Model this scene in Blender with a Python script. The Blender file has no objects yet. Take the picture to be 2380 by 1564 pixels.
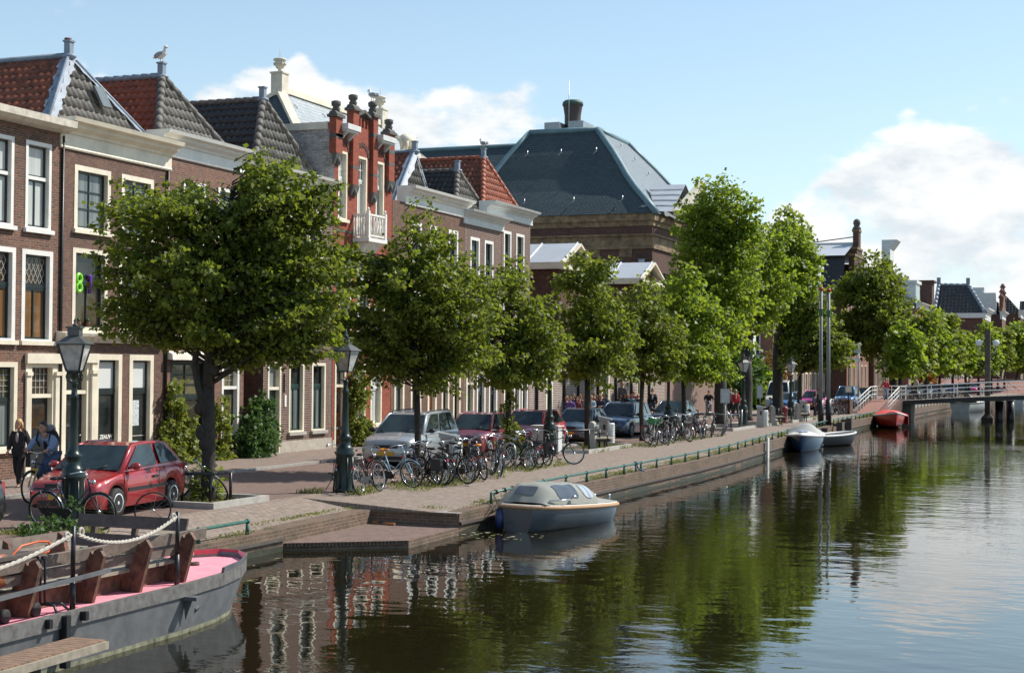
import bpy, bmesh, math, random
import numpy as np
from mathutils import Vector, Matrix
rnd = random.Random(7)
scene = bpy.context.scene
COL = scene.collection
R = math.radians
# ------------------------------------------------------------------ camera model (street runs along +Y, canal side is +X)
FOC, CX, CY, EYE = 3500., 1190., 782., 3.0
_a = math.atan((2575-1190)/3500.); _p = math.atan(73/3500.); _r = .008
FW = Vector((-math.sin(_a)*math.cos(_p), math.cos(_a)*math.cos(_p), math.sin(_p)))
_rt = Vector((math.cos(_a), math.sin(_a), 0)); _up = _rt.cross(FW)
RT = _rt*math.cos(_r)+_up*math.sin(_r); UP = RT.cross(FW)
CAM = Vector((0, 0, EYE))
def ray(u, v): return FW+RT*((u-CX)/FOC)-UP*((v-CY)/FOC)
def at(u, v, x=None, y=None, z=None, d=None):
    """world point seen at survey mark (u, v) on a plane x=, y=, z= or at forward distance d"""
    q = ray(u, v)
    t = (x/q.x) if x is not None else (y/q.y) if y is not None else ((z-EYE)/q.z) if z is not None else d
    return CAM+q*t
def depth_of(p): return (Vector(p)-CAM).dot(FW)
def bend(y): return 0. if y < 110 else .0003*(y-110)**2
EDGE = [(-40, -15.05), (26.1, -15.15), (26.11, -15.25), (30.3, -15.35), (30.31, -13.2), (36, -13.05), (50, -12.85), (56, -12.95), (66, -13.4), (83, -14.1), (105, -14.3)]
ZQ = [(-40, -.23), (26, -.23), (30.4, -.20), (36, -.09), (50, -.08), (60, -.04), (70, 0.), (500, 0.)]
def zq(y): return float(np.interp(y, [a for a, _ in ZQ], [z for _, z in ZQ]))  # the quay dips towards its edge near the landing
def edge(y):
    if y >= 105: return -14.3+bend(y)
    for (a, xa), (b, xb) in zip(EDGE, EDGE[1:]):
        if a <= y <= b: return xa+(xb-xa)*(y-a)/(b-a)
    return -15.05
WATER = -.65
XF = -26.
def onfac(u, off=0.):
    lo, hi = 60., 500.
    for _ in range(50):
        m = (lo+hi)/2; q = Vector((XF+off+bend(m), m, 3))-CAM
        if CX+FOC*q.dot(RT)/q.dot(FW) < u: lo = m
        else: hi = m
    return m
# ------------------------------------------------------------------ mesh builder
class MB:
    def __init__(s): s.v = []; s.f = []; s.m = []; s.s = []
    def add(s, vs, fs, m=0, sm=False):
        o = len(s.v); s.v += [tuple(p) for p in vs]
        for f in fs: s.f.append([i+o for i in f]); s.m.append(m); s.s.append(sm)
        return s
    def box(s, x0, x1, y0, y1, z0, z1, m=0):
        return s.add([(x0,y0,z0),(x1,y0,z0),(x1,y1,z0),(x0,y1,z0),(x0,y0,z1),(x1,y0,z1),(x1,y1,z1),(x0,y1,z1)],
                     [(0,3,2,1),(4,5,6,7),(0,1,5,4),(1,2,6,5),(2,3,7,6),(3,0,4,7)], m)
    def obox(s, c, a, b, d, m=0):
        c, a, b, d = map(Vector, (c, a, b, d))
        return s.add([c-a-b-d,c+a-b-d,c+a+b-d,c-a+b-d,c-a-b+d,c+a-b+d,c+a+b+d,c-a+b+d],
                     [(0,3,2,1),(4,5,6,7),(0,1,5,4),(1,2,6,5),(2,3,7,6),(3,0,4,7)], m)
    def beam(s, p, q, w, h, m=0, up=(0, 0, 1)):
        p, q = Vector(p), Vector(q); d = q-p; n = d.normalized(); up = Vector(up)
        if abs(n.dot(up)) > .98: up = Vector((1, 0, 0))
        sd = n.cross(up).normalized(); u2 = sd.cross(n)
        return s.obox((p+q)/2, d/2, sd*w/2, u2*h/2, m)
    def tube(s, pts, r, n=6, m=0, closed=False, sm=True):
        pts = [Vector(p) for p in pts]; k = len(pts); rs = r if isinstance(r, (list, tuple)) else [r]*k
        vs = []; prev = None
        for i, p in enumerate(pts):
            if closed: t = pts[(i+1) % k]-pts[i-1]
            else: t = pts[min(i+1, k-1)]-pts[max(i-1, 0)]
            t = t.normalized() if t.length > 1e-9 else Vector((0, 0, 1))
            if prev is None:
                a = Vector((0, 0, 1)) if abs(t.z) < .9 else Vector((1, 0, 0))
                nx = t.cross(a).normalized()
            else:
                nx = (prev-t*prev.dot(t)); nx = nx.normalized() if nx.length > 1e-6 else t.orthogonal().normalized()
            prev = nx; ny = t.cross(nx)
            for j in range(n):
                w = 2*math.pi*j/n; vs.append(p+(nx*math.cos(w)+ny*math.sin(w))*rs[i])
        fs = []
        for i in range(k if closed else k-1):
            a, b = i*n, ((i+1) % k)*n
            for j in range(n): fs.append((a+j, a+(j+1) % n, b+(j+1) % n, b+j))
        if not closed: fs.append(tuple(range(n-1, -1, -1))); fs.append(tuple((k-1)*n+j for j in range(n)))
        return s.add(vs, fs, m, sm)
    def lathe(s, prof, c=(0, 0, 0), n=14, m=0, sm=True, ax=None):
        c = Vector(c); vs = []; k = len(prof)
        Z = Vector(ax).normalized() if ax else Vector((0, 0, 1)); X = Z.orthogonal().normalized() if ax else Vector((1, 0, 0)); Y = Z.cross(X)
        for r, z in prof:
            for j in range(n):
                w = 2*math.pi*(j+.5)/n; vs.append(c+Z*z+(X*math.cos(w)+Y*math.sin(w))*max(r, 1e-4))
        fs = [(i*n+j, i*n+(j+1) % n, (i+1)*n+(j+1) % n, (i+1)*n+j) for i in range(k-1) for j in range(n)]
        fs.append(tuple(range(n-1, -1, -1))); fs.append(tuple((k-1)*n+j for j in range(n)))
        return s.add(vs, fs, m, sm)
    def prism(s, poly, ext, m=0, sm=False):
        poly = [Vector(p) for p in poly]; e = Vector(ext); n = len(poly)
        return s.add(poly+[p+e for p in poly], [tuple(range(n-1, -1, -1)), tuple(range(n, 2*n))]+[(i, (i+1) % n, n+(i+1) % n, n+i) for i in range(n)], m, sm)
    def ell(s, c, r, n=10, k=7, m=0, rot=None):
        vs = []; c = Vector(c)
        for i in range(k+1):
            th = math.pi*i/k
            for j in range(n):
                w = 2*math.pi*j/n
                p = Vector((r[0]*math.sin(th)*math.cos(w), r[1]*math.sin(th)*math.sin(w), r[2]*math.cos(th)))
                vs.append(c+(rot @ p if rot else p))
        fs = [(i*n+j, (i+1)*n+j, (i+1)*n+(j+1) % n, i*n+(j+1) % n) for i in range(k) for j in range(n)]
        return s.add(vs, fs, m, True)
    def quad(s, a, b, c, d, m=0): return s.add([a, b, c, d], [(0, 1, 2, 3)], m)
    def grid(s, fn, nu, nv, m=0, sm=True):
        vs = [fn(i/nu, j/nv) for i in range(nu+1) for j in range(nv+1)]
        return s.add(vs, [(i*(nv+1)+j, (i+1)*(nv+1)+j, (i+1)*(nv+1)+j+1, i*(nv+1)+j+1) for i in range(nu) for j in range(nv)], m, sm)
    def build(s, name, mats, parent=None, off=None, clean=False):
        """one mesh object; off = world place of the thing's base, taken off the vertices of its parts"""
        me = bpy.data.meshes.new(name)
        vs = s.v if off is None else [(p[0]-off[0], p[1]-off[1], p[2]-off[2]) for p in s.v]
        me.from_pydata(vs, [], s.f)
        for mt in (mats if isinstance(mats, (list, tuple)) else [mats]): me.materials.append(mt)
        me.polygons.foreach_set('material_index', s.m); me.polygons.foreach_set('use_smooth', s.s)
        if clean:
            b = bmesh.new(); b.from_mesh(me); bmesh.ops.remove_doubles(b, verts=b.verts, dist=1e-4)
            bmesh.ops.recalc_face_normals(b, faces=b.faces); b.to_mesh(me); b.free()
        me.update()
        o = bpy.data.objects.new(name, me); COL.objects.link(o)
        if parent is not None: o.parent = parent
        return o
def tag(o, label=None, cat=None, group=None, kind=None):
    for k, v in (('label', label), ('category', cat), ('group', group), ('kind', kind)):
        if v: o[k] = v
    return o
def thing(name, label, cat, loc=(0, 0, 0), rz=0., group=None):
    o = bpy.data.objects.new(name, None); COL.objects.link(o); o.empty_display_size = .3
    o.location = loc; o.rotation_euler = (0, 0, rz)
    return tag(o, label, cat, group)
def kids(o): return [c for c in KID.get(o.name, [])]
KID = {}
def dup(root, loc, rz=0., label=None, group=None, rot=None, swap=None, scale=None):
    """a copy of a thing with copies of its parts and sub-parts (mesh data shared)"""
    def cp(o, par):
        c = o.copy(); COL.objects.link(c); c.parent = par
        if swap and c.type == 'MESH':
            ms = [swap.get(m.name) for m in c.data.materials]
            for i, m in enumerate(ms):
                if m: c.material_slots[i].link = 'OBJECT'; c.material_slots[i].material = m
        for ch in list(o.children): cp(ch, c)
        return c
    r = cp(root, None); r.location = loc; r.rotation_euler = rot if rot else (0, 0, rz)
    if scale: r.scale = scale if isinstance(scale, tuple) else (scale,)*3
    if label: r['label'] = label
    if group: r['group'] = group
    return r
# ------------------------------------------------------------------ materials
def nodes(name):
    m = bpy.data.materials.new(name); m.use_nodes = True
    nt = m.node_tree; b = nt.nodes['Principled BSDF']
    return m, nt, b
def N(nt, t, **kw):
    n = nt.nodes.new(t)
    for k, v in kw.items():
        if k.startswith('i_'): n.inputs[k[2:].replace('_', ' ')].default_value = v
        else: setattr(n, k, v)
    return n
def c4(c): return (*c, 1.)
def M(name, col, rough=.65, metal=0., var=.18, scale=3., bump=0., bscale=30., spec=.5, coat=0., col2=None, hole=None):
    """plain procedural surface: base colour mottled by two noises of world position, optional bump"""
    m, nt, b = nodes(name); L = nt.links.new
    g = N(nt, 'ShaderNodeNewGeometry')
    n1 = N(nt, 'ShaderNodeTexNoise', i_Scale=scale, i_Detail=6., i_Roughness=.65); L(g.outputs['Position'], n1.inputs['Vector'])
    r = N(nt, 'ShaderNodeMapRange', i_From_Min=.3, i_From_Max=.7); L(n1.outputs['Fac'], r.inputs['Value'])
    mx = N(nt, 'ShaderNodeMix', data_type='RGBA')
    a = col2 if col2 else tuple(x*(1-var) for x in col)
    mx.inputs['A'].default_value = c4(a); mx.inputs['B'].default_value = c4(tuple(min(1, x*(1+var)) for x in col))
    L(r.outputs['Result'], mx.inputs['Factor']); L(mx.outputs['Result'], b.inputs['Base Color'])
    b.inputs['Roughness'].default_value = rough; b.inputs['Metallic'].default_value = metal
    b.inputs['Specular IOR Level'].default_value = spec; b.inputs['Coat Weight'].default_value = coat
    b.inputs['Coat Roughness'].default_value = .06
    if bump:
        n2 = N(nt, 'ShaderNodeTexNoise', i_Scale=bscale, i_Detail=4.); L(g.outputs['Position'], n2.inputs['Vector'])
        bp = N(nt, 'ShaderNodeBump', i_Strength=.6, i_Distance=bump); L(n2.outputs['Fac'], bp.inputs['Height']); L(bp.outputs['Normal'], b.inputs['Normal'])
    return m
def wallvec(nt, flat=False):
    """(along, up) coordinates in metres on any face, from world position"""
    L = nt.links.new; g = N(nt, 'ShaderNodeNewGeometry'); sp = N(nt, 'ShaderNodeSeparateXYZ'); L(g.outputs['Position'], sp.inputs[0])
    if flat:
        cb = N(nt, 'ShaderNodeCombineXYZ'); L(sp.outputs['Y'], cb.inputs[0]); L(sp.outputs['X'], cb.inputs[1]); return g, cb.outputs[0]
    sn = N(nt, 'ShaderNodeSeparateXYZ'); L(g.outputs['True Normal'], sn.inputs[0])
    ax = N(nt, 'ShaderNodeMath', operation='ABSOLUTE'); L(sn.outputs['X'], ax.inputs[0])
    ay = N(nt, 'ShaderNodeMath', operation='ABSOLUTE'); L(sn.outputs['Y'], ay.inputs[0])
    gt = N(nt, 'ShaderNodeMath', operation='GREATER_THAN'); L(ax.outputs[0], gt.inputs[0]); L(ay.outputs[0], gt.inputs[1])
    zt = N(nt, 'ShaderNodeMath', operation='GREATER_THAN'); L(sn.outputs['Z'], zt.inputs[0]); zt.inputs[1].default_value = .93
    mu = N(nt, 'ShaderNodeMix', data_type='FLOAT'); L(gt.outputs[0], mu.inputs['Factor']); L(sp.outputs['X'], mu.inputs['A']); L(sp.outputs['Y'], mu.inputs['B'])
    mv = N(nt, 'ShaderNodeMix', data_type='FLOAT'); L(zt.outputs[0], mv.inputs['Factor']); L(sp.outputs['Z'], mv.inputs['A']); L(sp.outputs['Y'], mv.inputs['B'])
    cb = N(nt, 'ShaderNodeCombineXYZ'); L(mu.outputs['Result'], cb.inputs[0]); L(mv.outputs['Result'], cb.inputs[1])
    return g, cb.outputs[0]
def brick(name, c1, c2, mortar, bw=.22, bh=.066, ms=.012, rough=.85, stain=.5, stainc=(.05, .04, .035), bump=.006, flat=False, sscale=.9, green=0.):
    m, nt, b = nodes(name); L = nt.links.new
    g, vec = wallvec(nt, flat)
    t = N(nt, 'ShaderNodeTexBrick', i_Scale=1., i_Mortar_Size=ms, i_Brick_Width=bw, i_Row_Height=bh, i_Mortar_Smooth=.2, i_Bias=0.)
    t.inputs['Color1'].default_value = c4(c1); t.inputs['Color2'].default_value = c4(c2); t.inputs['Mortar'].default_value = c4(mortar); L(vec, t.inputs['Vector'])
    n0 = N(nt, 'ShaderNodeTexNoise', i_Scale=7., i_Detail=5., i_Roughness=.7); L(g.outputs['Position'], n0.inputs['Vector'])
    hs = N(nt, 'ShaderNodeHueSaturation'); r0 = N(nt, 'ShaderNodeMapRange', i_From_Min=.25, i_From_Max=.75, i_To_Min=.68, i_To_Max=1.32)
    L(n0.outputs['Fac'], r0.inputs['Value']); L(r0.outputs['Result'], hs.inputs['Value']); L(t.outputs['Color'], hs.inputs['Color'])
    n1 = N(nt, 'ShaderNodeTexNoise', i_Scale=sscale, i_Detail=7., i_Roughness=.62); L(g.outputs['Position'], n1.inputs['Vector'])
    r1 = N(nt, 'ShaderNodeMapRange', i_From_Min=.5, i_From_Max=.78, i_To_Max=stain); L(n1.outputs['Fac'], r1.inputs['Value'])
    mx = N(nt, 'ShaderNodeMix', data_type='RGBA'); L(r1.outputs['Result'], mx.inputs['Factor']); L(hs.outputs['Color'], mx.inputs['A']); mx.inputs['B'].default_value = c4(stainc)
    last = mx.outputs['Result']
    if green:
        n2 = N(nt, 'ShaderNodeTexNoise', i_Scale=1.7, i_Detail=8., i_Roughness=.75); L(g.outputs['Position'], n2.inputs['Vector'])
        r2 = N(nt, 'ShaderNodeMapRange', i_From_Min=.56, i_From_Max=.74, i_To_Max=green); L(n2.outputs['Fac'], r2.inputs['Value'])
        m2 = N(nt, 'ShaderNodeMix', data_type='RGBA'); L(r2.outputs['Result'], m2.inputs['Factor']); L(last, m2.inputs['A']); m2.inputs['B'].default_value = (.10, .11, .03, 1); last = m2.outputs['Result']
    L(last, b.inputs['Base Color']); b.inputs['Roughness'].default_value = rough; b.inputs['Specular IOR Level'].default_value = .25
    bp = N(nt, 'ShaderNodeBump', i_Strength=.8, i_Distance=bump); iv = N(nt, 'ShaderNodeMath', operation='SUBTRACT'); iv.inputs[0].default_value = 1.
    L(t.outputs['Fac'], iv.inputs[1]); L(iv.outputs[0], bp.inputs['Height']); L(bp.outputs['Normal'], b.inputs['Normal'])
    return m
def glassy(name, col, col2, rough=.05, folds=0., spec=.5, scale=1.2):
    """window pane: what stands behind it (dark room, curtain folds) under a glossy front"""
    m, nt, b = nodes(name); L = nt.links.new
    g, vec = wallvec(nt)
    mp = N(nt, 'ShaderNodeMapping'); mp.inputs['Scale'].default_value = (folds, .15, 1) if folds else (scale, scale, 1); L(vec, mp.inputs['Vector'])
    n = N(nt, 'ShaderNodeTexNoise', i_Scale=1., i_Detail=3.); L(mp.outputs[0], n.inputs['Vector'])
    r = N(nt, 'ShaderNodeMapRange', i_From_Min=.38, i_From_Max=.62); L(n.outputs['Fac'], r.inputs['Value'])
    mx = N(nt, 'ShaderNodeMix', data_type='RGBA'); mx.inputs['A'].default_value = c4(col); mx.inputs['B'].default_value = c4(col2)
    L(r.outputs['Result'], mx.inputs['Factor']); L(mx.outputs['Result'], b.inputs['Base Color'])
    b.inputs['Roughness'].default_value = .5; b.inputs['Specular IOR Level'].default_value = 0.
    b.inputs['Coat Weight'].default_value = 1.; b.inputs['Coat Roughness'].default_value = rough
    n3 = N(nt, 'ShaderNodeTexNoise', i_Scale=1.6); L(g.outputs['Position'], n3.inputs['Vector'])
    bp = N(nt, 'ShaderNodeBump', i_Strength=.25, i_Distance=.02); L(n3.outputs['Fac'], bp.inputs['Height']); L(bp.outputs['Normal'], b.inputs['Coat Normal'])
    return m
def leafmat(name, col, col2, trans, tw=.35, rough=.5):
    m, nt, b = nodes(name); L = nt.links.new
    g = N(nt, 'ShaderNodeNewGeometry')
    mx = N(nt, 'ShaderNodeMix', data_type='RGBA'); mx.inputs['A'].default_value = c4(col); mx.inputs['B'].default_value = c4(col2)
    L(g.outputs['Random Per Island'], mx.inputs['Factor']); L(mx.outputs['Result'], b.inputs['Base Color'])
    b.inputs['Roughness'].default_value = rough; b.inputs['Specular IOR Level'].default_value = .3
    tr = N(nt, 'ShaderNodeBsdfTranslucent'); tr.inputs['Color'].default_value = c4(trans)
    ms = N(nt, 'ShaderNodeMixShader'); ms.inputs[0].default_value = tw
    L(b.outputs[0], ms.inputs[1]); L(tr.outputs[0], ms.inputs[2]); L(ms.outputs[0], nt.nodes['Material Output'].inputs['Surface'])
    return m
# ------------------------------------------------------------------ the materials of the place
BRA = brick('brown_brick', (.215, .092, .053), (.11, .058, .042), (.20, .165, .135), ms=.011, stain=.62)
BRB = brick('plum_brick', (.19, .094, .062), (.125, .066, .048), (.16, .13, .11), ms=.010, stain=.45)
BRC = brick('red_brown_brick', (.225, .10, .064), (.145, .072, .054), (.22, .18, .15), ms=.010, stain=.3)
BRD = brick('striped_brick', (.15, .082, .062), (.125, .07, .055), (.27, .225, .19), bw=.7, bh=.082, ms=.016, stain=.2)
BRG = brick('pale_striped_brick', (.20, .13, .10), (.17, .112, .088), (.46, .41, .36), bw=1.2, bh=.09, ms=.022, stain=.15)
BRE = brick('bright_red_brick', (.33, .082, .045), (.25, .060, .037), (.22, .10, .075), bh=.07, ms=.008, stain=.35, stainc=(.09, .035, .03))
BRF = brick('orange_brick', (.30, .13, .09), (.24, .10, .07), (.30, .22, .18), ms=.010, stain=.25)
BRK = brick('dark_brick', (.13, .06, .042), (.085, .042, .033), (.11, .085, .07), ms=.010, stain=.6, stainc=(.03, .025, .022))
BRW = brick('flaking_white_brick', (.52, .50, .47), (.34, .31, .29), (.30, .27, .25), ms=.012, stain=.85, stainc=(.07, .055, .05), sscale=2.4)
QWALL = brick('quay_brick', (.17, .105, .07), (.12, .078, .055), (.19, .155, .12), bh=.07, ms=.012, stain=.7, stainc=(.045, .045, .03), green=.55)
PAVE = brick('quay_paving', (.285, .225, .185), (.23, .178, .148), (.165, .14, .108), bw=.21, bh=.105, ms=.012, stain=.35, stainc=(.19, .15, .12), flat=True, green=.35, sscale=.5, bump=.004)
ROADM = brick('road_paving', (.205, .138, .114), (.165, .11, .093), (.13, .10, .08), bw=.21, bh=.105, ms=.010, stain=.4, stainc=(.15, .12, .10), flat=True, sscale=.35, bump=.003)
SIDEM = brick('sidewalk_paving', (.27, .205, .17), (.22, .165, .14), (.15, .12, .10), bw=.21, bh=.105, ms=.012, stain=.3, stainc=(.16, .13, .11), flat=True, sscale=.6, bump=.003, green=.12)
RAMPM = brick('ramp_paving', (.32, .15, .11), (.26, .12, .09), (.24, .16, .13), bw=.21, bh=.1, ms=.010, stain=.2, flat=True)
STONE = M('kerb_stone', (.30, .285, .26), .85, var=.25, scale=5, bump=.004)
CONC = M('concrete', (.36, .34, .305), .88, var=.2, scale=4, bump=.003)
PLINTH = M('plinth_render', (.40, .36, .30), .85, var=.2, scale=3)
CREAM = M('cream_paint', (.73, .655, .51), .5, var=.16, scale=1.4, bump=.003, bscale=12)
WHITE = M('white_paint', (.74, .72, .66), .5, var=.1, scale=2)
GREYW = M('grey_white_paint', (.60, .61, .58), .5, var=.12, scale=2.5)
PEEL = M('peeling_paint', (.60, .54, .44), .6, var=.25, scale=6)
SASH = M('dark_green_paint', (.018, .028, .027), .35, var=.2)
DOORG = M('green_door_paint', (.014, .045, .040), .3, var=.25)
DOORB = M('black_door_paint', (.012, .014, .014), .3, var=.2)
DOORR = M('varnished_wood', (.20, .055, .018), .4, var=.4, scale=9)
GDARK = glassy('dark_pane', (.010, .013, .013), (.035, .04, .036))
GROOM = glassy('room_pane', (.018, .022, .018), (.075, .06, .035), scale=.8)
GCURT = glassy('curtained_pane', (.36, .38, .36), (.55, .55, .51), folds=9.)
GBLIND = glassy('blind_pane', (.60, .62, .60), (.66, .67, .65), scale=.3)
GGREY = glassy('grey_pane', (.10, .12, .12), (.21, .23, .22), folds=5.)
GBROWN = glassy('brown_curtain_pane', (.10, .052, .022), (.26, .14, .06), folds=7.)
GAMBER = glassy('amber_leaded_pane', (.07, .035, .012), (.03, .026, .02), scale=3.)
GYELL = glassy('yellow_leaded_pane', (.14, .12, .05), (.06, .065, .035), scale=2.5)
LEAD = M('lead_flashing', (.20, .24, .29), .55, metal=.0, var=.22, scale=3, bump=.01, bscale=9)
LEADL = M('lead_cames', (.35, .34, .31), .5)
TILER = M('red_pantile', (.19, .050, .020), .6, var=.5, scale=4, col2=(.055, .022, .013))
TILEB = M('bright_pantile', (.27, .065, .024), .55, var=.3, scale=3, col2=(.14, .034, .016))
TILEO = M('orange_pantile', (.33, .085, .038), .6, var=.3, scale=4, col2=(.15, .045, .025))
TILEG = M('grey_pantile', (.13, .118, .10), .7, var=.35, scale=4, col2=(.06, .055, .05))
TILEK = M('black_pantile', (.030, .030, .028), .5, var=.4, scale=4, col2=(.013, .013, .013))
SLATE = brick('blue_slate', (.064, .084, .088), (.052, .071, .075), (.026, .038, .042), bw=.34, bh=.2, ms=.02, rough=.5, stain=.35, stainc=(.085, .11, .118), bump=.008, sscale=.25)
SLATEL = brick('sun_glare_slate', (.40, .43, .44), (.34, .37, .38), (.22, .24, .25), bw=.4, bh=.24, ms=.016, rough=.4, stain=.3, stainc=(.30, .33, .34), bump=.012, sscale=.4)  # sun glare on the museum's long slopes put into the slate colour
SLATEM = brick('sunlit_slate', (.23, .26, .27), (.19, .22, .23), (.12, .14, .15), bw=.34, bh=.2, ms=.02, rough=.42, stain=.3, stainc=(.18, .21, .22), bump=.012, sscale=.3)  # lighter copy of the hall slate, sunlight painted into its canal-side slope
COPPER = M('green_ridge_metal', (.11, .19, .215), .5, var=.2, scale=1)
ZINC = M('zinc_sheet', (.52, .54, .55), .4, metal=.25, var=.08, scale=.8)
SAND = M('sandstone', (.23, .16, .085), .85, var=.45, scale=1.6, col2=(.06, .045, .03))
STONEP = M('pale_sandstone', (.60, .55, .44), .8, var=.18, scale=2.5)
DSTONE = M('weathered_and_shaded_stone', (.10, .095, .085), .85, var=.35, scale=6)
TERRA = M('terracotta', (.13, .05, .033), .8, var=.3)
IRONG = M('green_iron', (.006, .019, .017), .34, var=.3, scale=8, bump=.002, bscale=40)
RAILG = M('rail_green_paint', (.030, .115, .085), .4, var=.3, scale=7)
IRONK = M('black_iron', (.012, .012, .013), .4, var=.3, scale=9)
STEEL = M('grey_steel', (.34, .36, .37), .38, metal=.5, var=.12)
CHROME = M('chrome', (.62, .63, .64), .18, metal=1., var=.05)
RUBBER = M('tyre_rubber', (.014, .014, .014), .75, var=.2)
PLASTK = M('black_plastic', (.016, .017, .018), .5, var=.1)
BARK = M('bark', (.040, .034, .026), .9, var=.45, scale=9, bump=.02, bscale=22)
WOOD = M('weathered_wood', (.26, .225, .17), .8, var=.3, scale=7, bump=.003, bscale=60)
WOODR = M('stained_wood', (.15, .070, .040), .7, var=.5, scale=9, col2=(.05, .032, .025), bump=.003, bscale=50)
WOODD = M('dark_weathered_wood', (.085, .067, .055), .75, var=.3, scale=9, bump=.004, bscale=60)
WOODJ = M('jetty_plank', (.20, .125, .08), .8, var=.35, scale=8, bump=.004, bscale=50)
PINK = M('pink_deck_paint', (.78, .31, .36), .65, var=.10, scale=3.5, col2=(.66, .24, .29))
REDIN = M('red_bulwark_paint', (.42, .03, .05), .5, var=.1)
HULLG = M('grey_hull_paint', (.115, .117, .12), .5, var=.30, scale=3.2, bump=.010, bscale=3.5)
GUNW = M('worn_gunwale', (.135, .132, .125), .6, var=.3, scale=9, col2=(.075, .065, .058))
HULLW = M('waterline_scum', (.25, .24, .16), .8, var=.4, scale=8, col2=(.08, .085, .05))
ALGAE = M('algae', (.035, .038, .018), .6, var=.4, scale=7, col2=(.018, .018, .012))
ROPE = M('white_rope', (.44, .40, .34), .9, var=.2, scale=30)
ROPET = M('tan_rope_fender', (.40, .24, .13), .8, var=.2, scale=20)
ROPEK = M('dark_rope', (.03, .03, .03), .9)
WATERPLANT = M('duckweed', (.12, .16, .03), .7, var=.3)
SKIN = M('skin', (.46, .23, .15), .6, var=.08)
LEAF1 = leafmat('lime_leaf', (.028, .058, .009), (.168, .188, .028), (.34, .42, .035), .36, .52)
LEAF2 = leafmat('bright_lime_leaf', (.042, .090, .010), (.18, .24, .026), (.42, .54, .04), .40, .52)
LEAF3 = leafmat('dark_leaf', (.020, .050, .012), (.05, .10, .02), (.12, .24, .02), .25)
LEAF4 = leafmat('yellow_green_leaf', (.07, .11, .016), (.20, .22, .04), (.36, .40, .05), .3)
LEAFS = leafmat('shrub_leaf', (.028, .070, .018), (.09, .15, .05), (.16, .30, .05), .25)
LEAFR = leafmat('russet_leaf', (.10, .05, .02), (.14, .12, .03), (.30, .18, .04), .25)
GRASSM = leafmat('grass_blade', (.07, .10, .02), (.24, .25, .06), (.30, .34, .05), .3)
# ------------------------------------------------------------------ daylight
SUN_EL, SUN_AZ = R(47), _a+R(22)                  # azimuth counted from +X towards +Y
sd = Vector((math.cos(SUN_EL)*math.cos(SUN_AZ), math.cos(SUN_EL)*math.sin(SUN_AZ), math.sin(SUN_EL)))
sl = bpy.data.lights.new('sun', 'SUN'); sl.energy = 5.0; sl.angle = R(.5); sl.color = (1., .95, .87)
so = bpy.data.objects.new('sun', sl); COL.objects.link(so); so.rotation_euler = sd.to_track_quat('Z', 'Y').to_euler(); so.location = (0, 0, 60)
W = bpy.data.worlds.new('World'); scene.world = W; W.use_nodes = True
nt = W.node_tree; nt.nodes.clear(); L = nt.links.new
out = N(nt, 'ShaderNodeOutputWorld'); sky = N(nt, 'ShaderNodeTexSky', sky_type='NISHITA', sun_disc=False, sun_elevation=SUN_EL, sun_rotation=math.pi/2-SUN_AZ, altitude=0., air_density=1.0, dust_density=.35, ozone_density=1.6)
bg = N(nt, 'ShaderNodeBackground', i_Strength=.133)
tint = N(nt, 'ShaderNodeMix', data_type='RGBA', blend_type='MULTIPLY'); tint.inputs['Factor'].default_value = 1.; tint.inputs['B'].default_value = (.96, 1.02, .99, 1)
L(sky.outputs[0], tint.inputs['A'])
tc = N(nt, 'ShaderNodeTexCoord'); sep = N(nt, 'ShaderNodeSeparateXYZ'); L(tc.outputs['Generated'], sep.inputs[0])
def MT(op, a, b=None, c=None, clamp=False):
    n = N(nt, 'ShaderNodeMath', operation=op, use_clamp=clamp)
    for i, x in enumerate((a, b, c)):
        if x is None: continue
        if isinstance(x, (int, float)): n.inputs[i].default_value = x
        else: L(x, n.inputs[i])
    return n.outputs[0]
# bearing (degrees clockwise from the street's +Y) and elevation (degrees) of each sky direction
brg = MT('MULTIPLY', MT('ARCTAN2', sep.outputs['X'], sep.outputs['Y']), 180/math.pi)
ele = MT('MULTIPLY', MT('ARCSINE', sep.outputs['Z']), 180/math.pi)
def cloud_noise(sx, sy, det, dy=0.):
    cb = N(nt, 'ShaderNodeCombineXYZ'); L(MT('MULTIPLY', brg, sx), cb.inputs[0]); L(MT('MULTIPLY', MT('ADD', ele, dy), sy), cb.inputs[1])
    n = N(nt, 'ShaderNodeTexNoise', i_Scale=1., i_Detail=det, i_Roughness=.56); L(cb.outputs[0], n.inputs['Vector']); return n.outputs['Fac']
def blob(b, e, wb, we, amp):
    q = MT('ADD', MT('POWER', MT('ABSOLUTE', MT('DIVIDE', MT('SUBTRACT', brg, b), wb)), 2.), MT('POWER', MT('ABSOLUTE', MT('DIVIDE', MT('SUBTRACT', ele, e), we)), 2.))
    return MT('MULTIPLY', MT('POWER', 2.718, MT('MULTIPLY', q, -1.)), amp)
def vb(u, v): q = ray(u, v).normalized(); return math.degrees(math.atan2(q.x, q.y)), math.degrees(math.asin(q.z))
K = FOC*math.pi/180
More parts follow.
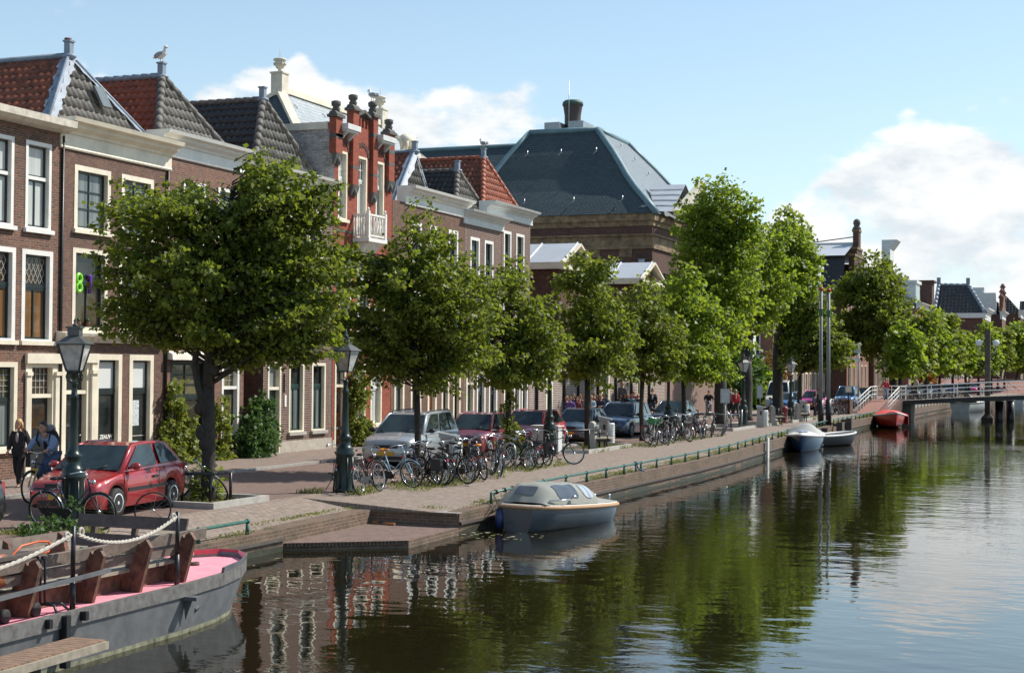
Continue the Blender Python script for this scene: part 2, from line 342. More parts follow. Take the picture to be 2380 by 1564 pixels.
# cloud banks: place of each bank given by its bearing and height above the horizon
CLOUDS = [(690, 190, 60, 45, .55), (520, 215, 70, 40, .45), (780, 235, 110, 50, .50), (980, 260, 110, 65, .6), (1180, 255, 110, 55, .55), (1130, 320, 170, 50, .5), (640, 280, 260, 60, .5),
          (880, 330, 200, 60, .5), (1500, 360, 45, 30, .36), (1800, 360, 80, 18, .30), (2260, 245, 55, 22, .30), (2120, 260, 25, 16, .22),
          (2060, 400, 130, 60, .6), (2260, 370, 120, 65, .6), (2000, 500, 150, 60, .5), (2250, 540, 220, 100, .85), (1900, 570, 150, 60, .7), (2080, 470, 170, 50, .5), (2300, 440, 120, 60, .4), (2330, 640, 200, 70, .6), (2150, 440, 190, 45, .5), (2500, 500, 200, 120, .6), (1600, 700, 400, 60, .3), (1880, 500, 110, 45, .7), (1960, 590, 160, 60, .8), (2000, 430, 110, 40, .55), (2160, 360, 110, 40, .5), (2330, 420, 120, 60, .6), (1830, 640, 120, 40, .6), (2200, 650, 260, 50, .8), (2180, 320, 90, 30, .45), (1960, 440, 60, 35, .4), (700, 150, 40, 30, .5), (600, 180, 45, 30, .45), (470, 225, 45, 30, .45), (1060, 225, 60, 30, .45), (1230, 210, 55, 28, .4)]
# pale summer haze low in the sky
hz = N(nt, 'ShaderNodeMix', data_type='RGBA'); L(MT('MULTIPLY', MT('POWER', 2.718, MT('MULTIPLY', MT('MAXIMUM', ele, 0.), -.085)), .72), hz.inputs['Factor']); L(tint.outputs['Result'], hz.inputs['A']); hz.inputs['B'].default_value = (4.75, 5.75, 6.2, 1); L(hz.outputs['Result'], bg.inputs['Color'])
acc = None
for u, v, w, h, a in CLOUDS:
    b_, e_ = vb(u, v); x = blob(b_, e_, w/K, h/K, a); acc = x if acc is None else MT('ADD', acc, x)
# elsewhere in the sky: scattered clouds of the same kind
inside = blob(-21.7, 6, 30, 17, .22)
acc = MT('ADD', MT('MULTIPLY', MT('MINIMUM', acc, .80), .80), MT('SUBTRACT', .10, inside))
n1 = cloud_noise(.22, .42, 9.); n2 = cloud_noise(.62, .9, 6.)
dens = MT('ADD', acc, MT('ADD', MT('MULTIPLY', MT('SUBTRACT', n1, .5), 1.75), MT('MULTIPLY', MT('SUBTRACT', n2, .5), .75)))
mr = N(nt, 'ShaderNodeMapRange', interpolation_type='SMOOTHSTEP', i_From_Min=.16, i_From_Max=.55); L(dens, mr.inputs['Value'])
hor = N(nt, 'ShaderNodeMapRange', i_From_Min=-1., i_From_Max=1.); L(ele, hor.inputs['Value'])
mask = MT('MULTIPLY', MT('MULTIPLY', mr.outputs[0], .97), hor.outputs[0])
# lit tops, greyer bellies
up = cloud_noise(.22, .42, 5., 1.1)
sh = N(nt, 'ShaderNodeMapRange', i_From_Min=-.14, i_From_Max=.12, i_To_Min=0., i_To_Max=1.); L(MT('SUBTRACT', n1, up), sh.inputs['Value'])
cc = N(nt, 'ShaderNodeMix', data_type='RGBA'); cc.inputs['A'].default_value = (.66, .72, .77, 1); cc.inputs['B'].default_value = (1.0, .985, .955, 1); L(sh.outputs[0], cc.inputs['Factor'])
bc = N(nt, 'ShaderNodeBackground', i_Strength=.93); L(cc.outputs['Result'], bc.inputs['Color'])
ms = N(nt, 'ShaderNodeMixShader'); L(mask, ms.inputs[0]); L(bg.outputs[0], ms.inputs[1]); L(bc.outputs[0], ms.inputs[2]); L(ms.outputs[0], out.inputs['Surface'])
W.cycles.sampling_method = 'MANUAL'; W.cycles.sample_map_resolution = 512
# ------------------------------------------------------------------ ground, road, water, quay wall
YS = [-40, 0, 26.1, 26.11, 30.3, 30.31, 36, 43, 50, 56, 66, 83, 105, 107.4, 120, 130, 140, 152, 165, 180, 195, 211, 225, 240, 260, 280, 300, 330, 360, 400, 450]
def strip(name, fa, fb, z, mat, ys=YS, zf=None):
    b = MB()
    for ya, yb in zip(ys, ys[1:]):
        za, zb = (zf(ya), zf(yb)) if zf else (z, z)
        b.quad((fa(ya), ya, za), (fb(ya), ya, za), (fb(yb), yb, zb), (fa(yb), yb, zb))
    o = b.build(name, mat); tag(o, kind='structure'); return o
qb = MB()
for ya, yb in zip(YS, YS[1:]):
    A, B = [(-17.4+bend(y), (-17.1 if y < 36 else -16.2)+bend(y), edge(y)-.42) for y in (ya, yb)]; za, zb = zq(ya), zq(yb)
    qb.quad((A[0], ya, 0), (A[1], ya, 0), (B[1], yb, 0), (B[0], yb, 0)); qb.quad((A[1], ya, 0), (A[2], ya, za), (B[2], yb, zb), (B[1], yb, 0))
tag(qb.build('quay', PAVE), kind='structure')
strip('road', lambda y: -22.7+bend(y), lambda y: -17.4+bend(y), 0., ROADM)
strip('sidewalk', lambda y: -40.+bend(y), lambda y: -22.86+bend(y), .07, SIDEM)
kb = MB()
for ya, yb in zip(YS, YS[1:]):
    A, B = -22.86+bend(ya), -22.86+bend(yb)
    kb.quad((A, ya, .074), (A+.16, ya, .074), (B+.16, yb, .074), (B, yb, .074)); kb.quad((A+.16, ya, .074), (A+.16, ya, -.02), (B+.16, yb, -.02), (B+.16, yb, .074))
tag(kb.build('kerb', STONE), kind='structure')
gd = MB(); gd.quad((-3000, -300, -.06), (-30, -300, -.06), (-30, 450, -.06), (-3000, 450, -.06)); gd.quad((-3000, 450, -.06), (3000, 450, -.06), (3000, 4000, -.06), (-3000, 4000, -.06))
gd.quad((14, -300, -.02), (3000, -300, -.02), (3000, 450, -.02), (14, 450, -.02)); gd.quad((-30, -300, -.06), (-15.1, -300, -.06), (-15.1, -40, -.06), (-30, -40, -.06))
gd.quad((14, -300, -.02), (14, 450, -.02), (14, 450, -1.5), (14, -300, -1.5))
tag(gd.build('ground', M('far_ground', (.16, .15, .12), .9, var=.3, scale=.05)), kind='structure')
m, nt2, b = nodes('canal_water'); L2 = nt2.links.new
b.inputs['Base Color'].default_value = (.011, .009, .004, 1); b.inputs['Roughness'].default_value = .015; b.inputs['IOR'].default_value = 1.52; b.inputs['Specular IOR Level'].default_value = .5
g = N(nt2, 'ShaderNodeNewGeometry')
def wn(scale, detail, stretch=(1, 1, 1), rot=0.):
    mp = N(nt2, 'ShaderNodeMapping'); mp.inputs['Scale'].default_value = stretch; mp.inputs['Rotation'].default_value = (0, 0, rot); L2(g.outputs['Position'], mp.inputs['Vector'])
    n = N(nt2, 'ShaderNodeTexNoise', i_Scale=scale, i_Detail=detail, i_Roughness=.5); L2(mp.outputs[0], n.inputs['Vector']); return n.outputs['Fac']
def m2(op, a, b_):
    n = N(nt2, 'ShaderNodeMath', operation=op)
    for i, x in enumerate((a, b_)):
        if isinstance(x, (int, float)): n.inputs[i].default_value = x
        else: L2(x, n.inputs[i])
    return n.outputs[0]
pat = N(nt2, 'ShaderNodeMapRange', i_From_Min=.42, i_From_Max=.60, i_To_Min=.12, i_To_Max=1.45); L2(wn(.16, 3., (1, .5, 1), .4), pat.inputs['Value'])
spx = N(nt2, 'ShaderNodeSeparateXYZ'); L2(g.outputs['Position'], spx.inputs[0])
lee = N(nt2, 'ShaderNodeMapRange', i_From_Min=-12.5, i_From_Max=-5.5, i_To_Min=.28, i_To_Max=.62); L2(spx.outputs['X'], lee.inputs['Value'])
amp = m2('MULTIPLY', pat.outputs[0], lee.outputs[0])
h = m2('ADD', m2('MULTIPLY', wn(.9, 2., (1, 1.6, 1), .5), .010), m2('MULTIPLY', m2('ADD', m2('MULTIPLY', wn(4.2, 2., (1, 1.5, 1), .8), .0062), m2('MULTIPLY', wn(13., 2.), .0016)), amp))
bp = N(nt2, 'ShaderNodeBump', i_Strength=1., i_Distance=1.); L2(h, bp.inputs['Height']); L2(bp.outputs[0], b.inputs['Normal'])
wb = MB(); wb.quad((-30, -60, WATER), (14, -60, WATER), (14, 450, WATER), (-30, 450, WATER)); tag(wb.build('water', m), kind='structure')
def quaywall(ys, label, coping=True):
    b = MB()
    for ya, yb in zip(ys, ys[1:]):
        A, B = edge(ya), edge(yb); za, zb = zq(ya)+.008, zq(yb)+.008
        b.quad((A, ya, -1.6), (B, yb, -1.6), (B, yb, zb), (A, ya, za)); b.quad((A-.42, ya, za), (A, ya, za), (B, yb, zb), (B-.42, yb, zb))
        b.quad((A+.05, ya, -.44), (B+.05, yb, -.44), (B+.05, yb, -.38), (A+.05, ya, -.38), 1); b.quad((A, ya, -.38), (A+.05, ya, -.38), (B+.05, yb, -.38), (B, yb, -.38), 1); b.quad((A+.05, ya, -.44), (A, ya, -.44), (B, yb, -.44), (B+.05, yb, -.44), 1)
    y = max(ys[0], 12.)
    while y < min(ys[-1], 170):
        y1 = min(y+rnd.uniform(.25, .8)*(1+y/60), ys[-1]); e0, e1 = edge(y)+.004, edge(y1)+.004; t0, t1 = WATER+rnd.uniform(.05, .17), WATER+rnd.uniform(.05, .17); b.quad((e0, y, -1), (e1, y1, -1), (e1, y1, t1), (e0, y, t0), 2); y = y1
    return tag(b.build('quay_wall', [QWALL, WOODD, ALGAE]), label, 'quay wall')
quaywall([-40, 0, 26.1], 'brown brick quay wall behind the grey barge')
quaywall([30.31, 36, 43, 50, 56, 66, 83, 105, 107.4, 120], 'long mossy brick quay wall below the green pipe rail behind the sloop')
quaywall([y for y in YS if 120 <= y <= 300], 'far curving brick quay wall beyond the footbridge')
# sunken landing between the two walls
LZ = -.50
lp = MB()
cs = [(-15.2, 26.1), (-13.14, 27.62), (-13.2, 30.3), (-15.35, 30.3)]
lp.add([(x, y, LZ) for x, y in cs], [(0, 1, 2, 3)], 0)
[lp.quad((*cs[i], -1.5), (*cs[i+1], -1.5), (*cs[i+1], LZ), (*cs[i], LZ), 1) for i in (0, 1)]
n = 34
for i in range(n):
    t = (i+.5)/n; x, y = -15.2+2.06*t, 26.1+1.52*t
    lp.obox((x+.008, y-.012, LZ-.03), (.021, .0155, 0), (.018, -.024, 0), (0, 0, .036), 1)
lo = lp.build('landing_platform', [ROADM, QWALL]); tag(lo, 'low reddish brick landing sunk into the quay beside the water', 'landing')
ta, tb = zq(26.1)+.009, zq(30.3)+.009
lw = MB(); lw.quad((-15.2, 26.1, LZ-.1), (-15.2, 26.1, ta), (-15.35, 30.3, tb), (-15.35, 30.3, LZ-.1)); lw.quad((-15.65, 26.1, ta), (-15.2, 26.1, ta), (-15.35, 30.3, tb), (-15.77, 30.3, tb))
lw.quad((-15.35, 30.3, LZ-.1), (-15.35, 30.3, tb), (-13.2, 30.3, tb), (-13.2, 30.3, -1.4)); lw.quad((-15.77, 30.3, tb+.002), (-13.2, 30.3, tb+.002), (-13.2, 30.7, tb+.004), (-15.77, 30.7, tb+.004), 1)
for i in range(56): lw.box(-15.35+.038*i, -15.35+.038*i+.03, 30.265, 30.3, tb-.06, tb+.006, 0)
lw.quad((-15.15, 26.1, -1.5), (-15.2, 26.1, -1.5), (-15.2, 26.1, ta), (-15.15, 26.1, ta))
tag(lw.build('landing_wall', [QWALL, STONE]), 'low brick retaining wall round the sunken landing', 'retaining wall')
dw = MB()
for u, v, l, w, a in ((885, 1213, .42, .05, .3), (905, 1217, .30, .07, -.2), (872, 1211, .12, .05, .9)):
    p = at(u, v, z=LZ+.03); dw.obox(p, (l/2*math.cos(a), l/2*math.sin(a), 0), (-w/2*math.sin(a), w/2*math.cos(a), 0), (0, 0, .025))
tag(dw.build('driftwood', M('orange_scrap_wood', (.38, .15, .05), .8, var=.3)), 'broken orange scraps of wood lying in the corner of the landing', 'driftwood')
# ------------------------------------------------------------------ pipe rails along the edge
def railing(ya, yb, label, step=1.62, h=.26, drop=True, off=.16):
    ys = [ya+(yb-ya)*i/max(1, round((yb-ya)/step)) for i in range(max(1, round((yb-ya)/step))+1)]
    base = (edge(ya)-off, ya, 0); h0 = h
    t = thing('pipe_rail', label, 'railing', base, group='green pipe rails along the quay edge')
    pts = [(edge(y)-off, y, h+zq(y)) for y in ys]; z0 = zq(ya)
    p0 = [(pts[0][0], pts[0][1]-.02, z0), (pts[0][0], pts[0][1]-.02, z0+h-.05)] if drop else []
    MB().tube(p0+pts, .032, 8).build('rail', RAILG, t, base)
    for y in ys[1 if drop else 0:]:
        b = MB(); x = edge(y)-off; z0 = zq(y); b.tube([(x, y, z0), (x, y, z0+h)], [.045, .026], 7); b.lathe([(.05, 0), (.05, .05)], (x, y-.025, z0+h), 8, ax=(0, 1, 0)); b.build('post', RAILG, t, base)
    return t
railing(15., 25.0, 'green pipe rail on the quay beside the barge bow')
railing(32.4, 66.5, 'long green pipe rail on the quay behind the sloop')
railing(67.4, 83.6, 'green pipe rail ending at the two flagpoles')
railing(85.2, 107., 'green pipe rail on the quay above the red boat')
railing(122., 172., 'far green pipe rail on the curving quay beyond the footbridge', step=2.2)
# ------------------------------------------------------------------ facade kit (street fronts face +X)
def house(name, label, y, x=XF, cat='house', group=None): return thing(name, label, cat, (x, y, 0), 0, group)
def off(t): return tuple(t.location)
def wall(t, y0, y1, zt, mat, holes, x=XF, back=9., z0=-.1, plinth=None, plinthz=.45, side=None):
    b = MB(); ya = sorted({y0, y1, *[h[0] for h in holes], *[h[1] for h in holes]}); za = sorted({z0, zt, *[h[2] for h in holes], *[h[3] for h in holes]})
    for a, c in zip(ya, ya[1:]):
        for e, f in zip(za, za[1:]):
            if not any(h[0] <= (a+c)/2 <= h[1] and h[2] <= (e+f)/2 <= h[3] for h in holes): b.quad((x, a, e), (x, c, e), (x, c, f), (x, a, f))
    for h in holes:
        a, c, e, f = h[:4]; d = x-.24
        b.quad((x, a, e), (d, a, e), (d, a, f), (x, a, f)); b.quad((x, c, e), (x, c, f), (d, c, f), (d, c, e)); b.quad((x, a, e), (x, c, e), (d, c, e), (d, a, e)); b.quad((x, a, f), (d, a, f), (d, c, f), (x, c, f)); b.quad((d, a, e), (d, c, e), (d, c, f), (d, a, f))
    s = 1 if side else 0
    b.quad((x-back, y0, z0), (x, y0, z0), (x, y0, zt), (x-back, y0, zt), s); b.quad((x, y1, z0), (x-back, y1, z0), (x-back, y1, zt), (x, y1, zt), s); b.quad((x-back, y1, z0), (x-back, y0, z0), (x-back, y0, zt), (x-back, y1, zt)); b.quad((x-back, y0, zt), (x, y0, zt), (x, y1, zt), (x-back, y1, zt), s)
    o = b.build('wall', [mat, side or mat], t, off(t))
    if plinth:
        p = MB(); gaps = sorted([(h[0], h[1]) for h in holes if h[2] < plinthz]); c = y0+.01
        for g0, g1 in gaps+[(y1-.01, y1)]:
            if g0-c > .05: p.box(x-.02, x+.035, c, g0, z0, plinthz)
            c = g1
        p.build('plinth', plinth, t, off(t))
    return o
def bars(b, y0, y1, z0, z1, cols, rows, x, w=.035, m=0):
    for i in range(1, cols): y = y0+(y1-y0)*i/cols; b.box(x-.02, x+.02, y-w/2, y+w/2, z0, z1, m)
    for j in range(1, rows): z = z0+(z1-z0)*j/rows; b.box(x-.017, x+.017, y0, y1, z-w/2, z+w/2, m)
def window(t, y0, y1, z0, z1, tr=None, lo=(1, 1), up=(1, 1), pl=None, pu=None, frame=None, sash=None, fw=.10, sill=True, x=XF, lead=None, trc=False, sillmat=None, fx=.015, label=None):
    """cream frame > sash bars, panes and a sill, set in a hole of the wall"""
    frame = frame or CREAM; sash = sash or SASH; pl = pl or GDARK; pu = pu or pl
    O = off(t); f = MB(); a, c = x-.16, x+fx
    f.box(a, c, y0, y0+fw, z0, z1); f.box(a, c, y1-fw, y1, z0, z1); f.box(a, c, y0+fw, y1-fw, z1-fw, z1); f.box(a, c, y0+fw, y1-fw, z0, z0+.05)
    w = f.build('window', frame, t, O)
    if label: w['label'] = label
    iy0, iy1, iz0, iz1 = y0+fw, y1-fw, z0+.05, z1-fw; xs = x-.135; s = MB(); sw = .055
    zt = iz0+(iz1-iz0)*tr if tr else None
    parts = [(iz0, zt-.03, lo, pl), (zt+.03, iz1, up, pu)] if tr else [(iz0, iz1, lo, pl)]
    if tr:
        if trc: MB().box(a, x-.05, iy0, iy1, zt-.045, zt+.045).build('transom', frame, w, O)
        else: s.box(xs-.03, xs+.035, iy0, iy1, zt-.03, zt+.03)
    for k, (e, g, cr, pm) in enumerate(parts):
        s.box(xs-.025, xs+.025, iy0, iy0+sw, e, g); s.box(xs-.025, xs+.025, iy1-sw, iy1, e, g); s.box(xs-.025, xs+.025, iy0+sw, iy1-sw, e, e+sw); s.box(xs-.025, xs+.025, iy0+sw, iy1-sw, g-sw, g)
        MB().box(xs-.03, xs-.012, iy0+sw-.01, iy1-sw+.01, e+sw-.01, g-sw+.01).build('pane', pm, w, O)
        if k == len(parts)-1 and lead:
            lb = MB(); A, B, Cz, D = iy0+sw, iy1-sw, e+sw, g-sw
            if lead == 'diamond':
                p = .17; kk = int(((B-A)*1.75+(D-Cz))/p)+2
                for sg in (1, -1):
                    for i in range(kk):
                        pts = []
                        for yy in np.linspace(A, B, 40):
                            zz = Cz-(B-A)*1.75*(1 if sg > 0 else 0)+i*p*1.75+sg*1.75*(yy-A)
                            if Cz <= zz <= D: pts.append((xs-.004, yy, zz))
                        if len(pts) > 1: lb.beam(pts[0], pts[-1], .018, .012, up=(1, 0, 0))
            else: bars(lb, A, B, Cz, D, lead[0], lead[1], xs-.006, .016)
            lb.build('leading', LEADL, w, O)
        elif cr != (1, 1): bars(s, iy0+sw, iy1-sw, e+sw, g-sw, *cr, xs)
    s.build('sash', sash, w, O)
    if sill: MB().box(x-.10, x+.10, y0-.06, y1+.06, z0-.11, z0-.001).build('sill', sillmat or frame, w, O)
    return w
def door(t, y0, y1, z0, z1, dm, tz=None, frame=None, pm=None, x=XF, fw=.11, glass=False, panels=3, lead=None):
    frame = frame or CREAM; O = off(t); f = MB()
    f.box(x-.18, x+.02, y0, y0+fw, z0, z1); f.box(x-.18, x+.02, y1-fw, y1, z0, z1); f.box(x-.18, x+.02, y0+fw, y1-fw, z1-fw, z1)
    if tz: f.box(x-.16, x-.0, y0+fw, y1-fw, tz-.05, tz+.05)
    w = f.build('door_frame', frame, t, O); top = (tz-.05) if tz else z1-fw
    d = MB(); A, B = y0+fw, y1-fw; d.box(x-.20, x-.14, A, B, z0, top)
    hs = [(z0+.12, z0+.6), (z0+.72, z0+1.15), (z0+1.27, top-.12)][:panels]
    for e, g in hs: d.box(x-.142, x-.125, A+.12, B-.12, e, g)
    dd = d.build('door', dm, t, O); MB().ell((x-.11, B-.1 if panels else A+.1, z0+1.02), (.03, .03, .03)).build('handle', CHROME, dd, O)
    if glass: MB().box(x-.13, x-.118, A+.14, B-.14, z0+1.27, top-.15).build('pane', pm or GDARK, dd, O)
    if tz:
        MB().box(x-.17, x-.155, A, B, tz+.05, z1-fw).build('pane', pm or GDARK, w, O)
        if lead: lb = MB(); bars(lb, A, B, tz+.05, z1-fw, *lead, x-.15, .018); lb.build('leading', LEADL, w, O)
    MB().box(x-.14, x+.18, y0+.02, y1-.02, -.05, max(z0, .09)).build('doorstep', STONE, t, O)
    return w
def cornice(t, y0, y1, zb, zt, mat, proj=.45, x=XF, name='cornice', back=.35):
    h = zt-zb
    prof = [(-back, 0), (.05, 0), (.07, .05*h), (.05, .10*h), (.05, .48*h), (.10, .52*h), (.12, .60*h), (proj*.55, .70*h), (proj*.6, .80*h), (proj*.92, .86*h), (proj, h), (-back, h)]
    b = MB(); b.prism([(x+px, y0, zb+pz) for px, pz in prof], (0, y1-y0, 0)); return b.build(name, mat, t, off(t))
def pantile(b, e0, e1, r1, r0, m=0, w=.25, row=.36, h=.085):
    """rows of S-shaped tiles over the slope between an eave e0-e1 and a ridge r0-r1"""
    e0, e1, r1, r0 = map(Vector, (e0, e1, r1, r0)); ex = (e1-e0).normalized(); s_ = (r0-e0); s_ = s_-ex*s_.dot(ex); Ls = s_.length; s_.normalize(); n = ex.cross(s_)
    if n.z < 0: n = -n
    a0, a1, b0, b1 = 0., (e1-e0).dot(ex), (r0-e0).dot(ex), (r1-e0).dot(ex); rows = max(1, round(Ls/row))
    for k in range(rows):
        t0, t1 = k/rows, (k+1)/rows; lo0, hi0, lo1, hi1 = a0+(b0-a0)*t0, a1+(b1-a1)*t0, a0+(b0-a0)*t1, a1+(b1-a1)*t1
        lo, hi = min(lo0, lo1), max(hi0, hi1); j0, j1 = math.floor(lo/w*4), math.ceil(hi/w*4); vs = []
        for j in range(j0, j1+1):
            x = j*w/4; ph = 2*math.pi*(j % 4)/4; wz = h*.5*(math.sin(ph)+.35*math.sin(2*ph))
            xa, xb = min(max(x, lo0), hi0), min(max(x, lo1), hi1); jit = rnd.uniform(-.006, .006)
            P = e0+ex*xa+s_*(Ls*t0-.03)+n*(wz+.042+jit); Q = e0+ex*xb+s_*(Ls*t1)+n*(wz+.005); vs += [P-n*.05, P, Q]
        c = len(vs)//3
        fs = [(i*3+1, i*3+4, i*3+5, i*3+2) for i in range(c-1)]+[(i*3, i*3+3, i*3+4, i*3+1) for i in range(c-1)]
        b.add(vs, fs, m, True)
def hipcaps(b, p, q, r=.13, step=.36, m=0):
    p, q = Vector(p), Vector(q); L_ = (q-p).length; n = max(1, round(L_/step)); d = (q-p)/n
    for i in range(n): b.tube([p+d*i-d*.08, p+d*(i+1)], [r*1.12, r*.9], 8, m)
def hiproof(t, y0, y1, ze, apex, mside, mfront, caps, x=XF, xe=-.5, back=11., ridge=None, lead=False, far=None):
    """roof with its ridge running back from the street and a hip towards it; apex (x, y, z)"""
    O = off(t); ax, ay, az = apex; xe = x+xe; bx = x-back
    r = MB(); pantile(r, (bx, y0, ze), (xe, y0, ze), (ax, ay, az), (bx, ay, az)); pantile(r, (xe, y1, ze), (bx, y1, ze), (bx, ay, az), (ax, ay, az))
    ro = r.build('roof', mside, t, O); f = MB(); pantile(f, (xe, y0, ze), (xe, y1, ze), (ax, ay, az+.01), (ax, ay, az+.01)); f.build('roof_hip', mfront, ro, O)
    c = MB()
    if lead:
        for yy in (y0, y1):
            p, q = Vector((xe, yy, ze+.10)), Vector((ax, ay, az+.10)); d = (q-p).normalized()
            for k, nn in enumerate((Vector((0, -1 if yy == y0 else 1, .8)), Vector((.8, 0, .8)))):
                sdv = (d.cross(nn)).normalized(); sdv = sdv if (sdv.z < 0) else -sdv
                ws = [.25*(1+.16*math.sin(i*1.3+k)+.1*math.sin(i*2.9)) for i in range(25)]
                for i in range(24): a, e = p+(q-p)*(i/24), p+(q-p)*((i+1)/24); c.add([a, e, e+sdv*ws[i+1], a+sdv*ws[i]], [(0, 1, 2, 3)], 0)
            c.tube([p, q], .05, 6)
        c.tube([(ax, ay, az+.05), (bx, ay, az+.05)], .09, 6)
    else:
        hipcaps(c, (xe, y0, ze+.05), (ax, ay, az+.04)); hipcaps(c, (xe, y1, ze+.05), (ax, ay, az+.04))
        hipcaps(c, (bx, ay, az+.04), (ax, ay, az+.04), .11) if not ridge else None
    c.build('hip_cap', caps, ro, O)
    if ridge: c = MB(); hipcaps(c, (bx, ay, az+.06), (ax, ay, az+.06), .10); c.build('ridge_cap', ridge, ro, O)
    k = MB(); k.box(ax-.11, ax+.09, ay-.09, ay+.09, az-.1, az+.46); k.box(ax-.14, ax+.12, ay-.12, ay+.12, az+.43, az+.48); k.ell((ax, ay, az+.02), (.24, .2, .09), 8, 5); k.build('chimney', LEAD, ro, O)
    return ro
# ---- first house from the near end: brown brick, white board cornice
A = house('brick_house', 'dark brown brick house with diamond-leaded windows and flaking white cornice board', 29.7)
hA = [(31.45, 32.47, 6.52, 8.8), (29.75, 31.0, 6.52, 8.8), (31.36, 32.58, 3.6, 5.97), (29.85, 31.12, 3.6, 5.97), (29.9, 31.25, .85, 3.05), (31.56, 32.86, .05, 3.15), (28.0, 29.2, 6.52, 8.8), (28.0, 29.2, 3.6, 5.97), (27.9, 29.3, .85, 3.05)]
wall(A, 26.5, 32.88, 9.2, BRA, hA)
for h in (hA[0], hA[1], hA[6]): window(A, *h, tr=.60, lo=(2, 1), pl=GCURT, pu=GCURT, trc=True, frame=WHITE)
for h in (hA[2], hA[3], hA[7]): window(A, *h, tr=.62, lo=(2, 1), pl=GBROWN, pu=GAMBER, lead='diamond', fw=.13, sillmat=CREAM, frame=WHITE)
for h in (hA[4], hA[8]): window(A, *h, tr=.58, pl=GGREY, pu=GYELL, lead=(5, 5), fw=.13)
door(A, *hA[5], DOORB, tz=2.17, pm=GAMBER, fw=.24, glass=True, lead=(5, 4))
b = MB(); b.box(XF+.03, XF+.12, 31.5, 32.92, 3.02, 3.28); b.box(XF+.02, XF+.07, 31.54, 31.72, .05, 2.75); b.box(XF+.02, XF+.07, 32.70, 32.88, .05, 2.75); b.box(XF+.02, XF+.11, 31.52, 31.74, 2.70, 2.8); b.box(XF+.02, XF+.11, 32.68, 32.90, 2.70, 2.8); b.build('door_surround', CREAM, A, off(A))
b = MB(); b.prism([(XF-.4, 26.5, 9.15), (XF+.05, 26.5, 9.15), (XF+.30, 26.5, 9.2), (XF+.45, 26.5, 9.28), (XF+.47, 26.5, 9.46), (XF-.4, 26.5, 9.46)], (0, 6.45, 0)); b.build('cornice', PEEL, A, off(A))
b = MB(); b.add([(-26.5, 26.5, 9.3), (-26.5, 32.9, 9.3), (-33, 32.9, 9.6), (-33, 26.5, 9.6)], [(0, 1, 2, 3)]); b.build('roof', LEAD, A, off(A))
# ---- second house: cream cornice, shop front, tall red roof
B_ = house('brick_house', 'brick house with deep cream cornice, white-blind shop windows and lead-edged red roof', 35.3)
hB = [(33.43, 35.02, 6.67, 8.41), (35.52, 37.06, 6.67, 8.41), (33.40, 34.93, 3.97, 6.16), (35.45, 37.02, 3.97, 6.16), (34.43, 35.65, .35, 3.29), (36.0, 37.17, .35, 3.29), (33.05, 34.2, .05, 3.05)]
wall(B_, 32.9, 37.72, 8.85, BRB, hB)
for h in hB[:2]: window(B_, *h, lo=(2, 3), pl=GGREY, fw=.14)
for h in hB[2:4]: window(B_, *h, tr=.62, lo=(2, 1), pl=GROOM, pu=GDARK, fw=.13)
wB = []
for i, h in enumerate(hB[4:6]): wB.append(window(B_, *h, tr=.68, pl=GDARK, pu=GBLIND, fw=.16, sill=False))
door(B_, *hB[6], DOORB, tz=2.25, fw=.14, glass=True)
b = MB(); b.box(XF+.025, XF+.10, 32.92, 33.05, .0, 3.1); b.box(XF+.025, XF+.10, 34.2, 34.42, .0, 3.1); b.box(XF+.025, XF+.14, 32.92, 34.44, 3.05, 3.3)
b.box(XF+.025, XF+.15, 34.17, 34.45, 2.75, 2.85); b.build('door_surround', CREAM, B_, off(B_))
b = MB(); b.prism([(XF, 32.75, 3.6), (XF+.10, 32.75, 3.6), (XF+.16, 32.75, 3.7), (XF+.30, 32.75, 3.76), (XF+.33, 32.75, 3.84), (XF, 32.75, 3.88)], (0, 4.95, 0)); b.build('shop_cornice', PEEL, B_, off(B_))
cornice(B_, 32.8, 37.9, 8.78, 9.6, CREAM, .52)
rB = hiproof(B_, 32.95, 37.72, 9.55, (-27.7, 35.3, 11.8), TILER, TILEG, LEAD, lead=True)
b = MB(); c0 = Vector((-26.95, 35.75, 10.62)); ex = Vector((0, 1, 0)); sx = Vector((-1.2, 0, 2.25)).normalized(); nn = ex.cross(sx); nn = nn if nn.z > 0 else -nn
b.obox(c0+nn*.10, ex*.22, sx*.34, nn*.04); b.build('skylight', GGREY, rB, off(B_))
b = MB(); b.tube([(-27.9, 35.5, 11.6), (-27.9, 35.5, 12.38)], .085, 9); b.tube([(-27.9, 35.5, 12.32), (-27.9, 35.5, 12.4)], .105, 9); b.build('flue', TERRA, rB, off(B_))
# lettering and poster in the shop window
def lettering(txt, size, name, mat, parent, O, loc, rot, extrude=.002):
    cu = bpy.data.curves.new(name, 'FONT'); cu.body = txt; cu.size = size; cu.extrude = extrude; cu.offset = .004*size/.13
    o = bpy.data.objects.new(name, cu); COL.objects.link(o)
    me = bpy.data.meshes.new_from_object(o.evaluated_get(bpy.context.evaluated_depsgraph_get())); bpy.data.objects.remove(o)
    me.materials.clear(); me.materials.append(mat); o = bpy.data.objects.new(name, me); COL.objects.link(o); o.parent = parent
    o.location = Vector(loc)-Vector(O); o.rotation_euler = rot; return o
lettering('ZEAUW', .158, 'lettering', WHITE, wB[0], off(B_), (XF-.14, 34.87, .93), (R(90), 0, R(90)))
b = MB(); b.box(XF-.144, XF-.139, 34.66, 35.4, .86, .875); b.box(XF-.144, XF-.139, 36.2, 36.95, .95, .965); b.build('white_line', WHITE, wB[0], off(B_))
b = MB(); b.box(XF-.144, XF-.137, 36.32, 36.68, 1.25, 1.98); b.build('poster', M('poster_paper', (.50, .52, .54), .6, var=.5, scale=14), wB[1], off(B_))
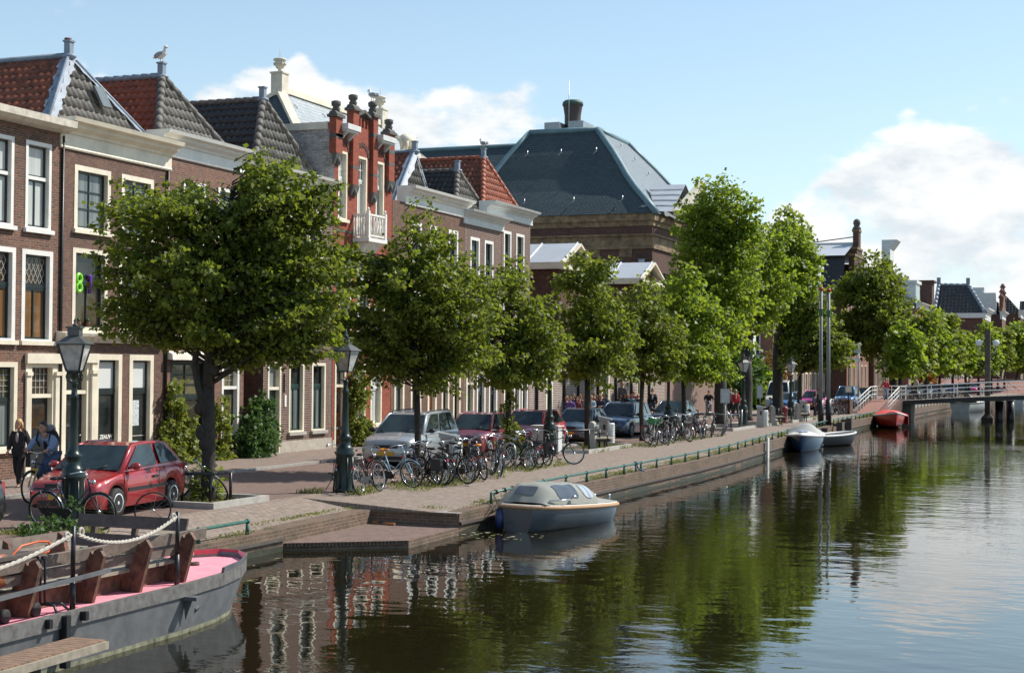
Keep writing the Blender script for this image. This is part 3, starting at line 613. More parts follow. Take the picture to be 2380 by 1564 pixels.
b = MB(); b.box(XF+.0, XF+.09, 34.32, 34.42, 1.75, 2.15); b.build('letter_box', IRONK, B_, off(B_))
def balloon8(y, z):
    t = MB()
    for dz in (.12, -.12): t.tube([(XF-.075, y+.105*math.cos(a), z+dz+.115*math.sin(a)) for a in np.linspace(0, 2*math.pi, 20)[:-1]], .052, 8, closed=True)
    o = t.build('number_balloon', M('lime_foil', (.20, .62, .02), .2, var=.08, coat=.6)); tag(o, 'lime green foil balloon shaped as an 8 in the upper window', 'balloon')
balloon8(33.78, 5.22)
b = MB(); b.tube([(XF-.075, 34.16, 5.40), (XF-.075, 34.26, 5.46), (XF-.075, 34.27, 5.2), (XF-.075, 34.24, 4.95)], .045, 8)
tag(b.build('number_balloon', M('purple_foil', (.12, .02, .30), .25, var=.1)), 'purple foil number balloon beside the green one', 'balloon')
for yy, lab in ((33.78, 'small terracotta flower pot on the upper window sill, the paler one'), (34.18, 'small terracotta flower pot with sprouting plant on the upper sill')):
    b = MB(); b.lathe([(.05, 0), (.075, .13), (.07, .135)], (XF-.07, yy, 4.03), 9); b.ell((XF-.07, yy, 4.21), (.05, .06, .06), 7, 5, 1); tag(b.build('flower_pot', [TERRA, LEAF3]), lab, 'flower pot')
for yy, z1, hh in ((32.89, 9.1, A), (37.73, 8.75, B_)): MB().tube([(XF+.05, yy, 0), (XF+.05, yy, z1)], .04, 7).build('drainpipe', IRONK, hh, off(hh))
# ---- third house
C_ = house('brick_house', 'red brown brick house with white cornice, awning over the wide window and bright red roof', 40.)
hC = [(38.05, 39.9, .75, 3.12), (40.82, 41.85, .05, 3.17), (38.5, 39.85, 3.85, 6.0), (40.5, 41.7, 3.85, 6.0), (38.6, 39.8, 6.7, 8.6), (40.5, 41.7, 6.7, 8.6)]
wall(C_, 37.74, 42.13, 9.25, BRC, hC)
window(C_, *hC[0], tr=.55, lo=(2, 1), up=(2, 3), pl=GROOM, pu=GYELL, fw=.06, frame=SASH, sillmat=WHITE)
door(C_, *hC[1], DOORB, tz=2.3, frame=WHITE, pm=GYELL, lead=(3, 4), glass=True)
for h in hC[2:4]: window(C_, *h, tr=.6, pl=GDARK, frame=WHITE)
for h in hC[4:]: window(C_, *h, tr=.5, lo=(2, 2), up=(2, 2), pl=GGREY, frame=WHITE)
b = MB(); b.prism([(XF+.02, 37.78, 3.42), (XF+.24, 37.78, 3.34), (XF+.26, 37.78, 3.16), (XF+.02, 37.78, 3.18)], (0, 2.3, 0)); b.build('awning', M('awning_canvas', (.72, .66, .56), .8), C_, off(C_))
cornice(C_, 37.15, 42.0, 9.2, 9.92, WHITE, .5)
hiproof(C_, 37.95, 42.1, 9.75, (-27.8, 40., 12.08), TILEB, TILEG, TILEG, ridge=LEAD)
# ---- fourth house: gap on its near side, green door
D_ = house('brick_house', 'narrow striped brick house with dark green door, stone string course and black tiled roof', 45.7)
hD = [(43.62, 44.5, .0, 3.12), (45.03, 46.08, .74, 3.12), (46.61, 47.62, .74, 3.12), (44.0, 45.0, 4.1, 6.2), (46.0, 46.95, 4.1, 6.2), (44.2, 45.1, 6.9, 8.5), (46.3, 47.2, 6.9, 8.5)]
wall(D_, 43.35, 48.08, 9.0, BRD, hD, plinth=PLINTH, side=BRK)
door(D_, *hD[0], DOORG, tz=2.25, fw=.10, panels=2, pm=GGREY)
for h in hD[1:3]: window(D_, *h, tr=.68, lo=(2, 1), pl=GGREY, pu=GDARK, fw=.10, sillmat=CONC, sash=DOORG)
for h in hD[3:]: window(D_, *h, tr=.5, pl=GDARK)
b = MB(); b.box(XF, XF+.10, 43.36, 48.06, 3.88, 4.06); b.build('string_course', CONC, D_, off(D_))
b = MB(); b.box(XF+.005, XF+.03, 44.72, 44.84, 1.62, 2.02); b.build('name_plate', WHITE, D_, off(D_))
b = MB(); b.box(XF+.02, XF+.05, 44.66, 44.70, 2.1, 2.75); b.build('wall_anchor', IRONK, D_, off(D_))
cornice(D_, 43.3, 47.9, 8.98, 9.65, WHITE, .46)
hiproof(D_, 43.4, 48.05, 9.5, (-27.55, 45.7, 12.3), TILEK, TILEG, TILEG)
# ---- fifth house: bright red with stone-capped piers and a balcony
E_ = house('gabled_house', 'bright red brick gabled house with stone-capped piers, arched windows and white balcony', 50.5)
hE = [(48.4, 49.1, 8.37, 10.86), (49.9, 50.68, 7.75, 10.86), (51.42, 52.12, 8.37, 10.86), (51.15, 52.1, .82, 3.1), (49.75, 50.75, .82, 3.1), (48.3, 49.15, .05, 3.1), (48.5, 49.5, 4.2, 6.8), (50.0, 51.0, 4.2, 6.8), (51.4, 52.3, 4.2, 6.8)]
wall(E_, 48.12, 52.86, 11.65, BRE, hE, plinth=PLINTH, plinthz=.35, back=8, side=BRW)
for h in (hE[0], hE[2]): window(E_, *h, tr=.62, up=(3, 3), pl=GGREY, pu=GCURT, fw=.09, sash=GREYW)
window(E_, *hE[1], tr=.72, lo=(2, 1), up=(3, 2), pl=GCURT, pu=GDARK, fw=.09, sill=False, sash=GREYW)
for h in hE[3:5]: window(E_, *h, tr=.62, pl=GCURT, pu=GCURT, fw=.10, sash=GREYW)
for h in hE[6:]: window(E_, *h, tr=.6, pl=GGREY, pu=GCURT, fw=.09)
door(E_, *hE[5], DOORR, tz=2.3, frame=CREAM, glass=True)
O = off(E_)
for y0, y1, zb, zt in ((47.95, 48.45, 10.4, 12.0), (49.28, 49.74, 9.4, 12.45), (50.92, 51.30, 9.3, 12.45), (52.26, 52.74, 9.9, 12.0)):
    p = MB(); p.box(XF-.13, XF+.15, y0, y1, zb+.3, zt); p.box(XF-.125, XF+.154, y0-.004, y1+.004, zt-.75, zt-.6, 2); p.box(XF+.0, XF+.154, y0-.006, y1+.006, zb+.9, zb+1.0, 3)
    pb = p.build('pier', [BRE, DSTONE, DSTONE, DSTONE], E_, O); yc = (y0+y1)/2; k = MB()
    k.box(XF-.20, XF+.22, y0-.07, y1+.07, zt, zt+.10); k.prism([(XF-.17, y0-.02, zt+.1), (XF+.19, y0-.02, zt+.1), (XF+.11, y0-.02, zt+.22), (XF-.09, y0-.02, zt+.22)], (0, y1-y0+.04, 0)); k.lathe([(.12, .2), (.16, .3), (.11, .40), (.17, .44), (.18, .58), (.10, .62)], (XF, yc, zt), 10); k.build('finial', DSTONE, pb, O)
    k = MB(); k.prism([(XF, y0, zb-.1), (XF+.06, y0, zb-.1), (XF+.16, y0, zb+.18), (XF+.19, y0, zb+.3), (XF, y0, zb+.3)], (0, y1-y0, 0)); k.ell((XF+.12, yc, zb+.05), (.08, .12, .14), 8, 6); k.build('corbel', DSTONE, pb, O)
p = MB(); p.box(XF-.25, XF-.003, 49.76, 50.90, 11.65, 11.95); 
for i in range(4): p.box(XF-.2, XF-.01, 49.86+.28*i, 49.96+.28*i, 11.95, 12.3)
p.prism([(XF-.3, 49.74, 12.3), (XF-.3, 50.3, 12.5), (XF-.3, 50.92, 12.3), (XF-.3, 50.92, 12.4), (XF-.3, 50.3, 12.62), (XF-.3, 49.74, 12.42)], (.42, 0, 0), 1); p.build('gable', [BRE, DSTONE], E_, O)
for y0, y1 in ((48.46, 49.27), (51.31, 52.25)):
    k = MB(); k.box(XF+.003, XF+.42, y0-.1, y1+.1, 11.62, 11.82); k.box(XF+.003, XF+.34, y0-.05, y1+.05, 11.54, 11.62)
    for yy in (y0+.12, y1-.12): k.prism([(XF, yy-.05, 11.54), (XF+.30, yy-.05, 11.54), (XF+.08, yy-.05, 11.3), (XF, yy-.05, 11.25)], (0, .1, 0))
    k.build('bracket_cornice', GREYW, E_, O)
for h in hE[:3]:
    k = MB(); yc = (h[0]+h[1])/2; rr = (h[1]-h[0])/2; n = 9
    for i in range(n):
        a0, a1 = math.pi*i/n, math.pi*(i+.86)/n; pts = [(XF+.004, yc+r_*math.cos(a), 10.86+.9*r_*math.sin(a)) for r_, a in ((rr+.02, a0), (rr+.20, a0), (rr+.20, a1), (rr+.02, a1))]; k.prism(pts, (.03, 0, 0), 0)
    k.prism([(XF+.003, yc+(rr+.0)*math.cos(a), 10.87+.85*rr*math.sin(a)) for a in np.linspace(0, math.pi, 9)], (.012, 0, 0), 1); k.build('window_arch', [BRK, BRE], E_, O)
for zz in (.72, 3.25, 7.9): MB().box(XF, XF+.012, 48.14, 52.84, zz, zz+.09).build('stone_band', DSTONE, E_, O)
b = MB(); X0, X1, Y0, Y1 = XF+.02, XF+.62, 49.62, 51.0; b.box(X0, X1+.08, Y0-.08, Y1+.08, 7.62, 7.76); b.prism([(X0, Y0+.1, 7.62), (X1, Y0+.1, 7.62), (X0+.1, Y0+.1, 7.1), (X0, Y0+.1, 7.0)], (0, Y1-Y0-.2, 0))
for p, q in (((X0, Y0), (X1, Y0)), ((X1, Y0), (X1, Y1)), ((X1, Y1), (X0, Y1))):
    b.beam((*p, 8.62), (*q, 8.62), .09, .07); b.beam((*p, 7.86), (*q, 7.86), .05, .05)
    for i in range(7): x_, y_ = p[0]+(q[0]-p[0])*i/6, p[1]+(q[1]-p[1])*i/6; b.lathe([(.022, 7.8), (.04, 8.05), (.02, 8.3), (.028, 8.6)], (x_, y_, 0), 6)
for p in ((X1, Y0), (X1, Y1)): b.box(p[0]-.06, p[0]+.06, p[1]-.06, p[1]+.06, 7.7, 8.75); b.ell((*p, 8.82), (.06, .06, .07), 7, 5)
b.build('balcony', WHITE, E_, O)
b = MB(); b.box(-34, XF-.26, 48.06, 48.2, 11.6, 11.86); b.build('parapet_coping', CREAM, E_, O)
# ---- three houses with white cornices
F_ = house('brick_house', 'brown brick house with cream shop front, white cornice and lead-edged dark red roof', 57.)
hF = [(53.2, 54.1, .7, 3.1), (54.7, 55.7, .7, 3.1), (56.3, 57.2, .05, 3.1), (57.7, 58.5, .7, 3.1), (58.9, 59.7, .7, 3.1)]+[(y, y+1., z, z+1.85) for y in (54.6, 56.4, 58.3) for z in (4.2, 7.)]
wall(F_, 52.9, 59.98, 9.55, BRB, hF, plinth=PLINTH)
for i, h in enumerate(hF): (door(F_, *h, DOORR, tz=2.3, fw=.16) if i == 2 else window(F_, *h, tr=.66, pl=(GGREY, GDARK, GCURT)[i % 3], pu=GDARK, fw=.14, frame=CREAM if i < 5 else WHITE))
MB().box(XF+.02, XF+.16, 52.95, 59.95, 3.2, 3.55).build('shop_cornice', CREAM, F_, off(F_))
cornice(F_, 54.0, 60.15, 9.48, 10.22, WHITE, .5)
hiproof(F_, 53., 60., 7.6, (-27.75, 58.6, 12.25), TILER, TILEG, LEAD, lead=True, xe=-.75)
G_ = house('brick_house', 'pale striped brick house, the narrowest of three under white cornices, with small black roof', 62.2)
hG = [(60.3, 61.2, .05, 3.1), (61.5, 62.5, .7, 3.1), (62.9, 63.9, .7, 3.1)]+[(60.64, 61.7, 6.9, 8.74), (62.26, 63.3, 6.9, 8.72), (60.64, 61.7, 4.1, 6.0), (62.26, 63.3, 4.1, 6.0)]
wall(G_, 60.0, 64.28, 9.3, BRD, hG, plinth=PLINTH)
for i, h in enumerate(hG): (door(G_, *h, DOORG, tz=2.3, fw=.14) if i == 0 else window(G_, *h, tr=.5, pl=GDARK, pu=(GROOM, GGREY)[i % 2], fw=.13, frame=WHITE))
cornice(G_, 59.85, 64.5, 9.25, 9.87, GREYW, .52)
hiproof(G_, 60.1, 64.25, 9.7, (-27.3, 62.15, 11.85), TILEK, TILEG, TILEG)
H_ = house('brick_house', 'tallest end house of the row, plum brick with white cornice and orange hipped roof', 66.2)
hH = [(64.7, 65.6, .05, 3.1), (66.0, 66.8, .7, 3.1), (67.0, 67.8, .7, 3.1)]+[(64.55, 65.5, 7.3, 9.36), (66.13, 67.2, 7.3, 9.36), (64.55, 65.5, 4.1, 6.2), (66.13, 67.2, 4.1, 6.2)]
wall(H_, 64.32, 68., 9.95, BRD, hH, plinth=PLINTH)
for i, h in enumerate(hH): (door(H_, *h, DOORG, tz=2.3, fw=.14) if i == 0 else window(H_, *h, tr=.5, pl=GDARK, pu=GROOM, fw=.13, frame=WHITE))
cornice(H_, 62.4, 68.2, 9.88, 10.52, GREYW, .5)
hiproof(H_, 63.2, 68., 10.4, (-27.6, 65.9, 12.95), TILER, TILEO, TILEO)
# ---- school front: long pale striped wall, cream portals, two gabled pavilions with zinc roofs
S_ = house('school_building', 'low pale striped brick front with cream portals and a small zinc-roofed gable', 71.)
hS = [(70.3, 71.3, .05, 3.0), (76.6, 77.3, 1.2, 3.2), (79.2, 80.6, .05, 3.2), (82.5, 83.3, 1.2, 3.2), (86, 86.8, 1.2, 3.2)]
wall(S_, 68.02, 92., 4.3, BRG, hS, back=4)
for i, h in enumerate(hS): (door(S_, *h, DOORG, frame=CREAM, fw=.2) if h[2] < .1 else window(S_, *h, pl=GGREY, lo=(2, 3)))
for yy in (68.9, 72.9, 75.1, 78.4, 81.6, 84.6, 88.3): MB().tube([(XF+.08, yy, 0), (XF+.08, yy, 4.2)], .07, 7).build('drainpipe', IRONK, S_, off(S_))
MB().box(XF-.05, XF+.15, 68.05, 91.98, 4.2, 4.5).build('coping', CONC, S_, off(S_))
for y0, y1, zt, zr, lab in ((72.9, 77.1, 8.35, 9.6, 0), (86.9, 91.1, 8.35, 9.55, 1)):
    w = MB(); yc = (y0+y1)/2; xb = -44; w.box(xb, XF-.3, y0, y1, 4.2, zt); w.add([(XF-.3, y0, zt), (XF-.3, y1, zt), (XF-.3, yc, zr-.15)], [(0, 1, 2)]); w.build('pavilion_wall', BRK, S_, off(S_))
    r = MB(); xe = XF+.1
    for s_, ye in ((-1, y0-.35), (1, y1+.35)):
        r.quad((xb, ye, zt+.1), (xe, ye, zt+.1), (xe, yc, zr), (xb, yc, zr))
        for i in range(9): xx = xe-.1-i*2.; r.beam((xx, ye, zt+.14), (xx, yc, zr+.04), .05, .07)
    r.build('pavilion_roof', ZINC, S_, off(S_)); c = MB(); c.box(xb, xe+.02, y0-.4, y0-.2, zt-.25, zt+.09); c.beam((xe, y0-.4, zt+.02), (xe, yc, zr-.08), .12, .24, up=(1, 0, 0)); c.beam((xe, y1+.4, zt+.02), (xe, yc, zr-.08), .12, .24, up=(1, 0, 0)); c.box(XF-.25, xe+.03, y0-.3, y1+.3, zt-.25, zt); c.build('gable_trim', CREAM, S_, off(S_))
G1 = house('garden_wall', 'low reddish brick garden wall with cream coping behind the parked black car', 98., cat='wall')
b = MB(); b.box(XF-.3, XF, 92.05, 110., 0, 2.6); b.box(XF-.36, XF+.06, 92.05, 110., 2.6, 2.8, 1); b.build('wall', [RAMPM, SAND], G1, off(G1))
# ---- museum behind the row: slate hip roof coloured pale for sun glare, urns and a stone beast
MU = thing('museum', 'slate hipped roof coloured pale for sun glare, cream ridges, behind the red gabled house', 'museum', (-40, 74, 0)); O = off(MU)
ez, rz, y0, y1, r0, r1 = 11.4, 17.3, 62., 85.6, 68., 79.6
b = MB(); b.box(-45.5, -34.5, 62.5, 85, 0, ez+.05); b.build('wall', BRK, MU, O)
b = MB(); b.quad((-34, y0, ez), (-34, y1, ez), (-40, r1, rz), (-40, r0, rz)); b.quad((-46, y1, ez), (-46, y0, ez), (-40, r0, rz), (-40, r1, rz)); b.add([(-46, y0, ez), (-34, y0, ez), (-40, r0, rz)], [(0, 1, 2)], 1); b.add([(-34, y1, ez), (-46, y1, ez), (-40, r1, rz)], [(0, 1, 2)], 1); ro = b.build('roof', [SLATEL, SLATE], MU, O)
b = MB(); b.beam((-40, r0, rz+.05), (-40, r1, rz+.05), .5, .3)
for p, q in (((-34, y0), r0), ((-46, y0), r0), ((-34, y1), r1), ((-46, y1), r1)): b.beam((*p, ez+.08), (-40, q, rz+.05), .42, .2)
b.build('ridge_cap', CREAM, ro, O)
b = MB()
for i in range(16):
    for j in range(3): yy = r0-1+i*.9; s_ = .18+.27*j; p = Vector((-40+6*s_, r0-.2+i*.75, rz-(rz-ez)*s_+.12)); b.tube([p+Vector((.09*math.cos(a), .09*math.sin(a)-0, -.09*math.cos(a))) for a in np.linspace(.3, 3.6, 7)], .022, 4) if (i*7+j*3) % 4 == 0 else None
b.build('roof_hook', IRONK, ro, O)
urn = [(r_*.62, z_*.62) for r_, z_ in ((.30, 0), (.34, .05), (.16, .12), (.14, .25), (.34, .42), (.46, .75), (.42, .95), (.55, 1.02), (.56, 1.12), (.48, 1.18))]
for yy, nm in ((r0, 'ornate cream stone urn on the museum ridge above the black tiled roof'), (r1, 'smaller looking cream stone urn on the ridge behind the red gabled house')):
    t = thing('stone_urn', nm, 'urn', (-40, yy, rz+.2)); O2 = off(t); b = MB(); b.box(-40.33, -39.67, yy-.33, yy+.33, rz-.3, rz+.9); b.box(-40.38, -39.62, yy-.38, yy+.38, rz+.85, rz+.93); b.build('pedestal', STONEP, t, O2)
    b = MB(); b.lathe(urn, (-40, yy, rz+.92), 14)
    for k in range(10): a = k*.628; b.ell((-40+.29*math.cos(a), yy+.29*math.sin(a), rz+.92+.45), (.06, .06, .08), 6, 4)
    b.tube([(-40, yy, rz+1.6), (-40, yy, rz+2.2)], .015, 4); b.build('urn', STONEP, t, O2)
st = thing('stone_animal', 'cream stone statue of a shaggy four-legged beast standing on a roof pedestal', 'statue', (-34, 70.8, 14.)); st.scale = (.8, .8, .8); st.location.z = 13.75; O2 = (-34, 70.8, 14.)
b = MB(); b.box(-35.2, -33, 69.6, 72.2, 11.3, 13.9); b.box(-35.4, -32.8, 69.4, 72.4, 13.9, 14.2); b.box(-34.6, -33.4, 69.9, 71.7, 14.2, 14.5); b.build('pedestal', STONEP, st, O2)
b = MB(); zb = 14.5; yb = 70.2
b.tube([(-34, yb-.05, zb+.75), (-34, yb+.25, zb+.82), (-34, yb+.75, zb+.78), (-34, yb+1.15, zb+.85), (-34, yb+1.38, zb+1.0), (-34, yb+1.62, zb+.92), (-34, yb+1.78, zb+.78)], [.26, .42, .40, .44, .32, .25, .14], 10)
for yy, dx in ((.12, .17), (.2, -.17), (1.05, .17), (1.16, -.17)): b.tube([(-34+dx, yb+yy, zb+.7), (-34+dx, yb+yy+.05, zb+.35), (-34+dx, yb+yy, zb)], [.20, .13, .12], 8)
for k in range(26): a = k*2.4; b.ell((-34+.30*math.cos(a), yb+.2+.045*k*.8, zb+.83+.28*math.sin(a)), (.08, .09, .08), 6, 4)
for s_ in (-1, 1): b.tube([(-34+.1*s_, yb+1.5, zb+1.08), (-34+.22*s_, yb+1.5, zb+1.16), (-34+.26*s_, yb+1.6, zb+1.12)], .04, 5)
b.tube([(-34, yb-.1, zb+.85), (-34, yb-.2, zb+.5), (-34, yb-.15, zb+.3)], .05, 5); b.build('beast', STONEP, st, O2)
# ---- great slate roofed hall
YB = 110.
def pb(u, v, y=YB): return at(u, v, y=y)
eR, eL, tR, tL = pb(1525, 494), pb(1150, 502), pb(1388, 301, YB+6), pb(1231, 308, YB+6)
HB = thing('great_hall', 'huge brick hall with dark blue slate mansard roof and round ventilator on top', 'hall', (eR.x, YB, 0)); O = off(HB); ex, ez = eR.x, eR.z
zt = tR.z; t2 = at(1457, 332, x=tR.x); wl = ex-30
b = MB(); b.box(wl, ex-.4, YB+.4, YB+26, 0, ez-.05); b.build('wall', BRK, HB, O)
b = MB()
for z0, z1, px in ((ez-.55, ez-.0, .25), (ez-.95, ez-.55, .1), (ez-2.5, ez-1.7, .05), (ez-2.7, ez-2.5, .16), (ez-1.7, ez-1.55, .2)): b.box(wl, ex-.4+px, YB+.4-px, YB+26, z0, z1)
for i in range(6): b.box(ex-16+i*2.6, ex-15+i*2.6, YB+.33, YB+.5, ez-3.3, ez-2.7)
b.build('cornice', SAND, HB, O)
def mans(xa, ya, za, xb, yb, zb, n=7):  # swept curve from eave to ridge
    pts = []
    for i in range(n+1): s_ = i/n; w_ = s_+.08*math.sin(math.pi*min(1, s_/.8))**2*(1-s_); pts.append((xa+(xb-xa)*w_, ya+(yb-ya)*w_, za+(zb-za)*s_))
    return pts
b = MB(); cR = mans(ex, YB, ez, tR.x, YB+6, zt); xl_ = pb(1045, 502).x; cL = mans(xl_, YB, ez, tL.x, YB+6, zt); y2 = t2.y; cB = mans(ex, y2+8, ez, tR.x, y2, zt); cLB = mans(xl_, y2+8, ez, tL.x, y2, zt)
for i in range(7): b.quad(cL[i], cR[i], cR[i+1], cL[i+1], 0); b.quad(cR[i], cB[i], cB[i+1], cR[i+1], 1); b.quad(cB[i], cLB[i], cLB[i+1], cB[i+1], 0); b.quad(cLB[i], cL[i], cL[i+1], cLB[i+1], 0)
b.quad(cR[-1], cB[-1], cLB[-1], cL[-1], 0); lz = pb(1102, 344, YB+9).z
b.quad((wl-12, YB+2.5, ez), (tL.x+2, YB+2.5, ez), (tL.x+2, YB+9, lz), (wl-12, YB+9, lz), 0); b.quad((wl-12, YB+15.5, ez), (tL.x+2, YB+15.5, ez), (tL.x+2, YB+9, lz), (wl-12, YB+9, lz), 0)
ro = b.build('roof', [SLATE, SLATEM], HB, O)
b = MB(); b.tube(cR, .28, 6); b.tube(cL, .24, 6); b.tube([cL[-1], cR[-1]], .26, 6); b.tube([cR[-1], cB[-1]], .24, 6); b.tube(cB, .24, 6); b.tube([(wl-12, YB+9, lz), (tL.x+2, YB+9, lz)], .22, 6); b.build('ridge_cap', COPPER, ro, O)
b = MB()
for u, v in ((1342, 350), (1448, 347), (1555, 345)):
    p = pb(u-216, v-0, YB+3.4); 
for i, (fx_, s_) in enumerate(((.1, .15), (.35, .15), (.62, .15), (.88, .15), (.2, .84), (.52, .84), (.85, .84))):
    k = int(s_*7); a, c = Vector(cL[k]), Vector(cR[k]); p = a.lerp(c, fx_)+Vector((0, -.15, .1)); MB().tube([p+Vector((0, 0, .3)), p, p+Vector((-.25, -.1, -.25))], .05, 4).build('roof_hook', STEEL, ro, O)
for i in range(7): k = 1+i % 6; p = Vector(cR[k]).lerp(Vector(cB[k]), .3+.08*(i*5 % 6))+Vector((.15, 0, .1)); MB().tube([p+Vector((0, .2, .15)), p, p+Vector((.05, -.25, .15))], .05, 4).build('roof_hook', STEEL, ro, O)
pc = at(1331, 301, y=YB+9); zt_ = zt; sc_ = depth_of(pc)/FOC; hs_ = (at(1331, 236, y=YB+9).z-zt_)/65.
b = MB(); b.lathe([(21*sc_, 0), (19*sc_, 24*hs_), (19*sc_, 38*hs_), (22*sc_, 53*hs_), (24*sc_, 58*hs_), (23*sc_, 62*hs_), (19*sc_, 65*hs_)], (pc.x, pc.y, zt_), 22, 0); b.build('ventilator', M('ventilator_cladding', (.062, .045, .042), .6, var=.3), ro, O)
b = MB(); b.lathe([(24.6*sc_, 57*hs_), (23.6*sc_, 63*hs_), (19*sc_, 66*hs_)], (pc.x, pc.y, zt_), 22); b.build('ventilator_rim', M('verdigris', (.05, .10, .08), .6), ro, O)
b = MB(); p1, p2 = at(1292, 300, y=YB+8), at(1347, 300, y=YB+8)
for p, w_ in ((p1, 20*sc_), (p2, 20*sc_)):
    b.box(p.x-w_*.9, p.x+w_*.9, YB+7, YB+10, zt_-.2, at(1292, 284, y=YB+7).z)
    for i in range(9): xx = p.x-w_*.9+i*w_*.22; b.box(xx, xx+.05, YB+6.97, YB+7, zt_, at(1292, 285, y=YB+7).z)
b.build('roof_plant_box', STEEL, ro, O); pa = at(1322, 300, y=YB+7.5); MB().tube([(pa.x, pa.y, zt_-.2), (pa.x, pa.y, zt_+96*hs_)], .03, 4).build('mast', STEEL, ro, O)
pe0, pe1, pl0, pl1 = at(1507, 431, y=YB+6), at(1594, 429, y=YB+6), at(1522, 491, y=YB+1.5), at(1562, 492, y=YB+1.5)
b = MB(); b.quad(pl0, pl1, pe1, pe0); b.quad((pl0.x, YB+10.5, pl0.z), (pl1.x, YB+10.5, pl1.z), pe1, pe0)
for i in range(1, 5): b.beam(pl0.lerp(pe0, i/5)+Vector((0, -.03, .04)), pl1.lerp(pe1, i/5)+Vector((0, -.03, .04)), .06, .05)
b.build('pediment_roof', ZINC, ro, O); b = MB(); xq = pl1.x+.3; b.add([(xq, YB+1.2, pl1.z-.3), (xq, YB+10.8, pl1.z-.3), (xq+.8, YB+6, pe1.z-.1)], [(0, 1, 2)]); b.beam((xq+.1, YB+1.2, pl1.z-.2), (xq+.9, YB+6, pe1.z), .5, .5); b.beam((xq+.1, YB+10.8, pl1.z-.2), (xq+.9, YB+6, pe1.z), .5, .5); b.build('pediment', STONEP, HB, O)
b = MB(); b.tube([(ex-1.2, YB+.25, 0), (ex-1.2, YB+.25, ez-3.6)], .12, 7); b.lathe([(.15, 0), (.32, .5)], (ex-1.2, YB+.25, ez-4), 7); b.build('drainpipe', STEEL, HB, O)
for yy in (YB+3., YB+7., YB+11.): b = MB(); b.box(ex-.5, ex-.36, yy, yy+1.8, ez-8, ez-4.4); b.build('window', GDARK, HB, O)
# ---- further fronts along the bending street
def rowhouse(name, label, ua, ub, zt, mat, floors, cols, corn, x=0., trim=None, cat='house', group=None, roof=None, rh=2.6, pl=None, zw=1.7):
    ya, yb = onfac(ua, x), onfac(ub, x); xm = XF+x+bend((ya+yb)/2); t = thing(name, label, cat, (xm, (ya+yb)/2, 0), 0, group)
    hs = []
    for f in range(floors):
        for c in range(cols):
            w = (yb-ya)/cols; y = ya+w*(c+.5); z = .7+f*(zt-.9)/floors; hs.append((y-min(.6, w*.3), y+min(.6, w*.3), z, z+min(2.3, (zt-.9)/floors*.72)))
    wall(t, ya, yb, zt, mat, hs, x=xm, back=8)
    for i, h in enumerate(hs): window(t, *h, tr=.6, pl=(pl or (GDARK, GGREY, GCURT)[i % 3]), pu=GDARK, frame=trim or CREAM, fw=.14, x=xm, sill=(ub-ua) > 25)
    if corn: cornice(t, ya-.05, yb+.1, zt-.1, zt+.7, corn, .5, x=xm)
    if roof:
        b = MB(); yc = (ya+yb)/2; b.quad((xm-.2, ya, zt+.5), (xm-.2, yb, zt+.5), (xm-4, yb-(yb-ya)*.1, zt+.5+rh), (xm-4, ya+(yb-ya)*.1, zt+.5+rh)); b.quad((xm-8, ya, zt+.5), (xm-.2, ya, zt+.5), (xm-4, ya+(yb-ya)*.1, zt+.5+rh), (xm-4, ya+(yb-ya)*.1, zt+.5+rh)); b.quad((xm-8, yb, zt+.5), (xm-8, ya, zt+.5), (xm-4, ya+(yb-ya)*.1, zt+.5+rh), (xm-4, yb-(yb-ya)*.1, zt+.5+rh)); b.build('roof', roof, t, off(t))
    return t, xm, ya, yb
wh, xm, ya, yb = rowhouse('white_house', 'white painted house behind the garden shrubs with dark upper windows', 1738, 1794, 8.2, WHITE, 2, 4, WHITE, -1., SASH, roof=TILEK)
b = MB(); b.box(xm, xm+.5, ya, yb, 3.9, 4.1, 1)
for i in range(6): yy = ya+.5+i*(yb-ya-1)/5; b.tube([(xm+.3, yy-.8, 3.3), (xm+.3, yy, 3.8), (xm+.3, yy+.8, 3.3)], .12, 5)
b.build('arcade', [WHITE, LEAD], wh, off(wh))
rowhouse('brick_house', 'brown brick house just past the white painted one', 1795, 1832, 8.6, BRF, 3, 4, WHITE, 0, roof=TILEK)
dm, xm, ya, yb = rowhouse('dormered_house', 'brick house with a row of three pale grey dormers on its dark roof', 1833, 1922, 9.6, BRC, 3, 8, GREYW, 0, CREAM)
b = MB(); b.quad((xm-.3, ya, 10.1), (xm-.3, yb, 10.1), (xm-4, yb, 14.6), (xm-4, ya, 14.6)); b.quad((xm-9, ya, 10.1), (xm-.3, ya, 10.1), (xm-4, ya, 14.6), (xm-5, ya, 14.6)); b.quad((xm-.3, yb, 10.1), (xm-9, yb, 10.1), (xm-5, yb, 14.6), (xm-4, yb, 14.6)); rr = b.build('roof', TILEK, dm, off(dm))
for uu in (1868, 1888, 1912):
    yy = onfac(uu, -.5); b = MB(); b.box(xm-3, xm-.7, yy-1.1, yy+1.1, 10.5, 13.0); b.box(xm-3, xm-.45, yy-1.3, yy+1.3, 13.0, 13.25); b.box(xm-.71, xm-.66, yy-.8, yy+.8, 10.9, 12.7, 1); b.build('dormer', [GREYW, GCURT], rr, off(dm))
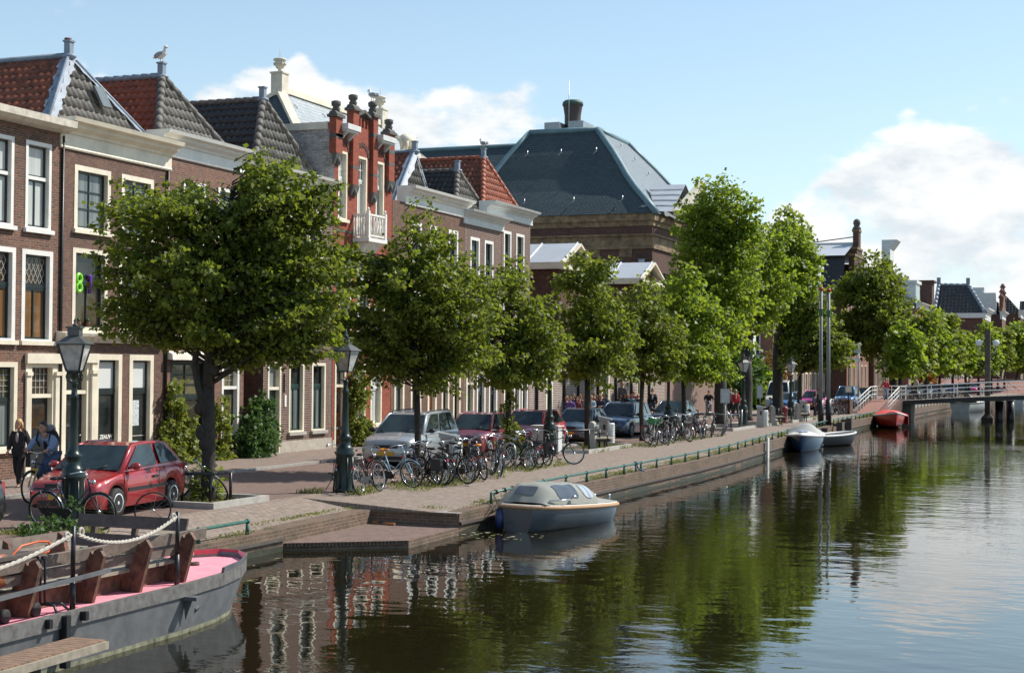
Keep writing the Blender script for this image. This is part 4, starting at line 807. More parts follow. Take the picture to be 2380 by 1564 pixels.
# stepped gable hall with finial
SG = thing('gabled_hall', 'tall brick hall with stepped gable, ball finial and zinc-topped black mansard roof', 'hall', (XF, 165, 0)); O = off(SG)
ya, yb = onfac(1968, 0), onfac(2030, 0); xg = XF+bend(ya); q = lambda u, v: at(u, v, y=ya)
zA, zB_, zC, zD, zF = q(1968, 679).z, q(1971, 575).z, q(1990, 560).z, at(1998, 540, y=(ya+yb)/2).z, at(2003, 518, y=(ya+yb)/2).z
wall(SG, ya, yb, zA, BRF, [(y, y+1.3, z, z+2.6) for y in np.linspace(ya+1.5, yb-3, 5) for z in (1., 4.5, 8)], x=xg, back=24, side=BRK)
for y in np.linspace(ya+1.5, yb-3, 5):
    for z in (1., 4.5, 8): window(SG, y, y+1.3, z, z+2.6, pl=GDARK, x=xg, sill=False)
ym = (ya+yb)/2
b = MB(); hw = (yb-ya)/2
b.quad((xg-24, ya, zA), (xg-.5, ya, zA), (xg-.5, ya+hw*.25, zB_-.8), (xg-24, ya+hw*.25, zB_-.8)); b.quad((xg-24, yb, zA), (xg-.5, yb, zA), (xg-.5, yb-hw*.25, zB_-.8), (xg-24, yb-hw*.25, zB_-.8)); rr = b.build('roof', TILEK, SG, O)
b = MB(); zr = zB_+1.; b.quad((xg-24, ya+hw*.2, zB_-.7), (xg-.5, ya+hw*.2, zB_-.7), (xg-.5, ym, zr), (xg-24, ym, zr)); b.quad((xg-24, yb-hw*.2, zB_-.7), (xg-.5, yb-hw*.2, zB_-.7), (xg-.5, ym, zr), (xg-24, ym, zr)); b.beam((xg-24, ym, zr), (xg-.3, ym, zr), .5, .3); b.build('upper_roof', ZINC, rr, O)
b = MB()
for i, (f, zt) in enumerate(((1., zA+.6), (.72, zA+2.), (.46, zB_-.6), (.25, zC-.4), (.10, zD))): b.box(xg-.5, xg+.1+i*.003, ym-hw*f, ym+hw*f, zA-.1*i, zt, 0); b.box(xg-.6, xg+.2, ym-hw*f-.1, ym+hw*f+.1, zt, zt+.25, 1)
b.build('stepped_gable', [BRK, SAND], SG, O)  # dark brick stands for the shade on the gable's near side
b = MB(); b.lathe([(.42, 0), (.5, .25), (.34, .4), (.30, max(.6, zF-zD-.8)), (.46, max(.7, zF-zD-.7)), (.2, max(.8, zF-zD-.5))], (xg-.2, ym, zD+.2), 8); b.ell((xg-.2, ym, zF), (.40, .40, .45), 9, 6); b.build('finial', DSTONE, SG, O)  # finial stone dark likewise, its shade put into the colour
b = MB(); b.tube([(xg-.3, ym, zF-1.5), (xg-7, ym, zr)], .06, 4); b.build('stay_wire', IRONK, SG, O)
# tall narrow gable top beyond it
TG = thing('gabled_house', 'dark brick house whose tall narrow white-capped gable top stands free above the trees', 'house', (XF, 200, 0)); O = off(TG)
ya, yb = onfac(2031), onfac(2108); xg = XF+bend(ya); ym = onfac(2083); q = lambda v: at(2083, v, y=ym).z
wall(TG, ya, yb, q(690), BRK, [(y, y+1.2, z, z+2.3) for y in np.linspace(ya+1., yb-2.5, 6) for z in (.8, 4.2, 7.6)], x=xg)
for y in np.linspace(ya+1., yb-2.5, 6):
    for z in (.8, 4.2, 7.6): window(TG, y, y+1.2, z, z+2.3, pl=GGREY, x=xg, sill=False)
b = MB(); b.box(xg-.8, xg, ym-1.6, ym+1.6, q(690), q(606), 0); b.box(xg-.9, xg+.1, ym-1.9, ym+1.9, q(606), q(580), 1); b.prism([(xg-.9, ym-1.9, q(580)), (xg+.15, ym-1.9, q(580)), (xg+.9, ym-1.9, q(560)), (xg-.9, ym-1.9, q(560))], (0, 3.8, 0), 1); b.build('gable_top', [BRK, GREYW], TG, O)
b = MB(); b.quad((xg-10, ya, q(690)), (xg-.8, ya, q(690)), (xg-.8, ym, q(625)), (xg-10, ym, q(625))); b.quad((xg-10, yb, q(690)), (xg-.8, yb, q(690)), (xg-.8, ym, q(625)), (xg-10, ym, q(625))); b.build('roof', LEAD, TG, O)
# low row between, then dormer house, black tiled house, last houses
rowhouse('brick_house', 'plain far brick house between the free-standing gable and the pale dormer house', 2109, 2126, 9.5, BRF, 3, 4, GREYW, 0, roof=TILEK)
dh, xm, ya, yb = rowhouse('dormered_house', 'far house with one large pale dormer window above a white cornice', 2127, 2172, 11.3, BRF, 3, 7, GREYW, 0, roof=LEAD, rh=3.2)
ym = onfac(2140); b = MB(); b.box(xm-4, xm-.6, ym-2.4, ym+2.4, 11.8, 14.6); b.box(xm-4, xm-.4, ym-2.7, ym+2.7, 14.6, 15.0); b.prism([(xm-.6, ym-2.4, 11.9), (xm-.6, ym+2.4, 11.9), (xm-.6, ym+2., 14.3), (xm-.6, ym-2., 14.3)], (.03, 0, 0), 1); b.build('dormer', [GREYW, GGREY], dh, off(dh))
p = at(2150, 690, y=yb+1); b = MB(); b.box(p.x-1.2, p.x+1.2, yb-1.5, yb+1.5, 11, at(2150, 655, y=yb).z); b.box(p.x-1.5, p.x+1.5, yb-1.8, yb+1.8, at(2150, 658, y=yb).z, at(2150, 653, y=yb).z); b.build('chimney', BRK, dh, off(dh))
YK = 260.; e1, e0_, r0_, r1_ = at(2289, 729, y=YK), at(2176, 729, y=YK), at(2182, 663, y=YK+5), at(2250, 664, y=YK+5)
BK = thing('corner_house', 'far corner house with large glinting black pantiled hip roof and dark side wall', 'house', (e1.x, YK, 0)); O = off(BK)
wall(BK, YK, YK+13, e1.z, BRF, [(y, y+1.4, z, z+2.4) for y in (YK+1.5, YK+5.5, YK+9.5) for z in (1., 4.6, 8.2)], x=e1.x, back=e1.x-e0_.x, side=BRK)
for y in (YK+1.5, YK+5.5, YK+9.5):
    for z in (1., 4.6, 8.2): window(BK, y, y+1.4, z, z+2.4, pl=GGREY, x=e1.x, sill=False, fw=.2)
cornice(BK, YK-.2, YK+13, e1.z-1., e1.z+1., GREYW, .7, x=e1.x)
b = MB(); pantile(b, (e0_.x-.3, YK-.3, e1.z), (e1.x+.1, YK-.3, e1.z), r1_, r0_, w=.62, row=.8, h=.16); pantile(b, (e1.x+.1, YK, e1.z+.3), (e1.x+.1, YK+13, e1.z+.3), r1_+Vector((0, 3, 0)), r1_, w=.62, row=.8, h=.14); b.quad((e0_.x-.3, YK+13, e1.z), (e1.x, YK+13, e1.z), r1_+Vector((0, 3, 0)), r0_+Vector((0, 3, 0))); rr = b.build('roof', M('glazed_black_pantile', (.03, .03, .028), .25, var=.5, scale=1.5), BK, O)
b = MB(); hipcaps(b, (e1.x+.1, YK-.3, e1.z+.2), r1_+Vector((0, 0, .2)), .3, 1.); hipcaps(b, (e0_.x-.3, YK-.3, e1.z+.2), r0_+Vector((0, 0, .2)), .3, 1.); hipcaps(b, r0_+Vector((0, 0, .1)), r1_+Vector((0, 0, .1)), .25, 1.)
for p in (r0_, r1_): b.box(p.x-.3, p.x+.3, p.y-.3, p.y+.3, p.z, p.z+1.3)
b.build('hip_cap', LEAD, rr, O); MB().box(e0_.x-.5, e1.x+.2, YK-.45, YK-.05, e1.z-.7, e1.z+.1).build('gutter', GREYW, BK, O)
def farhouse(label, u0, u1, vt, y, mat, roofv, roofm, extra=None, back=14):
    p0, p1 = at(u0, vt, y=y), at(u1, vt, y=y); t = thing('far_house', label, 'house', (p1.x, y, 0)); O = off(t)
    hs = [(y+1+i*3., y+2.4+i*3., z, z+2.3) for i in range(3) for z in (1., 4.6, 8.2)]
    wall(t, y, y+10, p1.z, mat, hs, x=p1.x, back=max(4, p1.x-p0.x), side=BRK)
    for h in hs: window(t, *h, pl=GGREY, x=p1.x, sill=False, fw=.2)
    cornice(t, y-.1, y+10, p1.z-.9, p1.z+.5, GREYW, .6, x=p1.x)
    if roofm:
        rz = at(u0, roofv, y=y+4).z; b = MB(); x0, x1 = p0.x-.3, p1.x
        pantile(b, (x0, y, p1.z), (x1, y, p1.z), (x1-3, y+4, rz), (x0, y+4, rz), w=.6, row=.8, h=.12); pantile(b, (x1, y, p1.z), (x1, y+10, p1.z), (x1-3, y+6, rz), (x1-3, y+4, rz), w=.6, row=.8, h=.12); b.quad((x0, y+4, rz), (x1-3, y+4, rz), (x1-3, y+6, rz), (x0, y+6, rz)); b.build('roof', roofm, t, O)
    return t, p0, p1
t, p0, p1 = farhouse('far reddish brick house with stepped pinnacled gable next to the black roofed corner house', 2300, 2329, 730, 278., BRC, 690, None)
b = MB(); zz = lambda v: at(2315, v, y=278).z
for i, (f, v) in enumerate(((1, 712), (.7, 698), (.4, 685))): b.box(p1.x-.5, p1.x+.05+.01*i, 283-4.6*f, 283+4.6*f, p1.z-.1*i, zz(v))
for f in (-1, -.55, 0, .55, 1): b.lathe([(.35, 0), (.35, 1.6), (.6, 1.7), (.2, 2.4)], (p1.x-.2, 283+4.4*f, zz(712 if abs(f) == 1 else 698 if f else 685)-.2), 6)
b.build('stepped_gable', [BRC], t, off(t)); b = MB(); b.box(p0.x-2, p1.x-1, 279, 287, p1.z, zz(700)); b.prism([(p0.x-3, 278.6, p1.z), (p1.x-1, 278.6, p1.z), (p1.x-1, 278.6, zz(705)), (p0.x+1, 278.6, zz(680)), (p0.x-3, 278.6, zz(680))], (0, .4, 0)); b.box(p0.x-3, p0.x-1, 279, 282, zz(690), zz(667)); b.build('side_gable', GREYW, t, off(t))
farhouse('far house with dark mansard roof and grey top at the end of the row', 2329, 2372, 727, 292., BRK, 686, TILEK)
farhouse('last far house of the row, half hidden by trees', 2372, 2440, 735, 310., BRF, 700, TILEK)
sb = thing('side_canal_bridge', 'low arched brick bridge with white railing over a far side canal', 'bridge', (-20, 246, 0)); O = off(sb); b = MB()
ys = np.linspace(222, 259, 14)
for a, c in zip(ys, ys[1:]):
    za, zc = [1.9*math.sin(math.pi*(y-222)/37) for y in (a, c)]; xa, xc = XF+bend(a), XF+bend(c); b.quad((xa-4, a, za), (edge(a)+.3, a, za), (edge(c)+.3, c, zc), (xc-4, c, zc)); b.quad((edge(a)+.3, a, -1), (edge(c)+.3, c, -1), (edge(c)+.3, c, zc), (edge(a)+.3, a, za), 1)
b.build('deck', [RAMPM, QWALL], sb, O); b = MB()
ys = np.linspace(232, 256, 16)
for i, y in enumerate(ys):
    z = 1.9*math.sin(math.pi*(y-222)/37); x_ = XF-1+bend(y); b.beam((x_, y, z), (x_, y, z+1.6), .12, .12)
    if i: yp = ys[i-1]; zp_ = 1.9*math.sin(math.pi*(yp-222)/37); xp = XF-1+bend(yp); [b.beam((xp, yp, zp_+h_), (x_, y, z+h_), .1, .12) for h_ in (.8, 1.6)]
b.build('railing', WHITE, sb, O)
# ------------------------------------------------------------------ trees, shrubs, grass
def mesh_np(name, V, F, mat, parent=None, smooth=False):
    me = bpy.data.meshes.new(name); nv, nf = len(V), len(F); k = F.shape[1]
    me.vertices.add(nv); me.vertices.foreach_set('co', V.astype(np.float32).ravel()); me.loops.add(nf*k); me.loops.foreach_set('vertex_index', F.astype(np.int32).ravel())
    me.polygons.add(nf); me.polygons.foreach_set('loop_start', np.arange(0, nf*k, k, dtype=np.int32)); me.polygons.foreach_set('loop_total', np.full(nf, k, dtype=np.int32))
    me.materials.append(mat); me.update(calc_edges=True); me.validate()
    o = bpy.data.objects.new(name, me); COL.objects.link(o)
    if parent is not None: o.parent = parent
    return o
def leaves(P, D, size, rs, up=.6):
    """one folded kite-shaped leaf per point P, tip along D"""
    n = len(P); D = D/np.linalg.norm(D, axis=1, keepdims=True)
    nr = rs.normal(0, .55, (n, 3)); nr[:, 2] += up; nr -= D*(nr*D).sum(1, keepdims=True); nr /= np.linalg.norm(nr, axis=1, keepdims=True)
    sd = np.cross(D, nr); s = size*rs.uniform(.5, 1.38, (n, 1)); w = s*rs.uniform(.36, .5, (n, 1))
    V = np.stack([P, P+D*s*.45+sd*w+nr*s*.10, P+D*s-nr*s*.12, P+D*s*.45-sd*w+nr*s*.10], 1).reshape(-1, 3)
    return V, np.arange(n*4).reshape(-1, 4)
def sprays(lobes, n, rs, per=14, length=.55, droop=.35, core=.3):
    """leafy twigs spread through the crown's lobes (centre, radii); returns leaf points, directions and twig starts"""
    vol = np.array([l[1][0]*l[1][1]*l[1][2] for l in lobes])**.75; vol /= vol.sum(); PP, DD, SS = [], [], []
    cen = np.mean([l[0] for l in lobes], 0)
    for l, q in zip(lobes, vol):
        m = max(6, int(n*q)); d = rs.normal(0, 1, (m, 3)); d /= np.linalg.norm(d, axis=1, keepdims=True)
        rad = np.where(rs.random(m) < core, rs.uniform(.25, .8, m), rs.uniform(.72, 1.0, m))[:, None]
        # uneven outline: lumps and hollows
        ph = rs.uniform(0, 6.28, 6); lump = 1+.13*np.sin(d[:, :1]*5+ph[0])*np.sin(d[:, 2:]*6+ph[1])+.12*np.sin(d[:, 1:2]*7+ph[2])
        S = np.array(l[0])+d*np.array(l[1])*rad*lump
        out = d*.8+(S-cen)/(np.linalg.norm(S-cen, axis=1, keepdims=True)+.01)*.5+rs.normal(0, .45, (m, 3)); out[:, 2] += .12; out /= np.linalg.norm(out, axis=1, keepdims=True)
        Ln = length*rs.uniform(.5, 1.5, (m, 1)); t = rs.uniform(0, 1, (m, per))
        t3 = t[..., None]; P = S[:, None]+out[:, None]*Ln[:, None]*t3; P[..., 2] -= droop*(Ln*t**2)
        P += rs.normal(0, .055*length/.55, P.shape); Dd = out[:, None]*.6+rs.normal(0, .7, P.shape); Dd[..., 2] -= .35
        PP.append(P.reshape(-1, 3)); DD.append(Dd.reshape(-1, 3)); SS.append(S)
    return np.concatenate(PP), np.concatenate(DD), np.concatenate(SS)
GT = 'lime trees along the quay'
def boughs(lobes, nb, rs, axis, zf, per_m, spread):
    """arching boughs from the trunk to the skin of the crown, leafy along their outer part and drooping at the tip"""
    C_ = np.array([l[0] for l in lobes]); Rd = np.array([l[1] for l in lobes]); w = (Rd[:, 0]*Rd[:, 2])**.8; w /= w.sum(); PP, DD, br = [], [], []
    while len(br) < nb:
        k = rs.choice(len(lobes), p=w); d = rs.normal(0, 1, 3); d /= np.linalg.norm(d); T_ = C_[k]+d*Rd[k]*rs.choice([.78, 1., 1.22, 1.42], p=[.24, .40, .25, .11])
        q = ((T_-C_)/(Rd*.93)); ins = ((q**2).sum(1) < 1).any()
        if ins and rs.random() < .66: continue
        z0 = max(zf+rs.uniform(0, .18)*(C_[:, 2].max()-zf), min(T_[2]-.2, T_[2]-rs.uniform(.12, .62)*np.hypot(*(T_[:2]-axis(T_[2])[:2]))-rs.uniform(0, .3))); A_0 = axis(z0); L_ = np.linalg.norm(T_-A_0)
        if L_ < .25: continue
        M_ = (A_0+T_)/2+np.array([0, 0, .10*L_])+rs.normal(0, .05*L_, 3); E_ = T_+(T_-M_)*rs.uniform(.02, .30)-np.array([0, 0, rs.uniform(.0, .16)*min(L_, 2.)])
        bz = lambda t: A_0*(1-t)**2+2*M_*t*(1-t)+E_*t*t
        br.append([bz(t) for t in (0, .35, .65, 1.)]); m = max(8, int(per_m*L_)); t = 1-(1-rs.uniform(.0, 1, m)**.8)*min(.75, 1.7/L_+.12); t = t[:, None]; P = bz(t); tg = 2*(M_-A_0)*(1-t)+2*(E_-M_)*t; tg /= np.linalg.norm(tg, axis=1, keepdims=True)
        r_ = spread*(.22+.85*np.sin(np.pi*np.clip((t-.2)/.85, 0, 1))); o_ = rs.normal(0, .5, P.shape)*r_; o_[:, 2] = o_[:, 2]*.5-.40*np.hypot(o_[:, 0], o_[:, 1]); PP.append(P+o_); D = tg*.5+rs.normal(0, .55, P.shape)+o_*1.2; D[:, 2] -= .35; DD.append(D)
    return np.concatenate(PP), np.concatenate(DD), br
def tree(label, base, marks, trunk_r, n, leaf, mat, seed, fork=None, name='lime_tree', group=GT, lean=None, suckers=0, spread=.30, per_m=46):
    """marks: crown masses (u, v, half width, half height) read off at the tree's own distance; n boughs"""
    rs = np.random.RandomState(seed); base = Vector((base[0], base[1], 0)); t = thing(name, label, 'tree', base, 0, group)
    d = depth_of(base); k = d/FOC; lobes = []
    for u, v, ru, rv in marks:
        c = np.array(at(u, v, d=d+rs.uniform(-.55, .55)*ru*k)-base); lobes.append((c, (ru*k*.97, ru*k*.95+.12, rv*k*.97)))
    zlow = min(l[0][2]-l[1][2] for l in lobes); zf = fork or zlow+.4; zt = max(l[0][2]+l[1][2]*.5 for l in lobes); tops = [l[0] for l in lobes if l[0][2] > zt-.35*(zt-zf)]; tx = np.mean(tops, 0); lx = lean or (0, 0); wob = rs.normal(0, .07, 4)
    def axis(z): f = min(1., max(0., (z-zf)/max(.1, zt-zf))); return np.array([lx[0]+(tx[0]-lx[0])*f+wob[0]*math.sin(5*f), lx[1]+(tx[1]-lx[1])*f+wob[1]*math.sin(6*f), z])
    P, D, br = boughs(lobes, n, rs, axis, zf, per_m, spread); V, F = leaves(P, D, leaf, rs); mesh_np('crown', V, F, mat, t)
    w = MB(); tp = [Vector((0, 0, -.1)), Vector((.02, .01, .25)), Vector((lx[0]*.4+.04*rs.normal(), .03*rs.normal(), zf*.5)), Vector(axis(zf))]
    w.tube(tp, [trunk_r*1.5, trunk_r*1.1, trunk_r, trunk_r*.92], 9); w.tube([Vector(axis(zf+(zt-zf)*i/8)) for i in range(8)], [trunk_r*.92*(1-.9*i/7) for i in range(8)], 7)
    for b_ in br: L_ = float(np.linalg.norm(b_[3]-b_[0])); r0 = min(trunk_r*.34, .008+.011*L_*(leaf/.13)**.5); w.tube(b_, [r0, r0*.7, r0*.42, r0*.15], 4)
    if suckers:
        m = suckers; th = rs.uniform(0, 6.28, m); Pq = np.stack([np.cos(th)*rs.uniform(.1, .42, m), np.sin(th)*rs.uniform(.1, .42, m), np.abs(rs.normal(0, .33, m))+.08], 1); Dq = np.stack([np.cos(th), np.sin(th), rs.uniform(-.3, .8, m)], 1); V, F = leaves(Pq, Dq, leaf, rs); mesh_np('leaves', V, F, LEAF1, t)
    w.build('trunk', BARK, t)
    return t
t1 = tree('nearest lime tree on the quay, forked knobbly trunk beside the dark red car', (-18.65, 28.75),
     [(638, 388, 46, 48), (655, 440, 75, 55), (738, 425, 28, 42), (742, 470, 30, 38), (335, 458, 48, 33), (430, 445, 68, 42), (380, 520, 108, 68), (300, 548, 42, 56), (520, 520, 118, 88), (650, 540, 108, 80), (760, 562, 46, 48), (420, 620, 130, 88), (560, 640, 140, 98), (700, 650, 98, 78), (775, 640, 36, 56), (290, 660, 55, 56), (265, 728, 40, 34), (340, 718, 56, 38), (560, 745, 105, 55), (690, 740, 76, 56), (735, 790, 38, 36), (600, 796, 55, 26), (470, 695, 66, 42)],
     .15, 400, .115, LEAF1, 11, fork=2.5, suckers=230, spread=.30, per_m=52)
w = MB(); bs = Vector((-18.65, 28.75, 0)); d1 = depth_of(bs); q = lambda u, v: at(u, v, d=d1)-bs
w.tube([q(485, 985), q(462, 900), q(452, 850), q(458, 800), q(430, 740), q(400, 690)], [.10, .085, .075, .07, .05, .03], 8); w.tube([q(458, 800), q(472, 770), q(478, 745)], [.05, .04, .03], 6)
for u, v, r in ((468, 1005, .14), (478, 1030, .16), (462, 950, .11), (498, 860, .12)): w.ell(q(u, v), (r, r, r*1.3), 8, 6)
w.build('limb', BARK, t1)
tree('lime tree with feathery top behind the bicycles and silver car', (-18.2, 38.7),
     [(990, 482, 20, 24), (975, 520, 46, 33), (1010, 545, 33, 28), (960, 570, 66, 38), (1040, 590, 52, 38), (930, 640, 95, 48), (1070, 650, 76, 43), (1000, 660, 100, 58), (900, 710, 96, 48), (1060, 720, 105, 52), (960, 760, 116, 56), (1110, 760, 50, 32), (880, 790, 76, 38), (1010, 820, 105, 42), (1110, 810, 50, 32), (870, 838, 54, 32), (1000, 875, 52, 26), (800, 575, 24, 18), (822, 620, 42, 38), (795, 740, 30, 26)], .095, 330, .125, LEAF1, 12, fork=2.3, spread=.32, per_m=46)
tree('slim lime tree with leafy ivy on its trunk between the two red cars', (-18.3, 46.), [(1190, 612, 24, 26), (1165, 650, 48, 36), (1215, 665, 42, 34), (1150, 710, 56, 46), (1225, 720, 62, 50), (1265, 740, 40, 40), (1160, 770, 70, 46), (1240, 790, 70, 44), (1190, 830, 95, 42), (1270, 828, 40, 38), (1118, 838, 45, 34), (1200, 868, 60, 22)], .10, 210, .145, LEAF1, 13, fork=2.2, suckers=160, spread=.34, per_m=42)
tree('lime tree in the grass pit by the slotted bench and ribbed bin', (-18.25, 53.9), [(1362, 600, 22, 22), (1350, 640, 42, 34), (1395, 620, 24, 16), (1410, 605, 18, 12), (1312, 642, 22, 13), (1335, 690, 48, 46), (1395, 690, 50, 44), (1340, 750, 52, 48), (1410, 750, 56, 46), (1370, 800, 76, 50), (1445, 770, 38, 50), (1330, 840, 44, 32), (1400, 850, 55, 30)], .12, 210, .16, LEAF1, 14, fork=2.6, spread=.36, per_m=40)
tree('lime tree between the dark blue estate car and the leaning bicycles', (-18.1, 60.6), [(1500, 660, 26, 26), (1485, 700, 46, 34), (1530, 715, 38, 34), (1475, 755, 48, 44), (1540, 770, 50, 44), (1500, 820, 66, 44), (1545, 838, 40, 32), (1470, 845, 34, 28)], .10, 160, .175, LEAF1, 15, fork=2.5, spread=.38, per_m=38)
tree('lime tree beside the parked black car, last of the small ones', (-17.8, 66.), [(1595, 645, 28, 28), (1550, 680, 26, 32), (1610, 695, 46, 38), (1580, 745, 50, 44), (1645, 755, 42, 46), (1600, 800, 62, 44), (1660, 820, 36, 36), (1610, 850, 60, 30), (1675, 852, 22, 18)], .10, 180, .18, LEAF2, 16, fork=2.6, spread=.40, per_m=38)
tree('tall old lime tree with broad bright crown in front of the great hall', (-19.8, 81.2), [(1660, 432, 34, 32), (1640, 475, 44, 36), (1700, 470, 52, 36), (1735, 490, 26, 24), (1615, 530, 42, 46), (1670, 545, 60, 48), (1730, 560, 46, 52), (1620, 610, 52, 50), (1700, 630, 70, 56), (1620, 690, 60, 46), (1705, 705, 62, 48), (1660, 765, 76, 50), (1590, 660, 38, 40), (1640, 820, 40, 22)], .34, 330, .215, LEAF2, 17, fork=3.6, spread=.55, per_m=34)
tree('old lime tree whose dark trunk stands behind the lamp post and red-jacketed walker', (-20., 88.4), [(1790, 545, 38, 30), (1765, 590, 50, 44), (1745, 650, 56, 52), (1795, 660, 44, 44), (1750, 715, 54, 44)], .32, 190, .225, LEAF2, 18, fork=4.4, spread=.55, per_m=34)
tree('tall lime tree beside the white van with thick dark trunk', (-20.9, 102.), [(1825, 512, 26, 26), (1840, 545, 42, 34), (1870, 580, 28, 30), (1835, 610, 52, 44), (1810, 660, 56, 50), (1868, 665, 34, 44), (1850, 722, 54, 50), (1840, 780, 42, 36)], .36, 250, .24, LEAF2, 19, fork=4.6, spread=.6, per_m=34)
tree('smaller lime tree behind the two flagpoles', (-19.2, 101.), [(1888, 710, 34, 30), (1905, 750, 46, 36), (1935, 775, 36, 38), (1890, 795, 56, 36), (1950, 812, 36, 26), (1853, 825, 36, 26)], .13, 150, .225, LEAF1, 20, fork=2.6, spread=.5, per_m=34)
tree('big lime tree with dark forked trunk beyond the footbridge ramp', (-19.4, 150.), [(2030, 602, 24, 22), (2012, 635, 40, 32), (2058, 640, 36, 36), (1985, 650, 24, 24), (1995, 690, 44, 40), (2055, 700, 48, 44), (2025, 740, 62, 44), (1975, 765, 32, 34), (2085, 755, 36, 44), (2040, 795, 66, 32)], .42, 260, .33, LEAF1, 21, fork=4.6, spread=.85, per_m=26)
FT = [(2092, [(2105, 790, 32, 34), (2098, 830, 36, 28)]), (2122, [(2150, 742, 20, 22), (2138, 785, 34, 36), (2135, 830, 36, 26)]), (2152, [(2166, 738, 18, 20), (2172, 775, 30, 34), (2170, 822, 36, 30)]), (2184, [(2200, 745, 18, 20), (2203, 782, 28, 32), (2200, 825, 34, 28)]), (2214, [(2238, 792, 22, 20), (2232, 825, 30, 28)]), (2244, [(2268, 800, 24, 24), (2264, 832, 28, 24)]), (2274, [(2294, 765, 14, 18), (2296, 800, 24, 30), (2292, 835, 26, 22)]), (2304, [(2328, 785, 22, 24), (2326, 825, 26, 28)]), (2334, [(2362, 770, 18, 20), (2358, 805, 26, 34)]), (2362, [(2388, 775, 26, 30), (2385, 820, 30, 34)])]
FL = ['first', 'second', 'third', 'fourth', 'fifth', 'sixth', 'seventh', 'eighth', 'ninth', 'tenth']
for i, (u, mk) in enumerate(FT):
    y = onfac(u, 8.2); x = -17.8+bend(y); tree('far lime tree in the row beyond the footbridge, %s after the big dark one' % FL[i], (x, y), mk, .16, 100, .40, (LEAF2, LEAF1)[i % 2], 40+i, fork=2.2, name='far_lime_tree', group='far lime trees beyond the footbridge', spread=.8, per_m=22)
def bush(name, label, base, lobes, n, leaf, mat, seed, cat='shrub', per=10, length=.3, stems=8, core=.3, stemm=None):
    """lobes relative to the base: (x, y, z, rx, ry, rz)"""
    rs = np.random.RandomState(seed); t = thing(name, label, cat, base); L_ = [(np.array(l[:3]), l[3:]) for l in lobes]
    P, D, S = sprays(L_, n, rs, per, length, core=core); P[:, 2] = np.maximum(P[:, 2], .03); V, F = leaves(P, D, leaf, rs); mesh_np('foliage', V, F, mat, t)
    w = MB()
    for i in rs.choice(len(S), min(stems, len(S)), False): e = Vector(S[i]); w.tube([(e.x*.3, e.y*.3, 0), (e.x*.6, e.y*.6, e.z*.55), e], [.025, .018, .008], 5)
    w.build('stem', stemm or BARK, t); return t
bush('climbing_plant', 'yellow green climber growing beside the wide shop window', (-25.8, 37.9, 0), [(0, 0, 1.2, .2, .35, .85), (0, .1, 2., .13, .25, .45), (.1, .5, .5, .3, .6, .5), (0, 1.0, 1., .12, .3, .5), (.1, -.2, .5, .2, .3, .5), (.0, .45, 1.6, .1, .2, .3)], 230, .15, LEAF4, 61, 'climber', per=9, length=.32)
bush('climbing_plant', 'leafy climber with russet tips at the foot of the white framed door', (-25.75, 40.4, 0), [(0, 0, .8, .15, .3, .7), (0, .15, 1.7, .08, .12, .35), (0, -.1, .25, .25, .4, .25)], 110, .16, LEAF4, 62, 'climber', per=8, length=.28)
bush('alley_shrub', 'dark green bushy shrub filling the alley mouth by the green door', (-25.6, 42.2, 0), [(0, 0, .7, .55, .75, .7), (-.1, .3, 1.25, .4, .45, .55), (.1, -.3, .5, .4, .5, .5), (-.1, .75, .9, .3, .3, .6), (0, .5, 1.75, .2, .25, .3)], 520, .11, LEAFS, 63, per=11, length=.3)
bush('climbing_rose', 'tall rose climber against the bright red house', (-25.75, 49.55, 0), [(0, 0, 1.5, .2, .35, .8), (0, .1, 2.4, .18, .28, .5), (.1, .35, .5, .3, .55, .45), (0, 0, .5, .25, .45, .5), (.0, .25, 1.9, .15, .3, .4)], 420, .13, LEAF4, 64, 'climber', per=10, length=.32)
bush('garden_shrub', 'dark ivy mass on the end of the garden wall', (-25.4, 108.5, 0), [(0, 0, 2, 1, 2.5, 2), (0, 3, 2.2, 1.2, 2.5, 2.2), (-.5, 1, 4.5, 1, 2.5, 1.8)], 500, .3, LEAF3, 65, per=10, length=.8)
bush('garden_shrub', 'russet tipped shrub in front of the white house', (-25.6, 119.5, 0), [(0, 0, 1.8, 1., 2.2, 1.6), (0, 3, 2.6, .8, 2., 1.4)], 260, .3, LEAFR, 66, per=10, length=.7)
bush('garden_shrub', 'bright green shrub behind the white van', (-25.5, 113.5, 0), [(0, 0, 1.5, 1., 2.5, 1.5), (0, 3.5, 2., 1., 2., 1.5)], 280, .3, LEAF2, 67, per=10, length=.7)
bush('flowering_shrub', 'orange red flowering shrub on the far pavement', (-22.5+bend(190), 190, 0), [(0, 0, 1.8, .8, 1.5, 1.6)], 90, .45, leafmat('orange_flower', (.35, .05, .02), (.12, .2, .03), (.4, .1, .03)), 68, per=9, length=.7)
bush('ivy', 'yellow green ivy climbing the slim lime trunk between the red cars', (-18.22, 45.9, 0), [(0, 0, 1.5, .14, .14, .75), (.1, 0, .8, .2, .2, .35)], 55, .14, LEAF4, 69, per=8, length=.2, stems=3)
bush('weed_clump', 'tall flowering weeds at the foot of the green lamp post by the barge', (-17.35, 21.95, 0), [(0, 0, .14, .40, .45, .13), (.1, .3, .36, .10, .12, .24), (-.1, -.4, .13, .18, .25, .12)], 95, .07, LEAFS, 70, 'weeds', per=9, length=.2)
